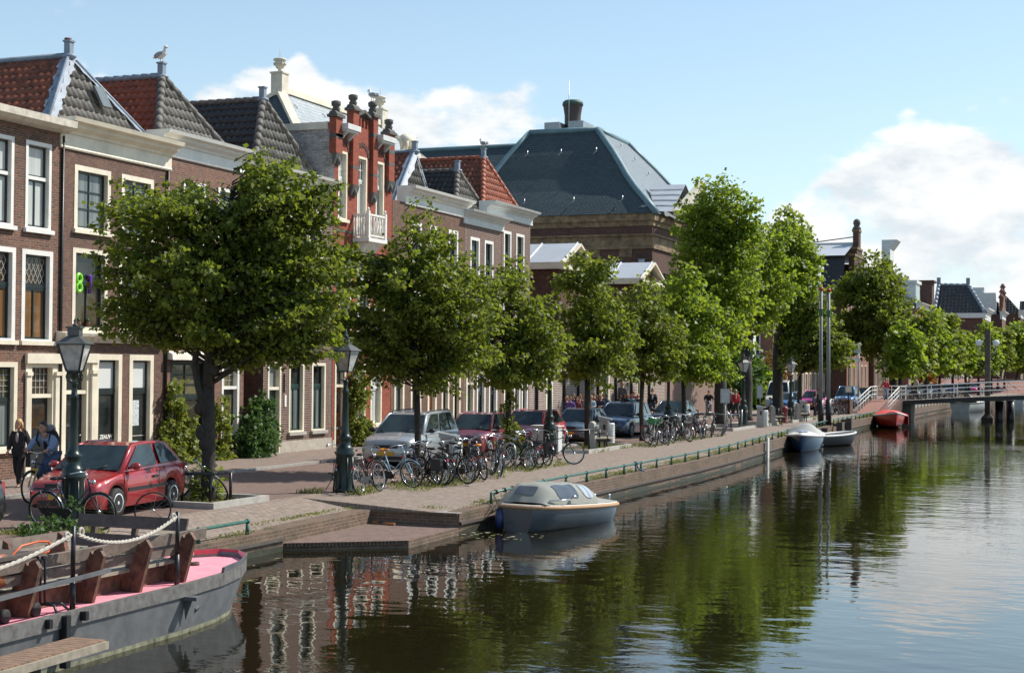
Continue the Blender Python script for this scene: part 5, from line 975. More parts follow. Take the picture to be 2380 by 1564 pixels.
# grass and weeds at the edges: far too many blades to count
def blades(spots, seed):
    rs = np.random.RandomState(seed); VV = []
    for x0, x1, y0, y1, n, h, *zz in spots:
        P = np.stack([rs.uniform(x0, x1, n), rs.uniform(y0, y1, n), np.full(n, .002+(zz[0] if zz else 0))], 1); cl = np.sin(P[:, 1]*2.3+P[:, 0]*4)+np.sin(P[:, 1]*.9+1.3)+rs.normal(0, .7, n); P = P[cl > -.3]; n = len(P)
        P[:, 0] += np.array([bend(y) for y in P[:, 1]])*0; a = rs.uniform(0, 6.28, n); w = rs.uniform(.008, .02, n); hh = h*rs.uniform(.4, 1.3, n); dx = np.stack([np.cos(a)*w, np.sin(a)*w, 0*w], 1); tp = P+np.stack([rs.normal(0, .5, n)*hh, rs.normal(0, .5, n)*hh, hh], 1)
        VV.append(np.stack([P-dx, P+dx, tp], 1).reshape(-1, 3))
    V = np.concatenate(VV); return V, np.arange(len(V)).reshape(-1, 3)
sp = []
for a in np.arange(30.9, 107, 1.5): e = edge(a+.7); sp.append((e-.78, e-.2, a, a+1.5, int(330 if a < 60 else 170), .05 if a < 60 else .08, zq(a+.7)))
sp += [(-15.6, -15.2, 15, 26, 1600, .05, -.2), (-16, -15.7, 26., 30.3, 600, .04, -.17), (-15.5, -13.6, 30.75, 31.4, 700, .04, -.16)]
sp += [(-18.2, -16.6, 21.4, 22.6, 900, .10), (-17.9, -16.2, 31.3, 32.9, 1100, .11), (-17.3, -15.4, 33, 39, 1700, .09), (-16.9, -15.6, 39.5, 46, 1400, .09), (-19.7, -17.5, 27.2, 29.1, 900, .09), (-18.8, -16.9, 50.7, 55.5, 2200, .16), (-17.6, -16.2, 55.5, 68, 1500, .10), (-17.6, -16.9, 79, 95, 900, .14), (-26., -25.8, 36, 60, 300, .1), (-14.9, -14.4, 99, 106, 900, .22), (-17.2, -16.6, 92, 94.5, 400, .2)]
V, F = blades(sp, 5); go = mesh_np('grass', V, F, GRASSM); tag(go, 'short yellow green grass and weeds along the quay edge', 'grass', kind='stuff')
for u, v, l in ((598, 1300, 'pale floating leaf litter by the landing corner, nearest the barge bow'),): pass
b = MB(); rs = np.random.RandomState(3)
for i in range(60):
    u, v = (rs.normal(1115, 28), rs.normal(1240, 6)) if i < 34 else (rs.normal(1200, 35), rs.normal(1247, 4)) if i < 48 else (rs.uniform(560, 660), rs.uniform(1290, 1360))
    p = at(u, v, z=WATER+.004); r_ = rs.uniform(.02, .07); b.add([(p.x+r_*math.cos(a)*rs.uniform(.6, 1.2), p.y+r_*math.sin(a), WATER+.004+.001*(i % 3)) for a in np.linspace(0, 6.28, 7)[:-1]], [tuple(range(6))], i % 2)
tag(b.build('duckweed', [WATERPLANT, WOOD]), 'floating weed and scraps on the water by the landing and sloop', 'floating weed', kind='stuff')
# ------------------------------------------------------------------ street lamps
LGLASS = glassy('lantern_glass', (.34, .33, .29), (.50, .49, .45), scale=6.)
def lamp():
    t = thing('street_lamp', '', 'street lamp'); 
    b = MB(); b.lathe([(.235, 0), (.235, .07), (.215, .1), (.20, .85), (.225, .89), (.235, .93), (.20, .98), (.215, 1.03), (.17, 1.09), (.14, 1.14), (.125, 1.22), (.155, 1.27), (.165, 1.32), (.12, 1.36), (.10, 1.42), (.085, 1.5), (.066, 2.35), (.082, 2.38), (.082, 2.43), (.055, 2.46), (.05, 2.6), (.075, 2.64), (.06, 2.68)], (0, 0, 0), 18)
    for k in range(8): a = k*math.pi/4; b.tube([(.21*math.cos(a), .21*math.sin(a), .1), (.2*math.cos(a), .2*math.sin(a), .85)], .02, 5)
    b.build('post', IRONG, t)
    b = MB()
    for k in range(4): a = math.pi/4+k*math.pi/2; c, s_ = math.cos(a), math.sin(a); b.tube([(.05*c, .05*s_, 2.66), (.15*c, .15*s_, 2.7), (.17*c, .17*s_, 2.78), (.13*c, .13*s_, 2.87)], .012, 5)
    b.build('scroll_bracket', IRONG, t)
    lt = MB(); zb, zt, rb, rt_ = 2.88, 3.38, .13, .265
    cr = lambda r, z: [(r*math.cos(math.pi/4+k*math.pi/2)*1.3, r*math.sin(math.pi/4+k*math.pi/2)*1.3, z) for k in range(4)]
    B_, T_ = cr(rb, zb), cr(rt_, zt)
    for k in range(4): lt.beam(B_[k], T_[k], .028, .028); lt.beam(B_[k], B_[(k+1) % 4], .03, .03); lt.beam(T_[k], T_[(k+1) % 4], .04, .035)
    lo = lt.build('lantern', IRONG, t)
    g = MB(); b4, t4 = cr(rb-.006, zb+.01), cr(rt_-.006, zt-.01)
    for k in range(4): g.quad(b4[k], b4[(k+1) % 4], t4[(k+1) % 4], t4[k])
    g.build('pane', LGLASS, lo)
    h = MB(); r1, r2 = cr(rt_+.05, zt), cr(.10, zt+.16); h.add(r1+r2, [(0, 1, 5, 4), (1, 2, 6, 5), (2, 3, 7, 6), (3, 0, 4, 7), (0, 3, 2, 1), (4, 5, 6, 7)]); h.box(-.11, .11, -.11, .11, zt+.16, zt+.30); h.box(-.135, .135, -.135, .135, zt+.29, zt+.325); h.lathe([(.05, .32), (.06, .36), (.025, .39), (.04, .43), (.012, .47), (.008, .53)], (0, 0, zt-.19+.0), 8)
    h.lathe([(.05, 0), (.06, .04), (.02, .07), (.035, .11), (.012, .15), (.008, .2)], (0, 0, zt+.32), 8); h.build('lantern_roof', M('lantern_roof', (.075, .08, .075), .4, var=.3), lo)
    MB().ell((0, 0, 3.1), (.045, .045, .07), 8, 6).build('bulb', GBLIND, lo)
    return t
LG = 'old style green lamp posts along the quay'
L0 = lamp(); L0.location = (-17.9, 23.1, 0); L0['label'] = 'green cast iron lamp post at the barge with a bicycle leaning on its base'; L0['group'] = LG
def am(u, x): # ground point seen at mark u on the line X = x
    lo, hi = 20., 400.
    for _ in range(50):
        m = (lo+hi)/2; q = Vector((x+bend(m), m, 0))-CAM
        if CX+FOC*q.dot(RT)/q.dot(FW) < u: lo = m
        else: hi = m
    return Vector((x+bend(m), m, 0))
LAMPS = [((-16.98, 32.1), 'green lamp post standing between two parked bicycles near the landing'), (am(1277, -18.0), 'lamp post rising in front of the brighter red car'), (am(1553, -18.3), 'lamp post between the estate car and the black car'), (am(1728, -18.0), 'lamp post beside the walker in the red jacket'), (am(1838, -18.4), 'lamp post by the small red pillar and second slotted bench'), (am(2059, -18.8), 'far lamp post seen over the woman in red on the ramp'), (am(2128, -19.2), 'far lamp post behind the pale railing of the footbridge'), (am(2252, -18.6), 'very far lamp post between the last trees, before the concrete column'), (am(2319, -18.6), 'very far lamp post just past the concrete column')]
for i, (p, lb) in enumerate(LAMPS): dup(L0, (p[0], p[1], 0), rz=.3*i, label=lb, group=LG)
L0.rotation_euler.z = .35
# ------------------------------------------------------------------ cars
def paint(name, col, flake=.0): return M(name, col, .35, metal=flake, var=.03, spec=.5, coat=1.)
CGLASS = glassy('car_glass', (.012, .018, .018), (.03, .045, .045), scale=1.5)
HEADL = M('headlight_lens', (.26, .28, .29), .12, var=.35, scale=14, coat=1.)
TAILL = M('tail_light_lens', (.36, .012, .012), .15, var=.2, coat=1.)
YPLATE = M('yellow_plate', (.62, .34, .02), .5, var=.06)
ALLOY = M('wheel_cover', (.60, .61, .62), .4, metal=.1, var=.08)
def car(name, label, loc, rz, pm, L=3.72, Wd=1.65, H=1.42, kind='hatch', cat='car', group='cars parked along the quay', rails=False, bonnet=.88, belt=.90, doors=1, roundel=False, trim=None):
    """front along local +x; the sill line follows the wheel arches; glass sits proud of a tapered greenhouse"""
    t = thing(name, label, cat, (*loc, 0), rz, group); hw = Wd/2; wr = .29 if H < 1.55 else .31; xf, xr = L/2-.76, -L/2+.66
    # profile stations: x, top height, half width
    if kind == 'van': prof = [(L/2, .62, .80), (L/2-.06, .86, .93), (L/2-.5, 1.08, .985), (L/2-.95, 1.16, 1.), (-L/2+.06, 1.2, 1.), (-L/2, .9, .97)]; ws = (L/2-.72, 1.13, L/2-1.38, H-.12, -L/2+.25, H-.04, -L/2+.03, 1.18)
    elif kind == 'mpv': prof = [(L/2, .55, .76), (L/2-.07, .80, .90), (L/2-.35, .90, .96), (L/2-1.05, 1.0, 1.), (0, .98, 1.), (-L/2+.1, 1.0, .97), (-L/2, .78, .92)]; ws = (L/2-1.0, 1.0, L/2-1.78, H-.07, -L/2+.35, H-.05, -L/2+.06, 1.0)
    elif kind == 'sedan': prof = [(L/2, .52, .76), (L/2-.08, .72, .90), (L/2-.4, .80, .96), (L/2-1.2, bonnet, 1.), (0, belt, 1.), (-L/2+.7, belt+.03, .98), (-L/2+.08, .86, .93), (-L/2, .7, .88)]; ws = (L/2-1.2, bonnet+.01, L/2-1.95, H-.04, -L/2+1.25, H-.06, -L/2+.62, belt+.03)
    elif kind == 'estate': prof = [(L/2, .52, .78), (L/2-.08, .74, .92), (L/2-.4, .82, .97), (L/2-1.2, bonnet+.02, 1.), (0, belt, 1.), (-L/2+.1, belt+.02, .97), (-L/2, .7, .92)]; ws = (L/2-1.2, bonnet+.03, L/2-1.9, H-.04, -L/2+.4, H-.05, -L/2+.08, belt+.04)
    else: prof = [(L/2, .50, .74), (L/2-.06, .66, .87), (L/2-.2, .74, .94), (L/2-.95, bonnet, 1.), (0, belt, 1.), (-L/2+.12, belt+.03, .96), (-L/2+.02, .72, .93), (-L/2, .55, .90)]; ws = (L/2-.92, bonnet+.02, L/2-1.62, H-.05, -L/2+.62, H-.06, -L/2+.1, belt+.04)
    px = [p[0] for p in prof][::-1]; pz = [p[1] for p in prof][::-1]; pw = [p[2] for p in prof][::-1]
    xs = sorted(set([*np.linspace(-L/2, L/2, 34), *[c+wr*1.18*math.cos(a) for c in (xf, xr) for a in np.linspace(0, math.pi, 11)], *px])); ring = []
    for x in xs:
        zt = float(np.interp(x, px, pz)); w = hw*float(np.interp(x, px, pw)); e = min(1, (L/2-abs(x))/.25); zl = .19+.10*(1-e)
        for c in (xf, xr):
            if abs(x-c) < wr*1.18: zl = max(zl, wr+math.sqrt(max(0, (wr*1.18)**2-(x-c)**2)))
        zl = min(zl, zt-.08); h = zt-zl; sh = [(w*.93, zl), (w*.985, zl+h*.2), (w, zl+h*.5), (w*.985, zl+h*.78), (w*.93, zl+h*.95), (w*.80, zt), (w*.42, zt+.025), (0, zt+.035)]
        ring.append([(x, -y, z) for y, z in sh]+[(x, y, z) for y, z in sh[-2::-1]])
    b = MB(); k = len(ring[0])
    b.add([p for r_ in ring for p in r_], [(i*k+j, (i+1)*k+j, (i+1)*k+j+1, i*k+j+1) for i in range(len(xs)-1) for j in range(k-1)]+[tuple(range(k)), tuple(range((len(xs)-1)*k+k-1, (len(xs)-1)*k-1, -1))], 0, True)
    # greenhouse
    ax, az, bx, bz, cx, cz, dx, dz = ws; wb, wt = hw*.93, hw*.74
    def gh(i): # silhouette points with half widths
        return [(ax, az-.03, wb), (bx, bz, wt), (bx-.35, bz+.045, wt), (cx+.3, cz+.045, wt*.98), (cx, cz, wt*.96), (dx, dz-.03, wb*.95)][i]
    P = [[(gh(i)[0], s_*gh(i)[2], gh(i)[1]) for i in range(6)] for s_ in (-1, 1)]
    b.add(P[0]+P[1], [(0, 1, 7, 6), (1, 2, 8, 7), (2, 3, 9, 8), (3, 4, 10, 9), (4, 5, 11, 10)], 0, False); b.add(P[0], [(0, 1, 2, 3, 4, 5)]); b.add(P[1], [(5, 4, 3, 2, 1, 0)])
    for s_ in (-1, 1): b.tube([Vector(P[(s_+1)//2][i])+Vector((0, -s_*.03, -.02)) for i in range(6)], .045, 7)
    # bumper lip, sills
    b.box(-L/2+.3, L/2-.4, -hw*.9, hw*.9, .18, .26)
    b.build('body', pm, t)
    # windows
    def lerp(p, q, f): return Vector(p).lerp(Vector(q), f)
    def pane(a, c, d, e, m, out, nm='window'):
        a, c, d, e = map(Vector, (a, c, d, e)); n = (c-a).cross(e-a).normalized(); n = n if n.dot(Vector(out)) > 0 else -n
        ce = (a+c+d+e)/4; g = MB(); g.prism([ce+(p-ce)*m+n*.018 for p in (a, c, d, e)], n*.01); return g.build(nm, CGLASS, t)
    pane(P[0][0], P[1][0], P[1][1], P[0][1], .90, (1, 0, .5), 'windscreen'); pane(P[0][5], P[1][5], P[1][4], P[0][4], .84, (-1, 0, .3), 'rear_window')
    for i, s_ in enumerate((-1, 1)):
        q = P[i]; lo0, lo1 = Vector(q[0])+Vector((0, 0, .05)), Vector(q[5])+Vector((0, 0, .05)); hi0, hi1 = lerp(q[1], q[2], .2), lerp(q[4], q[3], .3)
        cuts = {1: [(.06, .56), (.60, .94)], 2: [(.06, .42), (.45, .72), (.75, .95)]}[doors]
        for f0, f1 in cuts: pane(lo0.lerp(lo1, f0), lo0.lerp(lo1, f1), hi0.lerp(hi1, f1*.97), hi0.lerp(hi1, max(.03, f0)), .93, (0, s_, .3), 'side_window')
        # door: shut lines and handle
        d = MB(); xa, xb = ax-.05, (ax+dx)/2-.12; w_ = hw+.003
        for x_ in (xa, xb): d.box(x_-.006, x_+.006, s_*w_-.004, s_*w_+.004, .34, belt-.06)
        d.box(xb+.06, xb+.24, s_*w_-.012, s_*w_+.02, belt-.20, belt-.155); d.build('door_handle', PLASTK, t)
        if trim: d = MB(); d.box(-L/2+.95, L/2-1.12, s_*(hw+.002)-.012, s_*(hw+.002)+.014, .50, .56); d.build('side_moulding', trim, t)
        mr_ = MB(); mr_.ell((ax-.32, s_*(hw+.09), az+.08), (.07, .12, .075), 9, 6); mr_.tube([(ax-.3, s_*hw*.93, az+.04), (ax-.3, s_*(hw+.05), az+.06)], .03, 5); mr_.build('wing_mirror', trim and pm or PLASTK, t)
        hl = MB(); xh = L/2-.12; hl.ell((xh-.075, s_*hw*.66, .615 if kind != 'van' else .80), (.15, .19, .07), 14, 8); hl.build('headlight', HEADL, t)
        tl = MB(); tl.box(-L/2-.012, -L/2+.12, s_*hw*.74-.08, s_*hw*.74+.11*1, .62, .92 if kind in ('hatch', 'sedan') else 1.05); tl.build('tail_light', TAILL, t)
        for cxw in (xf, xr):
            w0 = MB(); yc = s_*(hw-.09); axv = (0, s_, 0); w0.lathe([(wr*.66, -.085), (wr*.93, -.085), (wr, -.05), (wr, .05), (wr*.93, .085), (wr*.66, .085)], (cxw, yc, wr), 22, ax=axv); wo = w0.build('wheel', RUBBER, t)
            r = MB(); r.lathe([(wr*.68, .05), (wr*.64, .088), (wr*.35, .075), (wr*.12, .085), (.01, .086)], (cxw, yc, wr), 20, ax=axv); ro_ = r.build('wheel_cover', ALLOY, wo)
            v = MB()
            for a in range(8): aa = a*math.pi/4+.3; c = Vector((cxw+wr*.5*math.cos(aa), yc+s_*.083, wr+wr*.5*math.sin(aa))); v.ell(c, (.026, .006, .026), 7, 4)
            v.build('cover_hole', PLASTK, ro_)
    # dark wheel wells
    for cxw in (xf, xr): MB().tube([(cxw, -hw+.22, wr+.02), (cxw, hw-.22, wr+.02)], wr*1.1, 14).build('wheel_well', PLASTK, t)
    f = MB(); xg = L/2; f.box(xg-.10, xg+.012, -hw*.42, hw*.42, .60 if kind != 'van' else .72, .69 if kind != 'van' else .86); f.box(xg-.10, xg+.018, -hw*.62, hw*.62, .26, .36)
    for i in range(3): f.box(xg-.1, xg+.02, -hw*.4, hw*.4, .61+.03*i, .615+.03*i)
    f.build('grille', PLASTK, t); g = MB(); g.box(xg, xg+.03, -.26, .26, .385, .495); g.build('number_plate', YPLATE, t); g = MB(); g.box(-L/2-.03, -L/2, -.26, .26, .56, .67); g.build('number_plate', YPLATE, t)
    if roundel:
        g = MB(); c = Vector((xg+.03, 0, .645)); g.tube([c+Vector((0, .055*math.cos(a), .055*math.sin(a))) for a in np.linspace(0, 6.283, 16)[:-1]], .008, 5, closed=True)
        for p in (((-.035, .04), (-.018, .0)), ((-.018, .0), (0, .03)), ((0, .03), (.018, 0)), ((.018, 0), (.035, .04)), ((-.042, .01), (-.022, -.045)), ((-.022, -.045), (0, -.005)), ((0, -.005), (.022, -.045)), ((.022, -.045), (.042, .01))): g.beam(c+Vector((0, *p[0])), c+Vector((0, *p[1])), .008, .008, up=(1, 0, 0))
        g.build('roundel', CHROME, t)
    wp = MB(); 
    for s_ in (-1, 1): wp.tube([(ax+.02, -.1+s_*.35, az+.02), (ax-.12, s_*.5-.1, az+.10)], .012, 4)
    wp.build('wiper', PLASTK, t)
    if rails:
        r = MB()
        for s_ in (-1, 1): r.tube([(bx-.2, s_*wt*.92, bz+.04), (bx-.35, s_*wt*.92, bz+.10), (cx+.3, s_*wt*.92, cz+.10), (cx+.12, s_*wt*.92, cz+.03)], .022, 6)
        r.build('roof_rail', PLASTK, t)
    return t
RZ = -math.pi/2
PRED = paint('dark_red_car_paint', (.30, .014, .020), .15); PRED2 = paint('wine_car_paint', (.19, .02, .035), .2); PRED3 = paint('bright_red_car_paint', (.42, .016, .012)); PSIL = paint('silver_car_paint', (.36, .385, .41), .45); PBL = paint('grey_blue_car_paint', (.10, .145, .185), .35); PDB = paint('dark_blue_car_paint', (.045, .08, .135), .3); PBK = paint('black_car_paint', (.010, .012, .015)); PWH = paint('white_van_paint', (.72, .70, .63)); PBL2 = paint('blue_car_paint', (.06, .16, .34), .2); PPK = paint('pink_car_paint', (.62, .05, .28)); PGN = paint('pale_green_car_paint', (.16, .22, .21), .3)
car('parked_car', 'dark red three-door hatchback parked behind the green lamp post', (-19.03, 25.75), RZ+.12, PRED, roundel=True, trim=PLASTK)
car('parked_car', 'black car at the picture edge with its red tail light beside the cyclist', (-18.8, 19.5), RZ+.05, PBK, L=4.0, Wd=1.72, doors=2)
car('parked_car', 'silver people carrier with roof rails behind the row of bicycles', (-20.05, 42.35), RZ+.08, PSIL, L=4.45, Wd=1.74, H=1.62, kind='mpv', rails=True, doors=2)
car('parked_car', 'wine red hatchback behind the silver people carrier', (-20.2, 48.1), RZ+.06, PRED2, L=4.0, H=1.46)
car('parked_car', 'bright red hatchback behind the lamp post', (-20.1, 52.9), RZ+.05, PRED3, L=3.95, H=1.44)
car('parked_car', 'grey blue small hatchback in front of the group of children', (-20.05, 58.4), RZ+.04, PBL, L=3.7, Wd=1.6, H=1.38, bonnet=.84, belt=.86)
car('parked_car', 'dark blue estate car with children standing behind it', (-20.3, 64.9), RZ+.03, PDB, L=4.6, Wd=1.74, H=1.48, kind='estate', doors=2)
car('parked_car', 'black saloon by the reddish garden wall', (-20.3, 73.6), RZ+.03, PBK, L=4.4, Wd=1.72, H=1.42, kind='sedan', doors=2)
car('camper_van', 'cream white camper van parked in front of the shrubs', (-22.6, 111.5), RZ+.05, PWH, L=4.8, Wd=1.85, H=2.25, kind='van', cat='van', doors=2)
FG = 'cars parked further along the street'
car('parked_car', 'blue hatchback beside the cream camper van', (-21.6, 108.), RZ+.03, PBL2, L=4.0, group=FG)
car('parked_car', 'pink small car behind the two standing people', (-21., 116.), RZ, PPK, L=3.6, H=1.48, group=FG)
for u, x, pm, h, lb in ((1970, -20.5, PBL2, 1.7, 'tall blue car beyond the bicycles at the foot of the ramp'), (2006, -20.6, PGN, 1.5, 'pale green car behind the ramp railing'), (2086, -20.8, PBK, 1.5, 'far dark car just past the woman in red'), (2120, -21., PBL, 1.5, 'far grey blue car behind the man in the pale jacket'), (2146, -21., PDB, 1.5, 'far dark blue car behind the footbridge railing'), (2176, -21., PSIL, 1.5, 'far silver car behind the footbridge railing'), (2208, -21., PBL2, 1.5, 'far bright blue car behind the footbridge railing'), (2238, -21., PBK, 1.5, 'far black car behind the footbridge railing'), (2262, -20.8, PPK, 1.5, 'far pinkish red car near the concrete column'), (2332, -20., PBL2, 1.6, 'farthest blue car beyond the concrete column')):
    p = am(u, x); car('parked_car', lb, (p.x, p.y), RZ-.05, pm, L=4.0, Wd=1.68, H=h, group=FG, doors=2)
# ------------------------------------------------------------------ bicycles
BKP = {k: M(k+'_bike_paint', c, .3, var=.1, coat=.6) for k, c in dict(black=(.010, .011, .012), blue=(.22, .36, .46), grey=(.30, .31, .30), navy=(.012, .02, .05), wine=(.07, .012, .014), green=(.02, .06, .03), yellow=(.55, .30, .02), orange=(.30, .09, .02)).items()}
SADB, SADO = M('black_saddle', (.012, .012, .012), .4), M('orange_saddle_cover', (.62, .22, .012), .35, var=.12)
def bicycle(step=True, saddle=None, crate=None, bags=False, guard=True):
    """front wheel at local x = +.54, rear at -.54"""
    t = thing('bicycle', '', 'bicycle'); Rw = .345; P_ = BKP['black']
    for x in (-.54, .54):
        w = MB(); w.tube([(x+Rw*.965*math.cos(a), 0, Rw+Rw*.965*math.sin(a)) for a in np.linspace(0, 6.2832, 33)[:-1]], .021, 6, closed=True); wo = w.build('wheel', RUBBER, t)
        r = MB(); r.tube([(x+Rw*.89*math.cos(a), 0, Rw+Rw*.89*math.sin(a)) for a in np.linspace(0, 6.2832, 29)[:-1]], .012, 4, closed=True)
        for k in range(18): a = k*math.pi/9; r.beam((x, .025*(-1)**k, Rw), (x+Rw*.88*math.cos(a), 0, Rw+Rw*.88*math.sin(a)), .0042, .0042)
        r.tube([(x, -.05, Rw), (x, .05, Rw)], .024, 7); r.build('rim', CHROME, wo)
        a0, a1 = (.1, 2.6) if x < 0 else (.75, 3.3)
        f = MB(); q = [(x+(Rw+.025)*math.cos(a), Rw+(Rw+.025)*math.sin(a)) for a in np.linspace(a0, a1, 14)]
        for (xa, za), (xb, zb) in zip(q, q[1:]): f.add([(xa, -.028, za-.012), (xa, 0, za), (xa, .028, za-.012), (xb, -.028, zb-.012), (xb, 0, zb), (xb, .028, zb-.012)], [(0, 1, 4, 3), (1, 2, 5, 4), (3, 4, 1, 0), (4, 5, 2, 1)])
        f.build('mudguard', P_ if x > 0 else CHROME, t)
    bb, st_, hd, hb = Vector((-.08, 0, .29)), Vector((-.24, 0, .78)), Vector((.35, 0, .88)), Vector((.38, 0, .70)); re, fr = Vector((-.54, 0, Rw)), Vector((.54, 0, Rw)); f = MB()
    f.tube([bb, st_], .018, 6); f.tube([bb+Vector((0, 0, 0)), Vector((.12, 0, .40)), hb], .018, 6)
    f.tube([st_.lerp(bb, .45), Vector((.05, 0, .47)), hb.lerp(hd, .4)], .015, 6) if step else f.tube([st_.lerp(bb, .05), hd.lerp(hb, .2)], .016, 6)
    f.tube([hb, hd+Vector((-.01, 0, .06))], .02, 6)
    for s_ in (-.05, .05): f.tube([bb+Vector((0, s_*.6, 0)), re+Vector((0, s_, 0))], .011, 5); f.tube([st_.lerp(bb, .15), re+Vector((0, s_, 0))], .009, 5); f.tube([hb, hb+Vector((.03, s_, -.08)), fr+Vector((-.03, s_, .08)), fr+Vector((0, s_, 0))], .012, 5)
    f.build('frame', P_, t)
    h = MB(); h.tube([(.33, 0, .92), (.29, 0, 1.06)], .014, 6); h.tube([(.06, -.29, 1.03), (.16, -.28, 1.07), (.27, -.17, 1.09), (.30, 0, 1.06), (.27, .17, 1.09), (.16, .28, 1.07), (.06, .29, 1.03)], .012, 6); h.tube([(.36, -.0, .86), (.42, 0, .90)], .02, 5); h.ell((.45, 0, .88), (.045, .04, .045), 8, 6); ho = h.build('handlebar', CHROME, t)
    g = MB()
    for s_ in (-1, 1): g.tube([(.05, s_*.29, 1.03), (.15, s_*.282, 1.068)], .018, 6)
    g.build('grip', PLASTK, ho)
    s = MB(); s.tube([st_, st_+Vector((-.03, 0, .12))], .014, 6, 1); s.add([], []); s.ell((-.33, 0, .93), (.10, .095, .035), 10, 5); s.ell((-.22, 0, .935), (.12, .045, .03), 8, 5); s.build('saddle', [saddle or SADB, CHROME], t)
    c = MB()
    for s_ in (-.06, 0, .06): c.tube([(-.34, s_, .73), (-.78, s_, .73)], .008, 4)
    for x in (-.36, -.78): c.tube([(x, -.06, .73), (x, .06, .73)], .008, 4)
    for s_ in (-.06, .06): c.tube([(-.6, s_, .73), (-.54, s_, Rw)], .007, 4)
    c.build('carrier', IRONK, t); r = MB(); r.box(-.82, -.79, -.03, .03, .62, .68); r.build('rear_reflector', TAILL, t)
    if guard: k = MB(); k.prism([(-.6, -.055, .40), (-.62, -.055, .33), (-.55, -.055, .28), (-.1, -.055, .20), (.0, -.055, .24), (.03, -.055, .31), (-.03, -.055, .38), (-.12, -.055, .40)], (0, .03, 0)); k.build('chain_guard', PLASTK, t)
    k = MB(); k.beam(bb+Vector((0, -.08, 0)), bb+Vector((.10, -.08, -.13)), .02, .02); k.beam(bb+Vector((0, .08, 0)), bb+Vector((-.10, .08, .13)), .02, .02); k.box(.0, .1, -.19, -.09, .14, .17); k.box(-.24, -.14, .09, .19, .40, .43); k.tube([(-.08, -.09, .29), (-.08, .09, .29)], .03, 6); k.tube([(-.2, .06, .3), (-.16, .2, .0)], .010, 4); k.build('pedals', IRONK, t)
    if crate: k = MB(); k.add([], []); x0, x1, y0, y1, z0, z1 = .40, .78, -.22, .22, .82, 1.10; [k.box(*q) for q in ((x0, x1, y0, y1, z0, z0+.02), (x0, x0+.02, y0, y1, z0, z1), (x1-.02, x1, y0, y1, z0, z1), (x0, x1, y0, y0+.02, z0, z1), (x0, x1, y1-.02, y1, z0, z1))]; k.build('crate', crate, t)
    if bags: 
        for s_ in (-1, 1): k = MB(); k.obox((-.56, s_*.13, .55), (.16, 0, 0), (0, .055, 0), (.0, 0, .15)); k.build('pannier', bags, t)
    return t
BG = 'bicycles parked on the quay'
b_step = bicycle(); b_dia = bicycle(step=False, guard=False); b_blue = bicycle(saddle=SADO); b_ora = bicycle(step=False, saddle=SADO); b_crate = bicycle(crate=M('green_crate', (.03, .22, .05), .5, var=.2)); b_bag = bicycle(bags=M('dark_pannier', (.03, .03, .03), .7))
def put(proto, rear, ang, label, lean=.06, first=False, col=None, group=BG, sc=1., rot=None):
    """rear wheel touches the ground at rear; ang is the heading of the bicycle"""
    swap = {'black_bike_paint': BKP[col]} if col and col != 'black' else None
    loc = (rear[0]+.54*math.cos(ang), rear[1]+.54*math.sin(ang), .0)
    return dup(proto, loc, label=label, group=group, rot=(lean, 0, ang) if rot is None else rot, swap=swap, scale=sc)
A_ = lambda dx, dy: math.atan2(dy, dx)
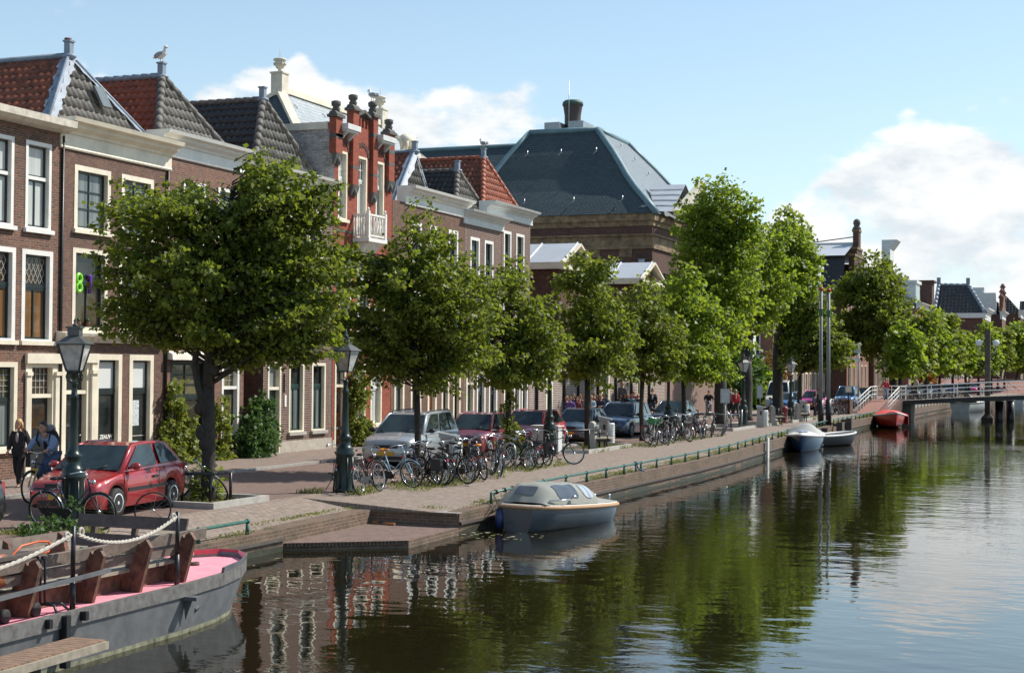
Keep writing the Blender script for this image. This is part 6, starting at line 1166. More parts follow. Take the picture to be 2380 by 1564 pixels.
BIKES = [(b_dia, (-17.25, 31.95), A_(-.45, .9), 'dark bicycle leaning on the house side of the lamp post near the landing', 'black', .05), (b_step, (-16.42, 31.75), A_(-.02, 1), 'wine red bicycle leaning on the canal side of the lamp post near the landing', 'wine', -.07),
 (b_blue, (-17.0, 34.25), A_(.97, -.2), 'light blue step-through bicycle with orange saddle', 'blue', .07), (b_bag, (-15.95, 34.95), A_(-.95, .3), 'dark bicycle with blue tag and red light just behind the light blue one', 'navy', -.05), (b_dia, (-15.55, 35.2), A_(-.85, .55), 'black bicycle with silver mudguard, second after the light blue one', 'black', .08),
 (b_step, (-15.5, 35.75), A_(-.8, .6), 'black step-through bicycle, third after the light blue one', 'black', -.04), (b_step, (-15.52, 36.6), A_(-.7, .7), 'black bicycle with tangled cables in front of the silver people carrier', 'black', .05), (b_ora, (-15.5, 37.3), A_(-.75, .65), 'dark bicycle with orange saddle cover in the middle of the row', 'navy', -.06), (b_dia, (-15.6, 38.4), A_(-.7, .7), 'black bicycle with white-tipped mudguard beside the orange saddled one', 'black', .04),
 (b_step, (-15.85, 39.5), A_(-.6, .8), 'navy bicycle with red rear light, before the gap in the row', 'navy', .04), (b_dia, (-16.0, 41.5), A_(-.78, .62), 'grey green sports bicycle with bare frame locked to a hoop', 'green', .12), (b_step, (-15.75, 42.4), A_(-.72, .7), 'black bicycle with bronze fork beside the sports bicycle', 'black', -.05), (b_bag, (-16.15, 43.4), A_(-.6, .8), 'black bicycle with grey panniers near the end of the row', 'black', .05), (b_dia, (-16.35, 44.15), A_(.8, .6), 'dark bicycle seen side-on at the end of the near row', 'black', -.05),
 (b_crate, (-16.3, 56.2), A_(-.62, .78), 'grey bicycle with a green crate on the front', 'grey', .10), (b_step, (-16.2, 57.6), A_(-.6, .8), 'white mudguarded bicycle next to the green crate', 'black', -.05), (b_dia, (-16.35, 59.6), A_(-.55, .83), 'silver bicycle with pale drop handlebar', 'grey', .06), (b_dia, (-16.3, 60.8), A_(-.6, .8), 'black bicycle between the silver one and the second lamp of the row', 'black', -.04), (b_step, (-16.45, 62.2), A_(-.55, .83), 'black bicycle with yellow jacket strap', 'black', .05), (b_step, (-16.45, 63.6), A_(-.5, .86), 'dark bicycle with pale saddle', 'navy', -.06), (b_dia, (-16.3, 64.3), A_(-.5, .86), 'reddish bicycle third from the sign post', 'wine', .05), (b_step, (-16.3, 65.2), A_(-.48, .88), 'dark bicycle second from the sign post', 'black', .08), (b_dia, (-16.2, 66.6), A_(-.35, .93), 'slim grey bicycle nearest the sign post', 'grey', .22)]
for i, (pr, r_, a, lb, col, ln) in enumerate(BIKES): put(pr, (r_[0]+.18*math.sin(i*2.7), r_[1]+.1*math.cos(i*4.1)), a+(.22*math.sin(i*5.3) if i > 3 else 0), lb, ln*1.9, col=col)
for i, (x, y, a, lb) in enumerate(((-16.9, 35.6, -.5, 'dark bicycle facing the canal behind the blue tagged one'), (-17.0, 37.9, -.35, 'dark bicycle facing the canal in front of the silver car door'), (-17.1, 40.4, -.7, 'wine coloured bicycle facing the canal in the gap of the row'), (-17.2, 42.9, -.5, 'dark bicycle facing the canal near the brighter red car'), (-17.4, 59.0, -.6, 'dark bicycle facing the canal beside the green crate'), (-17.5, 63.0, -.7, 'dark bicycle facing the canal before the black saloon'))): put((b_step, b_dia, b_bag)[i % 3], (x, y), a, lb, .12*(-1)**i, col=('black', 'navy', 'wine')[i % 3])
put(b_step, (-18.05, 22.55), A_(1, .14), 'old black bicycle leaning against the green lamp post by the barge', .10, col='black')
put(b_step, (-19.35, 29.3), A_(.93, -.35), 'grey bicycle slumped against the tree guard with its front wheel turned out', col='grey', rot=(.55, 0, A_(.93, -.35)))
put(b_dia, (-20.4, 28.2), A_(.75, .6), 'dark bicycle parked behind the nearest lime tree', .05, col='wine')
for i, (x, y, a) in enumerate(((-17.2, 101.8, 2.2), (-17.0, 103.2, 2.4), (-16.8, 104.4, 2.6))): put((b_dia, b_step, b_dia)[i], (x, y), a, ('dark bicycle closest to the flagpoles in the trio by the ramp', 'middle bicycle of the trio by the ramp', 'brown bicycle of the trio against the ramp wall')[i], .06, col=('black', 'black', 'orange')[i])
FB = 'far bicycles seen through the footbridge railing'
for i, u in enumerate((1958, 1972, 1985, 2040, 2066, 2100, 2114, 2128, 2144, 2158, 2172, 2186, 2200, 2214, 2228, 2244)):
    p = am(u, -17.4+.2*(i % 3)); put((b_step, b_dia)[i % 2], (p.x, p.y), 2.3+.2*(i % 4), 'small dark bicycle in the far crowded racks beyond the ramp', .05*(-1)**i, col=('black', 'grey', 'navy')[i % 3], group=FB)
for pr in (b_step, b_dia, b_blue, b_ora, b_crate, b_bag):
    for o in [pr]+[c for c in pr.children_recursive]: bpy.data.objects.remove(o)
# lone wheel beside the car, yellow framed cycle of the rider comes with the people
wl = MB(); Rw = .33; wl.tube([(0, Rw*math.cos(a), Rw+Rw*math.sin(a)) for a in np.linspace(0, 6.2832, 33)[:-1]], .016, 6, closed=True)
for k in range(18): a = k*math.pi/9; wl.beam((.02*(-1)**k, 0, Rw), (0, Rw*.95*math.cos(a), Rw+Rw*.95*math.sin(a)), .004, .004, 1)
wl.tube([(-.05, 0, Rw), (.05, 0, Rw)], .022, 7, 1); wl.beam((.03, 0, Rw), (.0, .30, .05), .012, .012, 1)
wo = thing('bicycle_remnant', 'lone thin bicycle wheel standing in front of the dark red car', 'bicycle wheel', (-16.42, 23.5, 0)); wo.rotation_euler = (.0, .12, -.75); wl.build('wheel', [RUBBER, CHROME], wo)
# ------------------------------------------------------------------ street furniture
def pit(x0, x1, y0, y1, label, h=.13):
    b = MB()
    for q in ((x0, x1, y0, y0+.13), (x0, x1, y1-.13, y1), (x0, x0+.13, y0+.13, y1-.13), (x1-.13, x1, y0+.13, y1-.13)): b.box(*q, -.02, h)
    tag(b.build('tree_pit_kerb', CONC), label, 'kerb')
pit(-19.9, -17.35, 27.0, 29.25, 'raised stone kerb round the nearest lime tree')
pit(-19.3, -17.0, 50.4, 55.6, 'stone kerb of the grassy pit round the lime tree by the slotted bench')
pit(-19.2, -17.0, 72.4, 77.5, 'stone kerb of the tree pit beside the sign post')
pit(-19., -16.9, 79.6, 82.8, 'stone kerb of the tree pit by the first stone bench')
pit(-18.6, -16.7, 85.8, 93.5, 'stone kerb of the tree pit by the second lamp of the benches')
def guard(pts, label, h=.78, r=.035):
    t = thing('tree_guard', label, 'tree guard', pts[0]); O = off(t)
    MB().tube([(*p[:2], h) for p in pts], r, 8).build('rail', IRONK, t, O)
    for p in pts[::1]: MB().tube([(*p[:2], 0), (*p[:2], h)], r, 7).build('leg', IRONK, t, O)
guard([(-19.7, 27.6, 0), (-18.6, 27.7, 0), (-18.05, 27.95, 0), (-17.95, 28.6, 0)], 'black tubular guard rail round the nearest lime tree', h=.66)
guard([(-18.9, 50.9, 0), (-18., 50.9, 0), (-17.4, 51.6, 0), (-17.4, 52.8, 0)], 'dark guard rail in the grassy pit by the slotted bench')
guard([(-19., 72.6, 0), (-18., 72.6, 0), (-17.3, 73.2, 0), (-17.2, 74.5, 0)], 'dark guard rail by the sign post')
guard([(-18.6, 86.2, 0), (-17.6, 86.2, 0), (-17., 86.9, 0)], 'dark guard rail by the info board')
def hoop(x, y, a, label):
    c, s_ = math.cos(a), math.sin(a); w = .38; b = MB(); b.tube([(x+c*w*q, y+s_*w*q, z) for q, z in ((-1, 0), (-1, .55), (-.75, .72), (0, .78), (.75, .72), (1, .55), (1, 0))], .026, 7); tag(b.build('cycle_hoop', STEEL), label, 'cycle stand', 'cycle hoops on the quay')
hoop(-16.3, 36.2, 2.5, 'steel cycle hoop among the black bicycles before the orange saddle cover'); hoop(-16.5, 41.6, 2.4, 'steel cycle hoop beside the grey green sports bicycle'); hoop(-16.6, 43.3, 2.4, 'steel cycle hoop by the bicycle with grey panniers'); hoop(-16.9, 62., 2.3, 'steel cycle hoop among the bicycles before the sign post')
def bench(x, y, rz, label, sc=1.):
    t = thing('slotted_bench', label, 'bench', (x, y, 0), rz, 'stone benches with slotted backs')
    for k in (-.32, .22):
        b = MB(); pr = [(-.12, 0), (.14, 0), (.12, .62), (.10, .98), (.02, 1.06), (-.07, 1.05), (-.11, .95)]; b.prism([(px, k-.22, z) for px, z in pr], (0, .46, 0))
        for i in range(4):
            for j in range(3): b.box(.105, .145, k-.16+.09*i, k-.13+.09*i, .56+.13*j, .62+.13*j, 1)
        b.build('back_slab', [CONC, DSTONE], t)
    b = MB()
    for i in range(5): b.box(.16+.11*i, .25+.11*i, -.45, .9, .42, .47)
    b.build('seat', WOOD, t); b = MB()
    for k in (-.3, .7): b.box(.2, .66, k, k+.06, .34, .42); b.tube([(.45, k+.03, .36), (.5, k+.03, 0)], .03, 6)
    b.tube([(.1, -.5, .62), (.55, -.5, .66), (.6, -.5, .4)], .025, 6); b.build('seat_frame', IRONK, t)
bench(-17.6, 52.6, .25, 'concrete slotted-back bench with wooden seat in the grass beside the ribbed bin')
bench(-17.0, 81.6, .3, 'stone bench with slotted back before the small red pillar'); bench(-16.9, 88.3, .3, 'stone bench with slotted back beside the standing couple')
def bin_(x, y, rz, label):
    t = thing('litter_bin', label, 'bin', (x, y, 0), rz, 'grey ribbed litter bins'); b = MB(); b.box(-.2, .12, -.24, .24, 0, 1.02); b.build('body', CONC, t)
    b = MB(); b.tube([(.17, -.0, .05), (.17, 0, .9)], .20, 12)
    for i in range(13): b.lathe([(.20, 0), (.225, .02), (.20, .045)], (.17, 0, .08+.063*i), 14)
    b.build('ribbed_drum', GREYW, t); b = MB(); b.prism([(-.24, -.27, 1.02), (.26, -.27, 1.02), (.26, -.27, 1.07), (-.24, -.27, 1.17)], (0, .54, 0)); b.build('lid', STEEL, t); b = MB(); b.box(-.05, .05, -.245, -.238, .65, .85); b.build('slot', PLASTK, t)
p = at(1412, 1050, x=-17.9)
bin_(-18.1, 55.6, .2, 'grey ribbed litter bin with slanted lid in front of the blue hatchback'); bin_(-17.3, 38.95, .2, 'grey litter bin half hidden behind the bicycle with orange saddle cover'); bin_(-16.85, 78., .2, 'grey ribbed litter bin by the lamp post near the red-jacketed walker'); bin_(-17.5, 93.3, .2, 'grey ribbed litter bin behind the second slotted bench')
t = thing('utility_box', 'low grey utility boxes behind the dark guard rail', 'utility box', (-18.6, 50.2, 0)); b = MB(); b.box(-18.95, -18.5, 49.9, 50.4, 0, .95); b.box(-18.4, -18.0, 50.0, 50.4, 0, .9); b.box(-19., -17.95, 49.85, 50.45, .94, .98); b.build('body', GREYW, t, off(t))
t = thing('red_pillar', 'small dark red cast iron pillar between the two slotted benches', 'hydrant', (-17.03, 85.2, 0)); b = MB(); b.lathe([(.2, 0), (.2, .08), (.16, .12), (.15, .72), (.19, .76), (.19, .84), (.12, .93), (.03, .97)], (0, 0, 0), 12); b.ell((.0, -.15, .5), (.07, .05, .07), 7, 5); b.build('body', M('red_iron', (.19, .035, .03), .55, var=.25), t)
def signpost(x, y, label, board, h, bd, name='sign_post', pole=.04, mat=STEEL, rz=.4, bm=None):
    t = thing(name, label, 'sign', (x, y, 0), rz); MB().tube([(0, 0, 0), (0, 0, h)], pole, 8).build('pole', mat, t); b = MB(); w, z0, z1 = board; b.box(-.05, .05, -w/2, w/2, z0, z1); bo = b.build('board', bm or STEEL, t)
    b = MB(); b.box(.051, .058, -w/2+.05, w/2-.05, z0+.06, z1-.06); b.box(-.058, -.051, -w/2+.05, w/2-.05, z0+.06, z1-.06); b.build('sign_face', bd, bo); return t
PAPER = M('sign_paper', (.42, .47, .48), .5, var=.12, scale=5)
signpost(-17.1, 71.1, 'grey metal notice case on a post at the end of the bicycles', (.44, 1.4, 2.08), 1.5, PAPER, rz=-1.2)
signpost(-19., 87.6, 'narrow notice case on a dark post behind the lamp post', (.34, 1.35, 2.1), 1.5, PAPER, rz=-1.2, mat=IRONK)
signpost(*am(1854, -19.6).xy, 'blank green grey sign plate seen edge-on near the lamp by the red pillar', (.5, 1.55, 2.35), 2.4, M('sign_back', (.10, .13, .12), .6), rz=-1.2, mat=IRONG)
p = am(1995, -17.8); t = signpost(p.x, p.y, 'tall street name and direction sign post at the foot of the footbridge', (.1, 2.2, 3.2), 5.0, STEEL, rz=-1.3, pole=.07); q = MB(); q.box(-.06, .06, -1.6, .1, 3.62, 3.98); q.build('direction_arm', GREYW, t); q = MB(); q.box(-.07, .07, -.62, .15, 4.35, 5.1); q.build('pictogram_plate', STEEL, t); q = MB(); q.ell((.075, -.24, 4.75), (.01, .2, .22), 10, 6); q.ell((-.075, -.24, 4.75), (.01, .2, .22), 10, 6); q.build('pictogram', M('yellow_green', (.35, .42, .05), .5), t)
signpost(*am(1972, -16.6).xy, 'thin post with white and small cream plate by the ramp wall', (.45, 1.5, 1.95), 3.9, CREAM, rz=-1.2, mat=IRONK)
POLEG = M('galvanised_pole', (.20, .215, .22), .6, metal=.1, var=.12)
for x, y, lb in ((-14.35, 81.5, 'grey flagpole with red cap, the one closer to the sailing dinghy'), (-14.2, 83., 'grey flagpole with red cap, the one closer to the red boat')):
    t = thing('flagpole', lb, 'flagpole', (x, y, 0), 0, 'twin flagpoles at the water'); b = MB(); b.tube([(0, 0, 0), (0, 0, 1.4)], .16, 10, 1); b.tube([(0, 0, 0), (0, 0, 7.3)], [.10, .07], 10, 0); b.box(-.2, .2, -.12, .12, .62, .70, 1); b.build('pole', [POLEG, IRONK], t); b = MB(); b.ell((0, 0, 7.38), (.13, .13, .12), 8, 6); b.build('cap', M('red_cap', (.4, .05, .03), .4), t); b = MB(); b.tube([(-.10, 0, .9), (-.10, 0, 7.2)], .012, 4); b.build('halyard', ROPE, t); b = MB(); b.box(-.1, .1, -.16, -.1, 5.9, 6.3); b.build('cleat', RAILG, t)
t = thing('mooring_post', 'short grey post standing just before the lamp post by the walkers', 'post', (-17.5, 76.4, 0)); MB().tube([(0, 0, 0), (0, 0, .95)], .05, 8).build('post', STEEL, t)
for i, (u, x, y, z1) in enumerate(((1896, -13.45, 75.5, .05), (1941, -13.75, 79.3, .0), (1977, -13.75, 84., .15), (2017, -13.95, 88.5, .25))):
    b = MB(); b.box(x-.16, x+.16, y-.16, y+.16, -1.5, z1); b.box(x-.45, x-.1, y-.1, y+.1, z1-.22, z1-.08); tag(b.build('timber_pile', WOODD), ('dark timber pile by the white stern of the dinghy', 'dark timber pile below the flagpoles', 'dark timber pile past the flagpoles', 'tall dark timber pile nearest the red boat')[i], 'pile', 'timber piles along the quay wall')
t = thing('lamp_column', 'brown concrete column in the water carrying two white globe lamps', 'lamp', (-8.3, 117, WATER)); 
b = MB(); b.prism([(-.19, -.19, 0), (.19, -.19, 0), (.19, .19, 0), (-.19, .19, 0)], (0, 0, 6.75)); b.prism([(-.42, -.42, -.5), (.42, -.42, -.5), (.42, .42, -.5), (-.42, .42, -.5)], (0, 0, .75)); b.add([(-.42, -.42, .25), (.42, -.42, .25), (.42, .42, .25), (-.42, .42, .25), (-.21, -.21, .5), (.21, -.21, .5), (.21, .21, .5), (-.21, .21, .5)], [(0, 1, 5, 4), (1, 2, 6, 5), (2, 3, 7, 6), (3, 0, 4, 7)]); b.build('column', M('column_concrete', (.085, .068, .06), .85, var=.2), t)
for s_ in (-1, 1):
    b = MB(); b.tube([(s_*.15, 0, 4.7), (s_*.50, 0, 5.1), (s_*.60, 0, 5.3), (s_*.60, 0, 5.55)], .04, 6); a_ = b.build('lamp_arm', STEEL, t); b = MB(); b.ell((s_*.60, 0, 5.78), (.25, .25, .25), 16, 10); b.build('globe', M('globe_glass', (.70, .72, .72), .12, var=.08, coat=1.), t)
    b = MB(); b.tube([(s_*.15, 0, 4.0), (s_*.8, 0, 3.3), (s_*2.2, .3, 2.3)], .025, 4); b.build('tie_rod', IRONK, t)
for i, (dx, dy) in enumerate(((0, 0), (.7, 1.2))): b = MB(); x, y = -7.35+dx, 115.3+dy; b.tube([(x, y, -1.5), (x, y, .85)], .30, 12, 0); b.lathe([(.33, .85), (.33, .95), (.05, 1.08)], (x, y, 0), 12, 1); tag(b.build('dolphin_pile', [IRONK, GREYW]), ('black round mooring pile with white cap in front', 'black round mooring pile half hidden behind the other one')[i], 'pile', 'black mooring piles by the footbridge')
# ------------------------------------------------------------------ footbridge
FBR = thing('footbridge', 'white railed footbridge with brick ramp crossing the canal', 'bridge', (-15, 113, 0)); O = off(FBR)
YB0, YB1 = 113.2, 116.; dz = lambda x: .82+.075*(x+14.2)+(-.0016*(x+14.2)**2)
b = MB(); b.quad((-16.3, 106.6, .02), (-14.2, 106.6, .02), (-14.2, 113.2, .82), (-16.3, 113.2, .82)); b.quad((-16.3, 113.2, .82), (-14.2, 113.2, .82), (-14.2, 116.2, .86), (-16.3, 116.2, .86)); b.build('ramp', RAMPM, FBR, O)
b = MB(); b.prism([(-16.5, 106.3, 0), (-16.5, 113.2, .95), (-16.5, 116.3, .95), (-16.5, 116.3, 0)], (.18, 0, 0)); b.prism([(-14.2, 106.3, 0), (-14.2, 113.2, .95), (-14.2, 113.2, -1.5), (-14.2, 106.3, -1.5)], (.25, 0, 0)); b.box(-17.3, -16.5, 105.0, 106.3, 0, 1.0); b.box(-14.2, -13.97, 113.3, 115.9, -1.5, .55); b.build('ramp_wall', [BRK], FBR, O)
b = MB(); xs = np.linspace(-14.2, 12, 24)
for xa, xb in zip(xs, xs[1:]): b.quad((xa, YB0, dz(xa)), (xb, YB0, dz(xb)), (xb, YB1, dz(xb)), (xa, YB1, dz(xa))); [b.beam((xa, y, dz(xa)-.17), (xb, y, dz(xb)-.17), .14, .32, 1) for y in (YB0-.02, YB1+.02)]
b.build('deck', [WOOD, IRONK], FBR, O); b = MB(); b.box(-13.95, -13.4, 113.3, 115.9, -1.5, .6); b.build('pier', WOODD, FBR, O)
def rail(pts, n, label=None):
    b = MB()
    for i in range(n+1):
        f = i/n*(len(pts)-1); k = min(int(f), len(pts)-2); p = Vector(pts[k]).lerp(Vector(pts[k+1]), f-k); b.beam(p, p+Vector((0, 0, 1.0)), .06, .04)
    for h_ in (.42, .72, 1.0): b.tube([Vector(p)+Vector((0, 0, h_)) for p in pts], .034 if h_ == 1. else .022, 7)
    return b.build('railing', WHITE, FBR, O)
for y in (YB0+.05, YB1-.05): rail([(x, y, dz(x)) for x in np.linspace(-14.1, 12, 9)], 14)
rail([(-16.25, 106.8, .04), (-16.25, 113., .82)], 5); rail([(-16.25, 113., .82), (-16.25, 116., .84)], 3); rail([(-14.2, 106.8, .04), (-14.2, 113., .82)], 5); rail([(-16.2, 116.1, .86), (-14.1, 116.1, .86)], 2)
# ------------------------------------------------------------------ boats
def rope(b, p, q, sag, r=.024, m=0, n=26, turns=26):
    p, q = Vector(p), Vector(q); cen = [p.lerp(q, i/n)+Vector((0, 0, -sag*4*(i/n)*(1-i/n))) for i in range(n+1)]
    fine = []; N_ = turns*5
    for ph in (0, 2.094, 4.188):
        pts = []
        for i in range(N_+1):
            f = i/N_; c = p.lerp(q, f)+Vector((0, 0, -sag*4*f*(1-f))); a = f*turns*2.2+ph; d = (q-p).normalized(); s_ = d.cross(Vector((0, 0, 1))).normalized(); u_ = s_.cross(d); pts.append(c+(s_*math.cos(a)+u_*math.sin(a))*r*.55)
        b.tube(pts, r*.62, 5, m)
BG_ = thing('barge', 'grey open barge with pink deck, wooden benches and rope-hung black posts', 'barge', (-12.6, 14, WATER)); O = off(BG_)
outl = [(-11.50, 5), (-11.52, 10), (-11.55, 14), (-11.60, 16), (-11.70, 17.5), (-11.86, 18.5), (-12.1, 19.3), (-12.42, 19.95), (-12.8, 20.3), (-13.15, 20.32), (-13.42, 20.0), (-13.6, 19.3), (-13.7, 18), (-13.74, 16), (-13.74, 5)]
outl = [(x+.13*max(0, min(1, (y-16)/3)), y+.10*max(0, (y-17)/3)) for x, y in outl]
def ring(z, ins=0., rake=0.):
    r_ = []
    for x, y in outl:
        f = max(0, (y-16.5)/3.8); cx_ = -12.65; r_.append((cx_+(x-cx_)*(1-ins/1.05), y-rake*f*f, z))
    return r_
lv = [ring(-1.1, .25, .75), ring(WATER, .06, .42), ring(-.59, .05, .39), ring(-.14, 0, .05), ring(-.13, -.03, .0), ring(.045, -.03, 0), ring(.045, .05, 0), ring(0., .05, 0)]
b = MB(); k = len(outl)
for i in range(len(lv)-1): b.add(lv[i]+lv[i+1], [(j, j+1, k+j+1, k+j) for j in range(k-1)], 1 if i in (1,) else 2 if i >= 4 else 0, False)
b.build('hull', [HULLG, HULLW, GUNW], BG_, O)
b = MB(); b.add(ring(.002, .04, 0), [tuple(range(k))]); b.build('deck', PINK, BG_, O)
b = MB(); bi = [j for j in range(k) if outl[j][1] >= 18.5]; r0, r1, r2 = ring(.045, -.02, 0), ring(.12, -.03, -.03), ring(.12, .02, -.02); r3 = ring(.0, .045, 0)
for a, c in zip(bi, bi[1:]): b.quad(r0[a], r0[c], r1[c], r1[a]); b.quad(r1[a], r1[c], r2[c], r2[a]); b.quad(r2[a], r2[c], r3[c], r3[a], 1 if 20.2 < outl[a][1] else 2)
for a in (bi[0], bi[-1]): b.quad(r0[a], r1[a], r2[a], r3[a])
b.build('bow_bulwark', [HULLG, REDIN, PINK], BG_, O)
p = at(583*.9, 1296, z=.03); b = MB(); b.lathe([(.07, 0), (.07, .05), (.055, .05), (.05, .01)], (-12.75, 19.35, 0), 12); b.build('deck_fitting', WOODD, BG_, O)
for u, v in ((113, 1449), (197, 1430)): q_ = at(u, v, x=-11.5); MB().box(-11.56, -11.46, q_.y-.03, q_.y+.03, q_.z-.055, q_.z+.05).build('rubbing_bracket', IRONK, BG_, O)
q_ = at(155, 1465, x=-11.5); MB().box(-11.56, -11.46, q_.y-.05, q_.y+.03, -.6, .02).build('fender_bar', IRONK, BG_, O)
b = MB(); b.box(-11.66, -11.40, 17.35, 17.5, -.17, -.12); b.prism([(-11.66, 17.42, -.12), (-11.5, 17.42, -.12), (-11.62, 17.42, -.45)], (0, .02, 0)); b.tube([(-11.69, 17.75, -.36), (-11.98, 18.75, -.22)], .035, 8); b.build('mooring_lug', HULLG, BG_, O)
posts = [Vector((-11.70, 15.12, 0)), Vector((-11.83, 17.52, 0)), Vector((-11.66, 12.3, 0))]
for p, h in zip(posts, (1.04, 1.0, 1.04)):
    b = MB(); b.tube([p, p+Vector((0, 0, .42))], .036, 9); b.tube([p+Vector((0, 0, .42)), p+Vector((0, 0, h))], .029, 9); b.build('rail_post', IRONK, BG_, O)
b = MB(); rope(b, posts[0]+Vector((.03, .04, .93)), posts[1]+Vector((0, -.04, .93)), .20); rope(b, posts[2]+Vector((0, .04, .66)), posts[0]+Vector((0, -.05, .93)), .12)
for p in (posts[0]+Vector((.02, .12, .95)), posts[1]+Vector((0, -.1, .93)), posts[0]+Vector((.0, -.12, .92))): b.tube([p+Vector((0, .04*math.cos(a), .05*math.sin(a))) for a in np.linspace(0, 6.28, 11)[:-1]], .019, 6, closed=True)
b.build('rope', ROPE, BG_, O)
b = MB(); a0, a1 = at(0, 1391, x=-11.58), at(256, 1324, x=-11.58); b.beam(a0+(a0-a1)*1.5, a1, .035, .05); b.build('handrail', HULLG, BG_, O)
WOODB = M('grey_brown_board', (.16, .125, .10), .8, var=.35, scale=8, bump=.003, bscale=50)
def bargebench(name, label_unused, yf, y0, y1, x, s_):
    """bench running along the barge; s_ = +1: its back leans out to the canal side"""
    t = MB()
    for j in range(3): t.box(*sorted((x-s_*(.02+.155*j), x-s_*(.165+.155*j))), y0+.1, y1-.45, .265, .312)
    w = t.build('bench', WOOD, BG_, O)
    for y in yf:
        t = MB()
        for j in range(2):
            xb = x+s_*(-.02-.16*j); t.prism([(xb, y, .005), (xb+s_*.15, y, .005), (xb+s_*.32, y, .60), (xb+s_*.245, y, .70), (xb+s_*.17, y, .66)], (0, .06+.02*j, 0))
        t.build('bench_frame', WOODR, w, O)
    t = MB(); t.obox((x+s_*.075, (y0+y1)/2, .625), (s_*.012, 0, .075), (0, (y1-y0)/2, 0), (.018, 0, -.004*s_)); t.obox((x+s_*.02, (y0+y1)/2-.25, .455), (s_*.012, 0, .065), (0, (y1-y0)/2-.25, 0), (.018, 0, -.004*s_)); t.build('backrest', WOODB, w, O)
    t = MB(); t.box(*sorted((x-s_*.18, x-s_*.22)), y0+.1, y1-.5, .01, .285); t.build('seat_front', WOODR, w, O)
bargebench('bench', '', (13.1, 14.5, 15.72, 16.72, 17.74), 12.2, 18.35, -12.0, 1); bargebench('bench', '', (13.3, 14.6, 15.9, 17.0), 12.4, 17.2, -13.35, -1)
b = MB(); b.obox((-12.88, 17.95, .77), (.92, 0, 0), (0, .03, .085), (0, .018, -.004)); b.obox((-12.90, 17.89, .50), (.95, 0, 0), (0, .03, .09), (0, .018, -.004))
for x in (-13.6, -12.9, -12.15): b.obox((x, 18.0, .42), (.04, 0, 0), (0, .09, .42), (0, .03, -.005))
b.build('end_backrest', WOODD, BG_, O)
# trolley with black box, plank top and orange hose standing on the deck
TR = thing('trolley', 'black wheeled trolley with plank top and orange hose on the barge deck', 'trolley', (-12.05, 13.3, 0)); O = off(TR)
b = MB(); x0 = -12.25
cA, cB = at(82, 1414, x=-11.85), at(10, 1432, x=-11.85)
for c in (cA, cB): b.lathe([(.05, -.035), (.085, -.03), (.085, .03), (.05, .035)], (c.x, c.y, .085), 14, ax=(1, .15, 0))
b.build('wheel', RUBBER, TR, O); b = MB(); yA, yB = cA.y-.05, cB.y-.05
for y in (yA, yB):
    for x in (-11.95, -12.45): b.tube([(x, y, .06), (x, y, .72)], .024, 7)
b.tube([(-12.2, yB, .1), (-12.2, yA, .1)], .02, 6); b.box(-12.5, -11.98, yB-.6, yA-.02, .42, .66); b.build('frame', IRONK, TR, O)
b = MB(); b.obox((-12.2, (yA+yB)/2-.3, .735), (.32, 0, 0), (0, .75, 0), (0, 0, .022)); b.build('top', WOODD, TR, O)
b = MB(); h = [at(u, v, x=-12.0) for u, v in ((18, 1322), (28, 1290), (50, 1268), (90, 1258), (112, 1258), (118, 1268), (112, 1282), (90, 1287))]; b.tube(h, .013, 8); b.build('hose', M('orange_hose', (.62, .10, .015), .4), TR, O)
b = MB(); b.lathe([(.10, -.05), (.19, -.05), (.19, .05), (.10, .05)], at(-2, 1325, x=-12.0), 14, ax=(1, .2, 0)); b.build('hose_reel', M('brown_reel', (.22, .07, .025), .5), TR, O)
ST = thing('hand_truck', 'upright black hand truck with curved feet on the barge deck', 'hand truck', (-11.9, 14.2, 0)); O = off(ST); b = MB(); c = at(98, 1440, x=-11.85); y = c.y
for dy in (-.04, .04): b.tube([(-11.85, y+dy, .12), (-11.85, y+dy, .64), (-11.9, y+dy, .70)], .015, 6)
b.tube([(-11.85, y-.03, .14), (-11.72, y+.05, .12), (-11.64, y+.02, .0)], .018, 6); b.tube([(-11.85, y+.03, .14), (-11.75, y+.22, .12), (-11.7, y+.33, .01)], .018, 6); b.build('frame', IRONK, ST, O)
# jetty walkway beside the barge
JT = thing('jetty', 'weathered plank walkway with pale edge beam beside the grey barge', 'jetty', (-10.7, 12, -.1)); O = off(JT); b = MB(); d = Vector((-.035, 1, 0)).normalized(); s_ = Vector((1, .035, 0)); c0 = Vector((-10.50, 14.18, -.11))
for i in range(34): c = c0-d*(.105*i+.05); b.obox(c-s_*.235, d*.048, s_*.225, Vector((0, 0, .014)))
b.build('plank', WOODJ, JT, O); b = MB(); b.beam(c0+Vector((0.01, 0, -.045)), c0-d*3.7+Vector((0.01, 0, -.045)), .05, .085); b.beam(c0-s_*.45+Vector((0, 0, -.05)), c0-s_*.45-d*3.7+Vector((0, 0, -.05)), .05, .07); b.build('edge_beam', WOOD, JT, O)
b = MB(); b.box(-10.9, -10.6, 13.85, 13.95, -.22, -.14)
for y in (13.2, 11.2): b.tube([(-10.7, y, -1.5), (-10.7, y, -.13)], .07, 8)
b.build('support', WOODD, JT, O)
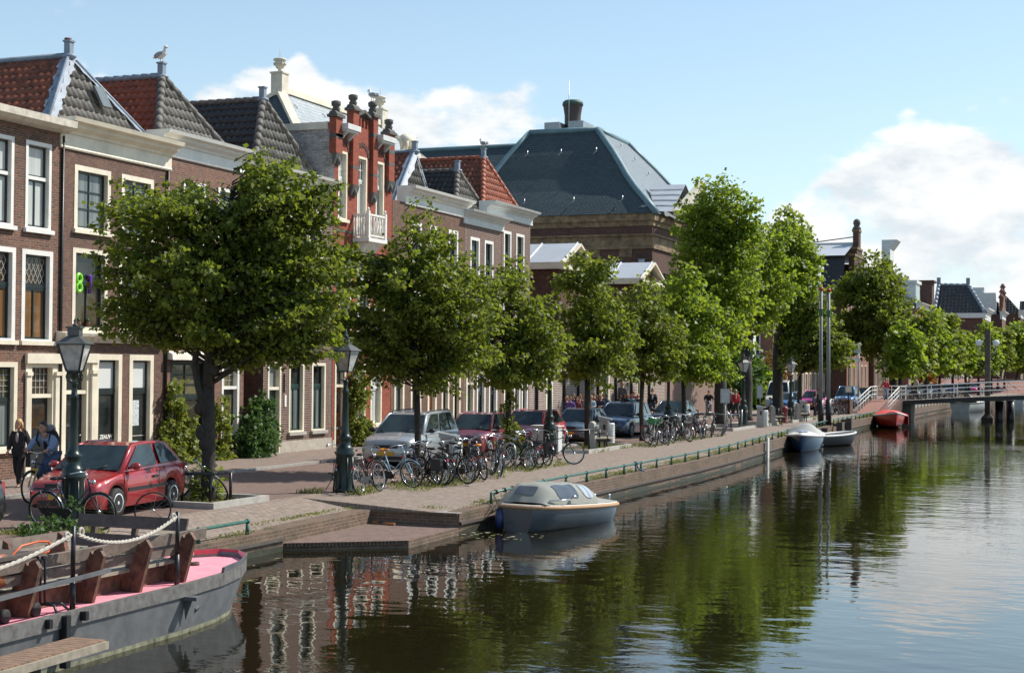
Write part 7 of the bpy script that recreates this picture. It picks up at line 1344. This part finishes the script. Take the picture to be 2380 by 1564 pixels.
# generic hull
def hullfn(L_, B, zt, dep, sheer=.12, full=4., stern=.78, pw=.5, rs_=0.):
    def f(s_, a): # s_ 0 stern..1 bow, a -1..1 across
        hb = B/2*(stern+(1-stern)*math.sin(math.pi/2*min(1, s_/.5)))*max(0., 1-s_**full)**pw; hb *= (1-rs_*max(0, 1-s_/.13)**2) if rs_ else 1; w = abs(a); ang = (1-w)*math.pi/2
        y = hb*math.copysign(1, a)*math.cos(ang)**.55 if w > 1e-6 else 0; z = zt+sheer*s_*s_-dep*math.sin(ang)**1.1; x = -L_/2+L_*s_-.28*(1-w)*(s_**3)
        return (x, y, z)
    return f
def boat(name, label, loc, rz, L_, B, zt, dep, mats, rimm, deckm, stern=.78, full=4., sheer=.12, rim=.05, cat='boat', pw=.5, rs_=0.):
    t = thing(name, label, cat, (loc[0], loc[1], WATER), rz); hf = hullfn(L_, B, zt, dep, sheer, full, stern, pw, rs_); b = MB()
    ss = 1-(1-np.linspace(0, 1, 27))**1.6
    b.grid(lambda i, j: hf(float(np.interp(i, np.linspace(0, 1, 27), ss)), -1+2*j), 26, 20); st = [hf(0, -1+2*j/20) for j in range(21)]; b.add(st, [tuple(range(21))]); ho = b.build('hull', mats, t)
    edge_ = [Vector(hf(s_, 1)) for s_ in ss]+[Vector(hf(s_, -1)) for s_ in ss[::-1][1:]]
    b = MB(); b.tube([p+Vector((0, 0, .0)) for p in edge_], rim, 9, closed=True)
    b.build('rim', rimm, t); b = MB(); n = len(edge_); b.add([p+Vector((0, 0, -.02)) for p in edge_], [tuple(range(n))]); b.build('deck', deckm, t)
    return t, hf, edge_
HB1 = M('slate_blue_hull', (.066, .078, .088), .25, var=.12, scale=2, coat=.7); CANV = M('canopy_canvas', (.235, .24, .21), .8, var=.08, scale=2.5, bump=.006, bscale=5); CLEAR = glassy('clear_canopy_window', (.05, .06, .07), (.10, .115, .13), rough=.12); CLEARB = glassy('painted_glint_window', (.10, .12, .14), (.55, .58, .60), folds=7.)  # last pane's pale streaks paint a glint into its colour
SL, hf, eg = boat('sloop', 'dark slate blue sloop under a grey canvas canopy with thick tan rope fender', (-12.0, 33.25), R(90)-.16, 5.2, 2.05, .53, .78, HB1, ROPET, WHITE, rim=.055, sheer=.02, full=5., rs_=.4); SL.rotation_euler = (0, .05, R(90)-.16); SL.scale = (.83, .83, .83); SL.location.y += .25; SL.location.x += .08
b = MB()
for i in range(len(eg)): # twisted strands round the rope fender
    p, q = eg[i], eg[(i+1) % len(eg)]; m = max(1, int((q-p).length/.075)); d = (q-p).normalized() if (q-p).length > 1e-5 else Vector((1, 0, 0)); o_ = Vector((0, 0, 1)).cross(d)
    for j in range(m): c = p.lerp(q, j/m); b.tube([c+Vector((0, 0, .062)), c-o_*.066+d*.03, c-Vector((0, 0, .062))+d*.06], .013, 4)
b.build('rope_fender', ROPET, SL)
b = MB(); inn = [Vector((p.x*.975, p.y*.955, p.z+.055)) for p in eg]; in2 = [Vector((p.x*.94, p.y*.88, p.z+.07)) for p in eg]; n = len(eg)
b.add(inn+in2, [(i, (i+1) % n, n+(i+1) % n, n+i) for i in range(n)]); 
for f, h in ((.985, .058), (.965, .066)): b.tube([Vector((p.x*(.5+f/2), p.y*f, p.z+h)) for p in eg], .012, 5, closed=True)
b.build('gunwale', WHITE, SL)
def canopy(s_, w):
    x = -2.35+4.65*s_; tp = float(np.interp(s_, [0, .03, .09, .14, .42, .54, .64, .72, .86, 1], [.05, .26, .56, .63, .66, .60, .38, .18, .10, .03])); sb = min(1., (x+2.6)/5.2); hb = 1.02*(.78+.22*math.sin(math.pi/2*min(1, sb/.5)))*max(0, 1-sb**5)**.5*.90
    ex_ = 4.2 if s_ < .6 else 2.2; zz = .86*tp*(max(0, 1-abs(w)**ex_))**.72; yy = hb*math.copysign(abs(w)**.9, w)*(1-.16*min(1, tp/.6)*max(0, 1-abs(w))); return Vector((x-.12*(1-abs(w))*(s_ < .14), yy, .62+zz+.012*math.sin(s_*40)*math.sin(w*9)*(tp > .2)))
b = MB(); b.grid(lambda i, j: canopy(i, -1+2*j), 44, 30); co = b.build('canopy', CANV, SL)
def cpatch(s0, s1, w0, w1, mat, rd=.2):
    g = MB(); 
    def fn(i, j):
        sq = max(0, abs(2*i-1)-(1-rd))/rd; lim = 1-(1-math.sqrt(max(0, 1-sq*sq)))*rd; jj = .5+(j-.5)*lim; s_, w = s0+(s1-s0)*i, w0+(w1-w0)*jj; p = canopy(s_, w); q = canopy(s_+.004, w)-p; r_ = canopy(s_, w+.004)-p; n_ = q.cross(r_); n_ = n_.normalized() if n_.length > 0 else Vector((0, 0, 1)); n_ = n_ if n_.z > 0 else -n_; return p+n_*.012
    g.grid(fn, 14, 8); g.build('canopy_window', mat, co)
for sg in (-1, 1): cpatch(.135, .36, sg*.60, sg*.955, CLEAR); cpatch(.41, .56, sg*.60, sg*.955, CLEARB, .7)
cpatch(.035, .085, -.4, .4, CLEAR)
b = MB(); b.tube([(-2.2, -.75, .72), (-1.6, -.95, .75), (-1.2, -.95, .80)], .022, 6); b.ell((-1.15, -.95, .82), (.09, .06, .06), 8, 6)
for x, y in ((1.9, .0), (2.15, -.35), (1.75, .5)): b.tube([(x, y, .63), (x, y, .80)], .022, 7); b.tube([(x-.08, y, .8), (x+.08, y, .8)], .018, 6)
b.build('deck_fitting', CHROME, SL); b = MB(); b.ell((-2.6, .55, .20), (.13, .13, .28), 10, 8); b.build('blue_fender', M('blue_fender', (.02, .03, .12), .4), SL)
b = MB()
for q in ((-13.3, 32.6), (-13.28, 33.3)): b.tube([(-12.6, 31.3, -.1), (-12.95, 31.5, -.28), (q[0], q[1], .06)], .013, 5)
b.tube([(-13.3, 32.5, .06), (-13.17, 32.4, -.1), (-13.12, 32.4, -.4), (-12.7, 31.4, -.15)], .013, 5); b.tube([(-13.3, 32.35, -.2), (-13.1, 32.5, -.2), (-13.16, 32.7, -.19), (-13.1, 32.6, -.5), (-13.11, 32.5, -.62)], .02, 5)
for y in (32.6, 33.1, 33.6): b.tube([(edge(y)-.16+.045*math.cos(a), y+.01*a, zq(y)+.26+.045*math.sin(a)) for a in np.linspace(0, 12.5, 20)], .012, 5)
tag(b.build('mooring_line', ROPEK), 'dark mooring lines tied from the sloop to the green pipe rail', 'rope')
b = MB(); 
xk = edge(43.2)-.16; zk = zq(43.2)+.26
for i in range(3): b.tube([(xk+.05*math.cos(a), 43.2+.03*i+.004*a, zk+.05*math.sin(a)) for a in np.linspace(0, 6.3, 9)], .02, 5)
b.tube([(xk+.02, 43.2, zk), (xk+.06, 43.32, zk-.15), (xk+.16, 43.6, zk-.24)], .025, 5); b.tube([(xk+.02, 43.2, zk-.05), (xk+.04, 43.15, zk-.22)], .03, 5); tag(b.build('rope_knot', M('blue_rope', (.02, .09, .14), .8)), 'blue rope knotted on the long green pipe rail', 'rope')
HBL = M('blue_hull', (.012, .035, .085), .25, var=.15, coat=.7); TARP = M('grey_tarp', (.36, .36, .34), .75, var=.1, bump=.02, bscale=3)
bb_, hf2, e2 = boat('motor_boat', 'blue motor boat with white foredeck under a grey tent cover', (-12.95, 69.2), RZ+.12, 4.6, 1.9, .62, .8, HBL, WHITE, WHITE, full=2.4, sheer=.16, pw=.7)
b = MB()
def tent(i, j): s_ = i; w = -1+2*j; x = -2.2+2.5*s_; tp = float(np.interp(s_, [0, .15, .55, .72, 1], [.1, .40, .44, .55, .06])); return Vector((x, .86*w, .66+tp*(1-abs(w)**2.2)+.03*math.sin(9*s_+5*w)))
b.grid(tent, 18, 14); b.build('tent_cover', TARP, bb_); b = MB(); b.grid(lambda i, j: Vector((.3+1.9*i, (-1+2*j)*.92*max(0, 1-((.3+1.9*i+2.3)/4.6)**2.4)**.7, .64+.16*((.3+1.9*i+2.3)/4.6)**2+.20*(1-(2*j-1)**2)*(1-i*.75))), 12, 12); b.build('foredeck', WHITE, bb_); b = MB(); b.ell((.95, 0, .90), (.36, .30, .02), 14, 4, 0, Matrix.Rotation(.05, 3, 'Y')); b.build('hatch', M('blue_hatch', (.25, .30, .42), .5), bb_); b = MB(); b.tube([(1.3, 0, .72), (1.3, 0, .95)], .02, 5); b.tube([(2.05, -.2, .74), (2.1, 0, .9), (2.05, .2, .74)], .02, 5); b.build('cleat', CHROME, bb_)
dn, hf3, e3 = boat('dinghy', 'small black dinghy with white stern panel and outboard motor', (-12.45, 74.3), RZ-3.55, 3.4, 1.45, .50, .6, M('black_hull', (.018, .02, .022), .4), GREYW, WOODD, full=3.)
b = MB(); b.box(-1.74, -1.68, -.5, .5, .05, .62); b.tube([(-1.7, -.55, .5), (-1.68, -.5, .66), (-1.68, .5, .66), (-1.7, .55, .5)], .05, 7); b.build('stern_panel', WHITE, dn); b = MB(); b.ell((-1.95, .45, .42), (.16, .13, .2), 9, 7); b.tube([(-1.95, .45, .3), (-1.95, .45, -.3)], .05, 6); b.build('outboard_motor', GREYW, dn)
rb, hf4, e4 = boat('rowing_boat', 'red boat with bright red tarpaulin moored below the bridge ramp', (-13.0, 99.6), RZ+.25, 5.4, 2.2, .72, .8, M('red_hull', (.42, .022, .012), .35, var=.15, coat=.4), GREYW, GREYW, full=2., sheer=.30, pw=.85)
b = MB(); b.grid(lambda i, j: Vector((-2.5+2.6*i, -.85+1.95*j, .78+.30*math.sin(math.pi*j)*(1-.4*i)+.06*math.sin(11*i+7*j))), 12, 12); b.grid(lambda i, j: Vector((-2.4+2.2*i, 1.06+.08*math.sin(9*i), .80-.62*j)), 8, 4); b.build('tarpaulin', M('red_tarpaulin', (.58, .05, .02), .5, var=.12), rb)
fb, hf5, e5 = boat('far_sloop', 'far grey white sloop with folded white cover beyond the footbridge', (-12.1+bend(144), 144.5), R(90)-.2, 6.5, 2.3, .8, 1., M('grey_white_hull', (.36, .37, .34), .5), DSTONE, WOODD)
b = MB(); b.grid(lambda i, j: Vector((-.6+2.8*i, -.8+1.6*j, .85+.75*(1-i)*(1-abs(2*j-1))+.04*math.sin(20*i))), 8, 10); b.build('cover', WHITE, fb)
boat('far_sloop', 'very far pale boat beneath the footbridge by the black piles', (-10.6+bend(175), 176), R(90), 6, 2.2, .8, 1., M('pale_hull', (.5, .5, .47), .5), DSTONE, WOODD)
b = MB(); p = at(1778, 1060, x=-13.2); b.box(-13.12, -13.05, p.y-.15, p.y+.15, -.75, .2); tag(b.build('ladder_board', GREYW), 'pale board hanging on the quay wall before the blue boat', 'board')
# ------------------------------------------------------------------ people
def skinmesh(verts, edges, radii, sub=1):
    me = bpy.data.meshes.new('sk'); me.from_pydata(verts, edges, []); o = bpy.data.objects.new('sk', me); COL.objects.link(o); o.modifiers.new('s', 'SKIN'); sv = me.skin_vertices[0].data
    for i, r in enumerate(radii): sv[i].radius = (r, r); sv[i].use_root = (i == 0)
    m = o.modifiers.new('u', 'SUBSURF'); m.levels = sub; m.render_levels = sub
    out = bpy.data.meshes.new_from_object(o.evaluated_get(bpy.context.evaluated_depsgraph_get())); bpy.data.objects.remove(o); return out
def from_mesh(me): b = MB(); b.v = [tuple(v.co) for v in me.vertices]; b.f = [list(p.vertices) for p in me.polygons]; b.m = [0]*len(b.f); b.s = [True]*len(b.f); return b
CL = {}
def cloth(c):
    k = tuple(c)
    if k not in CL: CL[k] = M('cloth_%02d' % len(CL), c, .85, var=.12, scale=12, bump=.004, bscale=25)
    return CL[k]
HAIRC = dict(blond=M('blond_hair', (.42, .25, .09), .5, var=.25, scale=30), brown=M('brown_hair', (.08, .035, .018), .5, var=.3, scale=30), dark=M('dark_hair', (.02, .013, .01), .45), grey=M('grey_hair', (.35, .34, .33), .6), ginger=M('ginger_hair', (.30, .10, .03), .5, var=.25, scale=30), bald=None)
EYE = M('eye_dark', (.02, .015, .012), .3)
def person(label, loc, rz, h=1.75, top=(.05, .05, .06), legs=(.03, .035, .06), hair='brown', long_=False, pose='stand', shirt=None, shoes=(.02, .02, .02), detail=False, cat='person', group=None, skirt=False, arms=None, z0=0., lean=0.):
    """facing local +x"""
    s_ = h/1.75; V = lambda x, y, z: Vector((x, y, z))*s_
    J = dict(pel=V(0, 0, .95), bel=V(0, 0, 1.08), chest=V(.01, 0, 1.28), neckb=V(0, 0, 1.44), head0=V(.015, 0, 1.53), ls=V(0, .17, 1.40), rs=V(0, -.17, 1.40), le=V(-.02, .22, 1.13), re=V(-.02, -.22, 1.13), lw=V(.06, .22, .89), rw=V(.06, -.22, .89), lh=V(0, .09, .92), rh=V(0, -.09, .92), lk=V(.02, .10, .50), rk=V(.02, -.10, .50), la=V(-.02, .10, .08), ra=V(-.02, -.10, .08), lt=V(.13, .12, .03), rt=V(.13, -.12, .03))
    if pose == 'walk': J.update(lk=V(.16, .09, .52), la=V(.20, .09, .10), lt=V(.34, .10, .06), rk=V(-.02, -.09, .50), ra=V(-.26, -.09, .13), rt=V(-.14, -.10, .03), le=V(-.10, .22, 1.14), lw=V(-.05, .23, .91), re=V(.05, -.22, 1.14), rw=V(.20, -.20, .96))
    if pose == 'hold': J.update(le=V(.02, .23, 1.15), re=V(.02, -.23, 1.15), lw=V(.22, .08, 1.12), rw=V(.22, -.08, 1.10))
    if pose == 'bent': J.update(chest=V(.10, 0, 1.25), neckb=V(.17, 0, 1.38), head0=V(.23, 0, 1.45), ls=V(.13, .17, 1.35), rs=V(.13, -.17, 1.35), le=V(.14, .22, 1.1), re=V(.14, -.22, 1.1), lw=V(.26, .2, .92), rw=V(.26, -.2, .92))
    if pose == 'ride': J.update(bel=V(.08, 0, 1.07), chest=V(.20, 0, 1.24), neckb=V(.31, 0, 1.38), head0=V(.37, 0, 1.45), ls=V(.27, .18, 1.35), rs=V(.27, -.18, 1.35), le=V(.44, .27, 1.14), re=V(.44, -.27, 1.14), lw=V(.60, .24, 1.07), rw=V(.60, -.24, 1.07), lk=V(.42, .12, .80), la=V(.24, .13, .42), lt=V(.38, .14, .37), rk=V(.32, -.12, .56), ra=V(.16, -.13, .17), rt=V(.30, -.14, .14))
    if arms == 'rail': J.update(rw=V(.12, -.42, 1.0), re=V(.0, -.33, 1.18))
    hd = J['head0']; hc = hd+V(.02, 0, .115); order = list(J); idx = {k: i for i, k in enumerate(order)}; vs = [J[k] for k in order]
    rad = dict(pel=.108, bel=.098, chest=.112, neckb=.062, head0=.052, ls=.060, rs=.060, le=.042, re=.042, lw=.030, rw=.030, lh=.085, rh=.085, lk=.056, rk=.056, la=.040, ra=.040, lt=.032, rt=.032)
    ed = [('pel', 'bel'), ('bel', 'chest'), ('chest', 'neckb'), ('neckb', 'head0'), ('chest', 'ls'), ('ls', 'le'), ('le', 'lw'), ('chest', 'rs'), ('rs', 're'), ('re', 'rw'), ('pel', 'lh'), ('lh', 'lk'), ('lk', 'la'), ('la', 'lt'), ('pel', 'rh'), ('rh', 'rk'), ('rk', 'ra'), ('ra', 'rt')]
    E_ = [(idx[a], idx[c]) for a, c in ed]; Rr = [rad[k]*s_ for k in order]
    b = from_mesh(skinmesh(vs, E_, Rr))
    # hands: palm, four unequal fingers and a thumb, slightly curled
    for w, e, sg in (('lw', 'le', 1), ('rw', 're', -1)):
        d = (J[w]-J[e]).normalized(); sdv = Vector((0, 0, 1)).cross(d) if abs(d.z) < .8 else Vector((1, 0, 0)); sdv = (sdv-d*sdv.dot(d)).normalized(); nn = d.cross(sdv); p = J[w]
        b.tube([p, p+d*.045*s_, p+d*.085*s_], [.026*s_, .036*s_, .034*s_], 7)
        if detail:
            for k in range(4): q = p+d*.085*s_+sdv*(k-1.5)*.019*s_; l_ = (.062, .072, .068, .052)[k]*s_; b.tube([q, q+d*l_*.55+nn*.008, q+d*l_*.85+nn*.03*s_], [.0095*s_, .009*s_, .007*s_], 5)
            b.tube([p+d*.03*s_+sdv*.03*s_, p+d*.065*s_+sdv*.056*s_, p+d*.09*s_+sdv*.06*s_], [.012*s_, .011*s_, .009*s_], 5)
        else: b.ell(p+d*.11*s_, (.03*s_, .03*s_, .04*s_), 6, 4)
    # head with nose, ears, eyes and mouth
    b.ell(hc, (.098*s_, .078*s_, .122*s_), 12, 9); b.ell(hc+V(.05, 0, -.075), (.05*s_, .05*s_, .05*s_), 8, 6); b.ell(hc+V(.098, 0, -.015), (.02*s_, .014*s_, .026*s_), 6, 5)
    for q in (-1, 1): b.ell(hc+V(0, q*.078, -.01), (.02*s_, .012*s_, .032*s_), 6, 4); b.ell(hc+V(.088, q*.032, .015), (.012*s_, .014*s_, .009*s_), 6, 4, 1)
    b.ell(hc+V(.09, 0, -.062), (.012*s_, .026*s_, .006*s_), 6, 4, 2)
    o = b.build('person', [SKIN, EYE, M('lips', (.30, .10, .08), .6)] if detail else [SKIN, EYE, SKIN]); o.location = (loc[0], loc[1], z0); o.rotation_euler = (0, 0, rz); tag(o, label, cat, group)
    def garment(keys, eds, grow, mat, nm, scale_r=1.):
        ks = list(keys); ii = {k: i for i, k in enumerate(ks)}; g = from_mesh(skinmesh([J2[k] for k in ks], [(ii[a], ii[c]) for a, c in eds], [(rad.get(k, .05)*scale_r+grow)*s_ for k in ks])); return g.build(nm, mat, o)
    J2 = dict(J); J2['neckb'] = J['neckb']-V(0, 0, .03); J2['lw'] = J['lw'].lerp(J['le'], .12); J2['rw'] = J['rw'].lerp(J['re'], .12)
    garment(('bel', 'pel', 'chest', 'neckb', 'ls', 'le', 'lw', 'rs', 're', 'rw'), [('bel', 'pel'), ('bel', 'chest'), ('chest', 'neckb'), ('chest', 'ls'), ('ls', 'le'), ('le', 'lw'), ('chest', 'rs'), ('rs', 're'), ('re', 'rw')], .030, cloth(top), 'jacket')
    J2['la'] = J['la'].lerp(J['lk'], .08); J2['ra'] = J['ra'].lerp(J['rk'], .08)
    garment(('pel', 'lh', 'lk', 'la', 'rh', 'rk', 'ra'), [('pel', 'lh'), ('lh', 'lk'), ('lk', 'la'), ('pel', 'rh'), ('rh', 'rk'), ('rk', 'ra')], .018, cloth(legs), 'trousers')
    g = MB()
    for a, t_ in (('la', 'lt'), ('ra', 'rt')): g.tube([J[a]+V(-.05, 0, -.02), J[a]+V(.03, 0, -.03), J[t_]+V(.02, 0, -.0)], [.045*s_, .05*s_, .038*s_], 8)
    g.build('shoe', cloth(shoes), o)
    if shirt: c = J['chest']; up_ = (J['neckb']-J['bel']).normalized(); g = MB(); fx = Vector((1, 0, 0)); fx = (fx-up_*fx.dot(up_)).normalized(); g.ell(c+up_*.02*s_+fx*.105*s_, (.05*s_, .042*s_, .13*s_), 9, 7); g.build('shirt', cloth(shirt), o)
    hm = HAIRC.get(hair)
    if hm:
        g = MB(); 
        def cap(i, j):
            th = math.pi*(.5 if not long_ else .5)*i*1.22; a = 2*math.pi*j; front = max(0, math.cos(a)); th *= (1-.42*front**.8); return hc+Vector((.108*math.sin(th)*math.cos(a)-.008, .09*math.sin(th)*math.sin(a), .130*math.cos(th)))*s_
        g.grid(cap, 7, 14)
        if long_: g.tube([hc+V(-.06, 0, .02), hc+V(-.09, 0, -.10), hc+V(-.08, 0, -.22)], [.075*s_, .07*s_, .03*s_], 9); [g.tube([hc+V(-.01, q*.075, .03), hc+V(-.005, q*.088, -.08), hc+V(.0, q*.08, -.19)], [.03*s_, .03*s_, .012*s_], 6) for q in (-1, 1)]
        g.build('hair', hm, o)
    return o
FACE = lambda x, y: math.atan2(-y, -x)  # towards the camera
w1 = person('blond woman in black jacket and trousers carrying a dark bag beside the cyclist', (-24.2, 29.2), R(-78), 1.68, (.016, .015, .017), (.008, .008, .009), 'blond', True, 'walk', (.32, .27, .27), detail=True)
b = MB(); b.obox((-.02, .30, .72), (.16, 0, 0), (0, .06, 0), (0, 0, .17)); b.tube([(-.1, .3, .88), (-.05, .2, 1.3), (.05, .12, 1.44)], .014, 5); b.tube([(.1, .3, .88), (.06, .24, 1.2), (.02, .16, 1.45)], .014, 5); o = b.build('shoulder_bag', cloth((.012, .012, .014))); o.location = w1.location; o.rotation_euler = w1.rotation_euler; tag(o, 'black shoulder bag hanging on the blond woman', 'bag')
RX, RY, RA = -21.75, 27.35, R(-84)
m1 = person('man in light blue jacket riding a yellow forked bicycle towards the barge', (RX, RY), RA, 1.78, (.20, .25, .36), (.045, .075, .14), 'dark', False, 'ride', (.012, .012, .014), (.10, .07, .05), detail=True, z0=.04)
pr = bicycle(step=False, guard=False); pr.location = (RX+.30*math.cos(RA), RY+.30*math.sin(RA), .0); pr.rotation_euler = (0, 0, RA); tag(pr, 'mountain bicycle with yellow fork ridden by the man in light blue', 'bicycle')
for c in pr.children:
    if c.name.startswith('frame'):
        for sl_ in c.material_slots: sl_.link = 'OBJECT'; sl_.material = M('dark_blue_bike', (.012, .02, .06), .3)
b = MB(); 
for q in (-.05, .05): b.tube([(.40, q, .72), (.42, q, .62), (.54, q, .345)], .022, 6)
b.box(.36, .42, -.07, .07, .68, .74); b.build('suspension_fork', BKP['yellow'], pr)
b = MB(); q = lambda x, z: Vector((x, 0, z)); b.ell((.06, 0, 1.34), (.15, .17, .25), 12, 9, 0, Matrix.Rotation(.45, 3, 'Y')); b.ell((.13, 0, 1.54), (.12, .14, .10), 10, 7, 1)
for sg in (-1, 1): b.tube([(.16, sg*.13, 1.52), (.34, sg*.15, 1.48), (.40, sg*.16, 1.3), (.26, sg*.17, 1.16)], .022, 6)
b.ell((-.04, 0, 1.2), (.07, .13, .11), 9, 6, 1); o = b.build('backpack', [cloth((.014, .014, .018)), cloth((.24, .22, .22))]); o.location = m1.location; o.rotation_euler = m1.rotation_euler; tag(o, 'black and grey backpack worn by the cyclist', 'backpack')
KG = 'children gathered on the pavement behind the parked cars'
KC = [(1316, .95, (.018, .022, .05), 'blond', False, 'hold', 'blond child in long dark coat at the near end of the group'), (1326, 0, (.10, .05, .22), 'brown', False, 'stand', 'child in purple top with hand raised by the coated blond child'), (1333, .8, (.02, .05, .14), 'brown', True, 'hold', 'child in blue sleeves beside the long dark coat'), (1341, .3, (.12, .03, .04), 'dark', True, 'stand', 'dark haired child in dull red just before the tree trunk'), (1347, .9, (.30, .05, .04), 'ginger', False, 'stand', 'ginger child in red right by the tree trunk'), (1360, .2, (.22, .21, .19), 'blond', True, 'stand', 'child with long fair hair in grey top'), (1366, .9, (.28, .06, .05), 'brown', False, 'stand', 'taller brown haired child in red behind the fair one'), (1374, .1, (.28, .40, .46), 'blond', False, 'hold', 'blond child in pale blue shirt'), (1380, .7, (.42, .10, .05), 'ginger', False, 'stand', 'child in orange top behind the pale blue shirt'), (1388, .9, (.34, .12, .07), 'blond', False, 'stand', 'fair child in rust coloured top'), (1396, .1, (.025, .03, .05), 'ginger', False, 'hold', 'ginger child in dark blue in front of the estate car'), (1402, .4, (.03, .035, .05), 'blond', False, 'stand', 'second fair child in dark blue by the estate car'), (1409, .8, (.40, .42, .42), 'dark', False, 'stand', 'dark haired child in white and green'), (1441, .2, (.02, .022, .025), 'brown', True, 'hold', 'girl with long brown hair in black nearest the cream portal'), (1452, .1, (.015, .015, .02), 'brown', True, 'stand', 'girl with long dark hair in black seen from behind the estate car roof'), (1459, .6, (.05, .05, .06), 'ginger', True, 'stand', 'girl with chestnut hair beside the black clad girls'), (1468, .1, (.10, .30, .32), 'ginger', False, 'stand', 'ginger child in turquoise'), (1473, .8, (.45, .03, .10), 'ginger', False, 'stand', 'taller child in pink red top'), (1483, .3, (.04, .04, .06), 'blond', False, 'hold', 'child in dark top at the far end of the group')]
for i, (u, dxx, c, hr, lg, ps, lb) in enumerate(KC):
    p = am(u, -24.15-dxx*.9); person(lb, (p.x, p.y), FACE(p.x, p.y)+rnd.uniform(-.9, .9), 1.50+.06*(i % 3)+.05*dxx, c, (.04, .05, .09), hr, lg, ps, cat='child', group=KG, z0=.07)
p = am(1447, -25.5); person('adult in grey shirt standing above the children on the portal step', (p.x, p.y), FACE(p.x, p.y)-.5, 1.82, (.08, .09, .10), (.05, .05, .06), 'ginger', False, 'stand', z0=.42); b = MB(); b.box(XF, XF+1.1, p.y-1.2, p.y+1.2, 0.07, .40); tag(b.build('stone_step', STONE), 'stone step before the cream portal under the adult', 'step')
p = am(1516, -23.9); person('person in open black jacket and white top at the end of the children', (p.x, p.y), FACE(p.x, p.y), 1.82, (.012, .013, .016), (.05, .06, .09), 'brown', False, 'stand', (.46, .46, .50), z0=.07)
p = am(1646, -23.0); person('cyclist in black jumper riding along the reddish wall', (p.x, p.y), R(-70), 1.76, (.013, .014, .016), (.20, .24, .28), 'brown', False, 'ride', z0=.04); pr2 = bicycle(); pr2.location = (p.x+.1, p.y-.28, 0); pr2.rotation_euler = (0, 0, R(-70)); tag(pr2, 'dark bicycle ridden by the cyclist in black jumper', 'bicycle')
person('grey haired man in bright red jacket walking by the lamp post', (-21.2, 90.9), R(-65), 1.78, (.46, .022, .03), (.03, .032, .05), 'grey', False, 'walk', (.40, .40, .42))
person('bald man in grey jumper behind the red-jacketed walker', (-22.6, 95.5), R(-60), 1.82, (.20, .19, .18), (.02, .02, .03), 'bald', False, 'stand')
person('young person in grey jacket leaning back by the bench', (-17.25, 95.9), R(-20), 1.62, (.12, .125, .14), (.015, .018, .03), 'brown', True, 'stand', (.3, .3, .32))
person('tall person in long black coat beside the flagpole', (-16.9, 95.3), R(170), 1.85, (.008, .008, .009), (.008, .008, .01), 'brown', False, 'stand', shoes=(.5, .5, .48))
person('woman in red jacket and pale jeans on the bridge ramp', (-15.2, 113.4), R(-75), 1.62, (.55, .025, .022), (.32, .38, .46), 'ginger', False, 'walk', (.20, .16, .17), arms='rail', z0=.84)
person('man in pale beige jacket and pink shirt crossing the footbridge', (-13.2, 114.9), R(-160), 1.74, (.42, .37, .28), (.02, .025, .04), 'brown', False, 'walk', (.50, .26, .33), z0=.9)
# ------------------------------------------------------------------ gulls
GUW, GUG, GUY = M('gull_white', (.75, .75, .73), .7, var=.05), M('gull_grey', (.30, .32, .34), .7), M('gull_yellow', (.55, .32, .03), .5)
def gull(p, rz, label, sc=1.):
    b = MB(); b.ell((0, 0, .19), (.19, .085, .09), 10, 7, 0, Matrix.Rotation(-.25, 3, 'Y')); b.tube([(.11, 0, .22), (.15, 0, .30), (.165, 0, .345)], [.06, .045, .045], 8); b.ell((.175, 0, .36), (.062, .048, .05), 9, 6); b.tube([(.22, 0, .355), (.285, 0, .335)], [.016, .006], 5, 2)
    for s_ in (-1, 1): b.ell((-.06, s_*.07, .20), (.20, .03, .065), 9, 5, 1, Matrix.Rotation(-.12, 3, 'Y')); b.tube([(0, s_*.035, .11), (.01, s_*.035, 0)], .009, 4, 2); b.box(-.01, .06, s_*.035-.02, s_*.035+.02, 0, .008, 2); b.ell((.205, s_*.04, .37), (.008, .006, .008), 5, 4, 3)
    b.prism([(-.17, -.035, .17), (-.17, .035, .17), (-.33, .05, .14), (-.33, -.05, .14)], (0, 0, .015), 0); o = b.build('gull', [GUW, GUG, GUY, EYE]); o.location = p; o.rotation_euler = (0, 0, rz); o.scale = (sc,)*3; tag(o, label, 'gull', 'gulls on the rooftops')
gull((-27.82, 40, 12.56), -.4, 'white gull on the lead chimney of the bright red tiled roof', 1.25); gull((-27.62, 65.9, 13.43), 2.6, 'white gull on the chimney of the orange hipped roof', 1.2); gull((-26., 51.1, 13.09), 2.7, 'white gull on a stone-capped pier of the bright red house', 1.2); p = at(1440, 446, x=pl0.x-.5); gull((p.x, YB+.6, at(1440, 491, y=YB+.6).z), .5, 'tiny white gull at the gutter of the great hall', 1.5)
# ------------------------------------------------------------------ camera and view
cd = bpy.data.cameras.new('camera'); cd.sensor_width = 36; cd.lens = FOC/2380*36; cd.clip_end = 6000; cd.clip_start = .1
co = bpy.data.objects.new('camera', cd); COL.objects.link(co); scene.camera = co
co.matrix_world = Matrix(((RT.x, UP.x, -FW.x, CAM.x), (RT.y, UP.y, -FW.y, CAM.y), (RT.z, UP.z, -FW.z, CAM.z), (0, 0, 0, 1)))
vs = scene.view_settings; vs.view_transform = 'Standard'; vs.look = 'None'; vs.exposure = .30; vs.gamma = 1.; vs.use_curve_mapping = False
scene.cycles.max_bounces = 7; scene.cycles.transparent_max_bounces = 6; scene.cycles.use_denoising = True
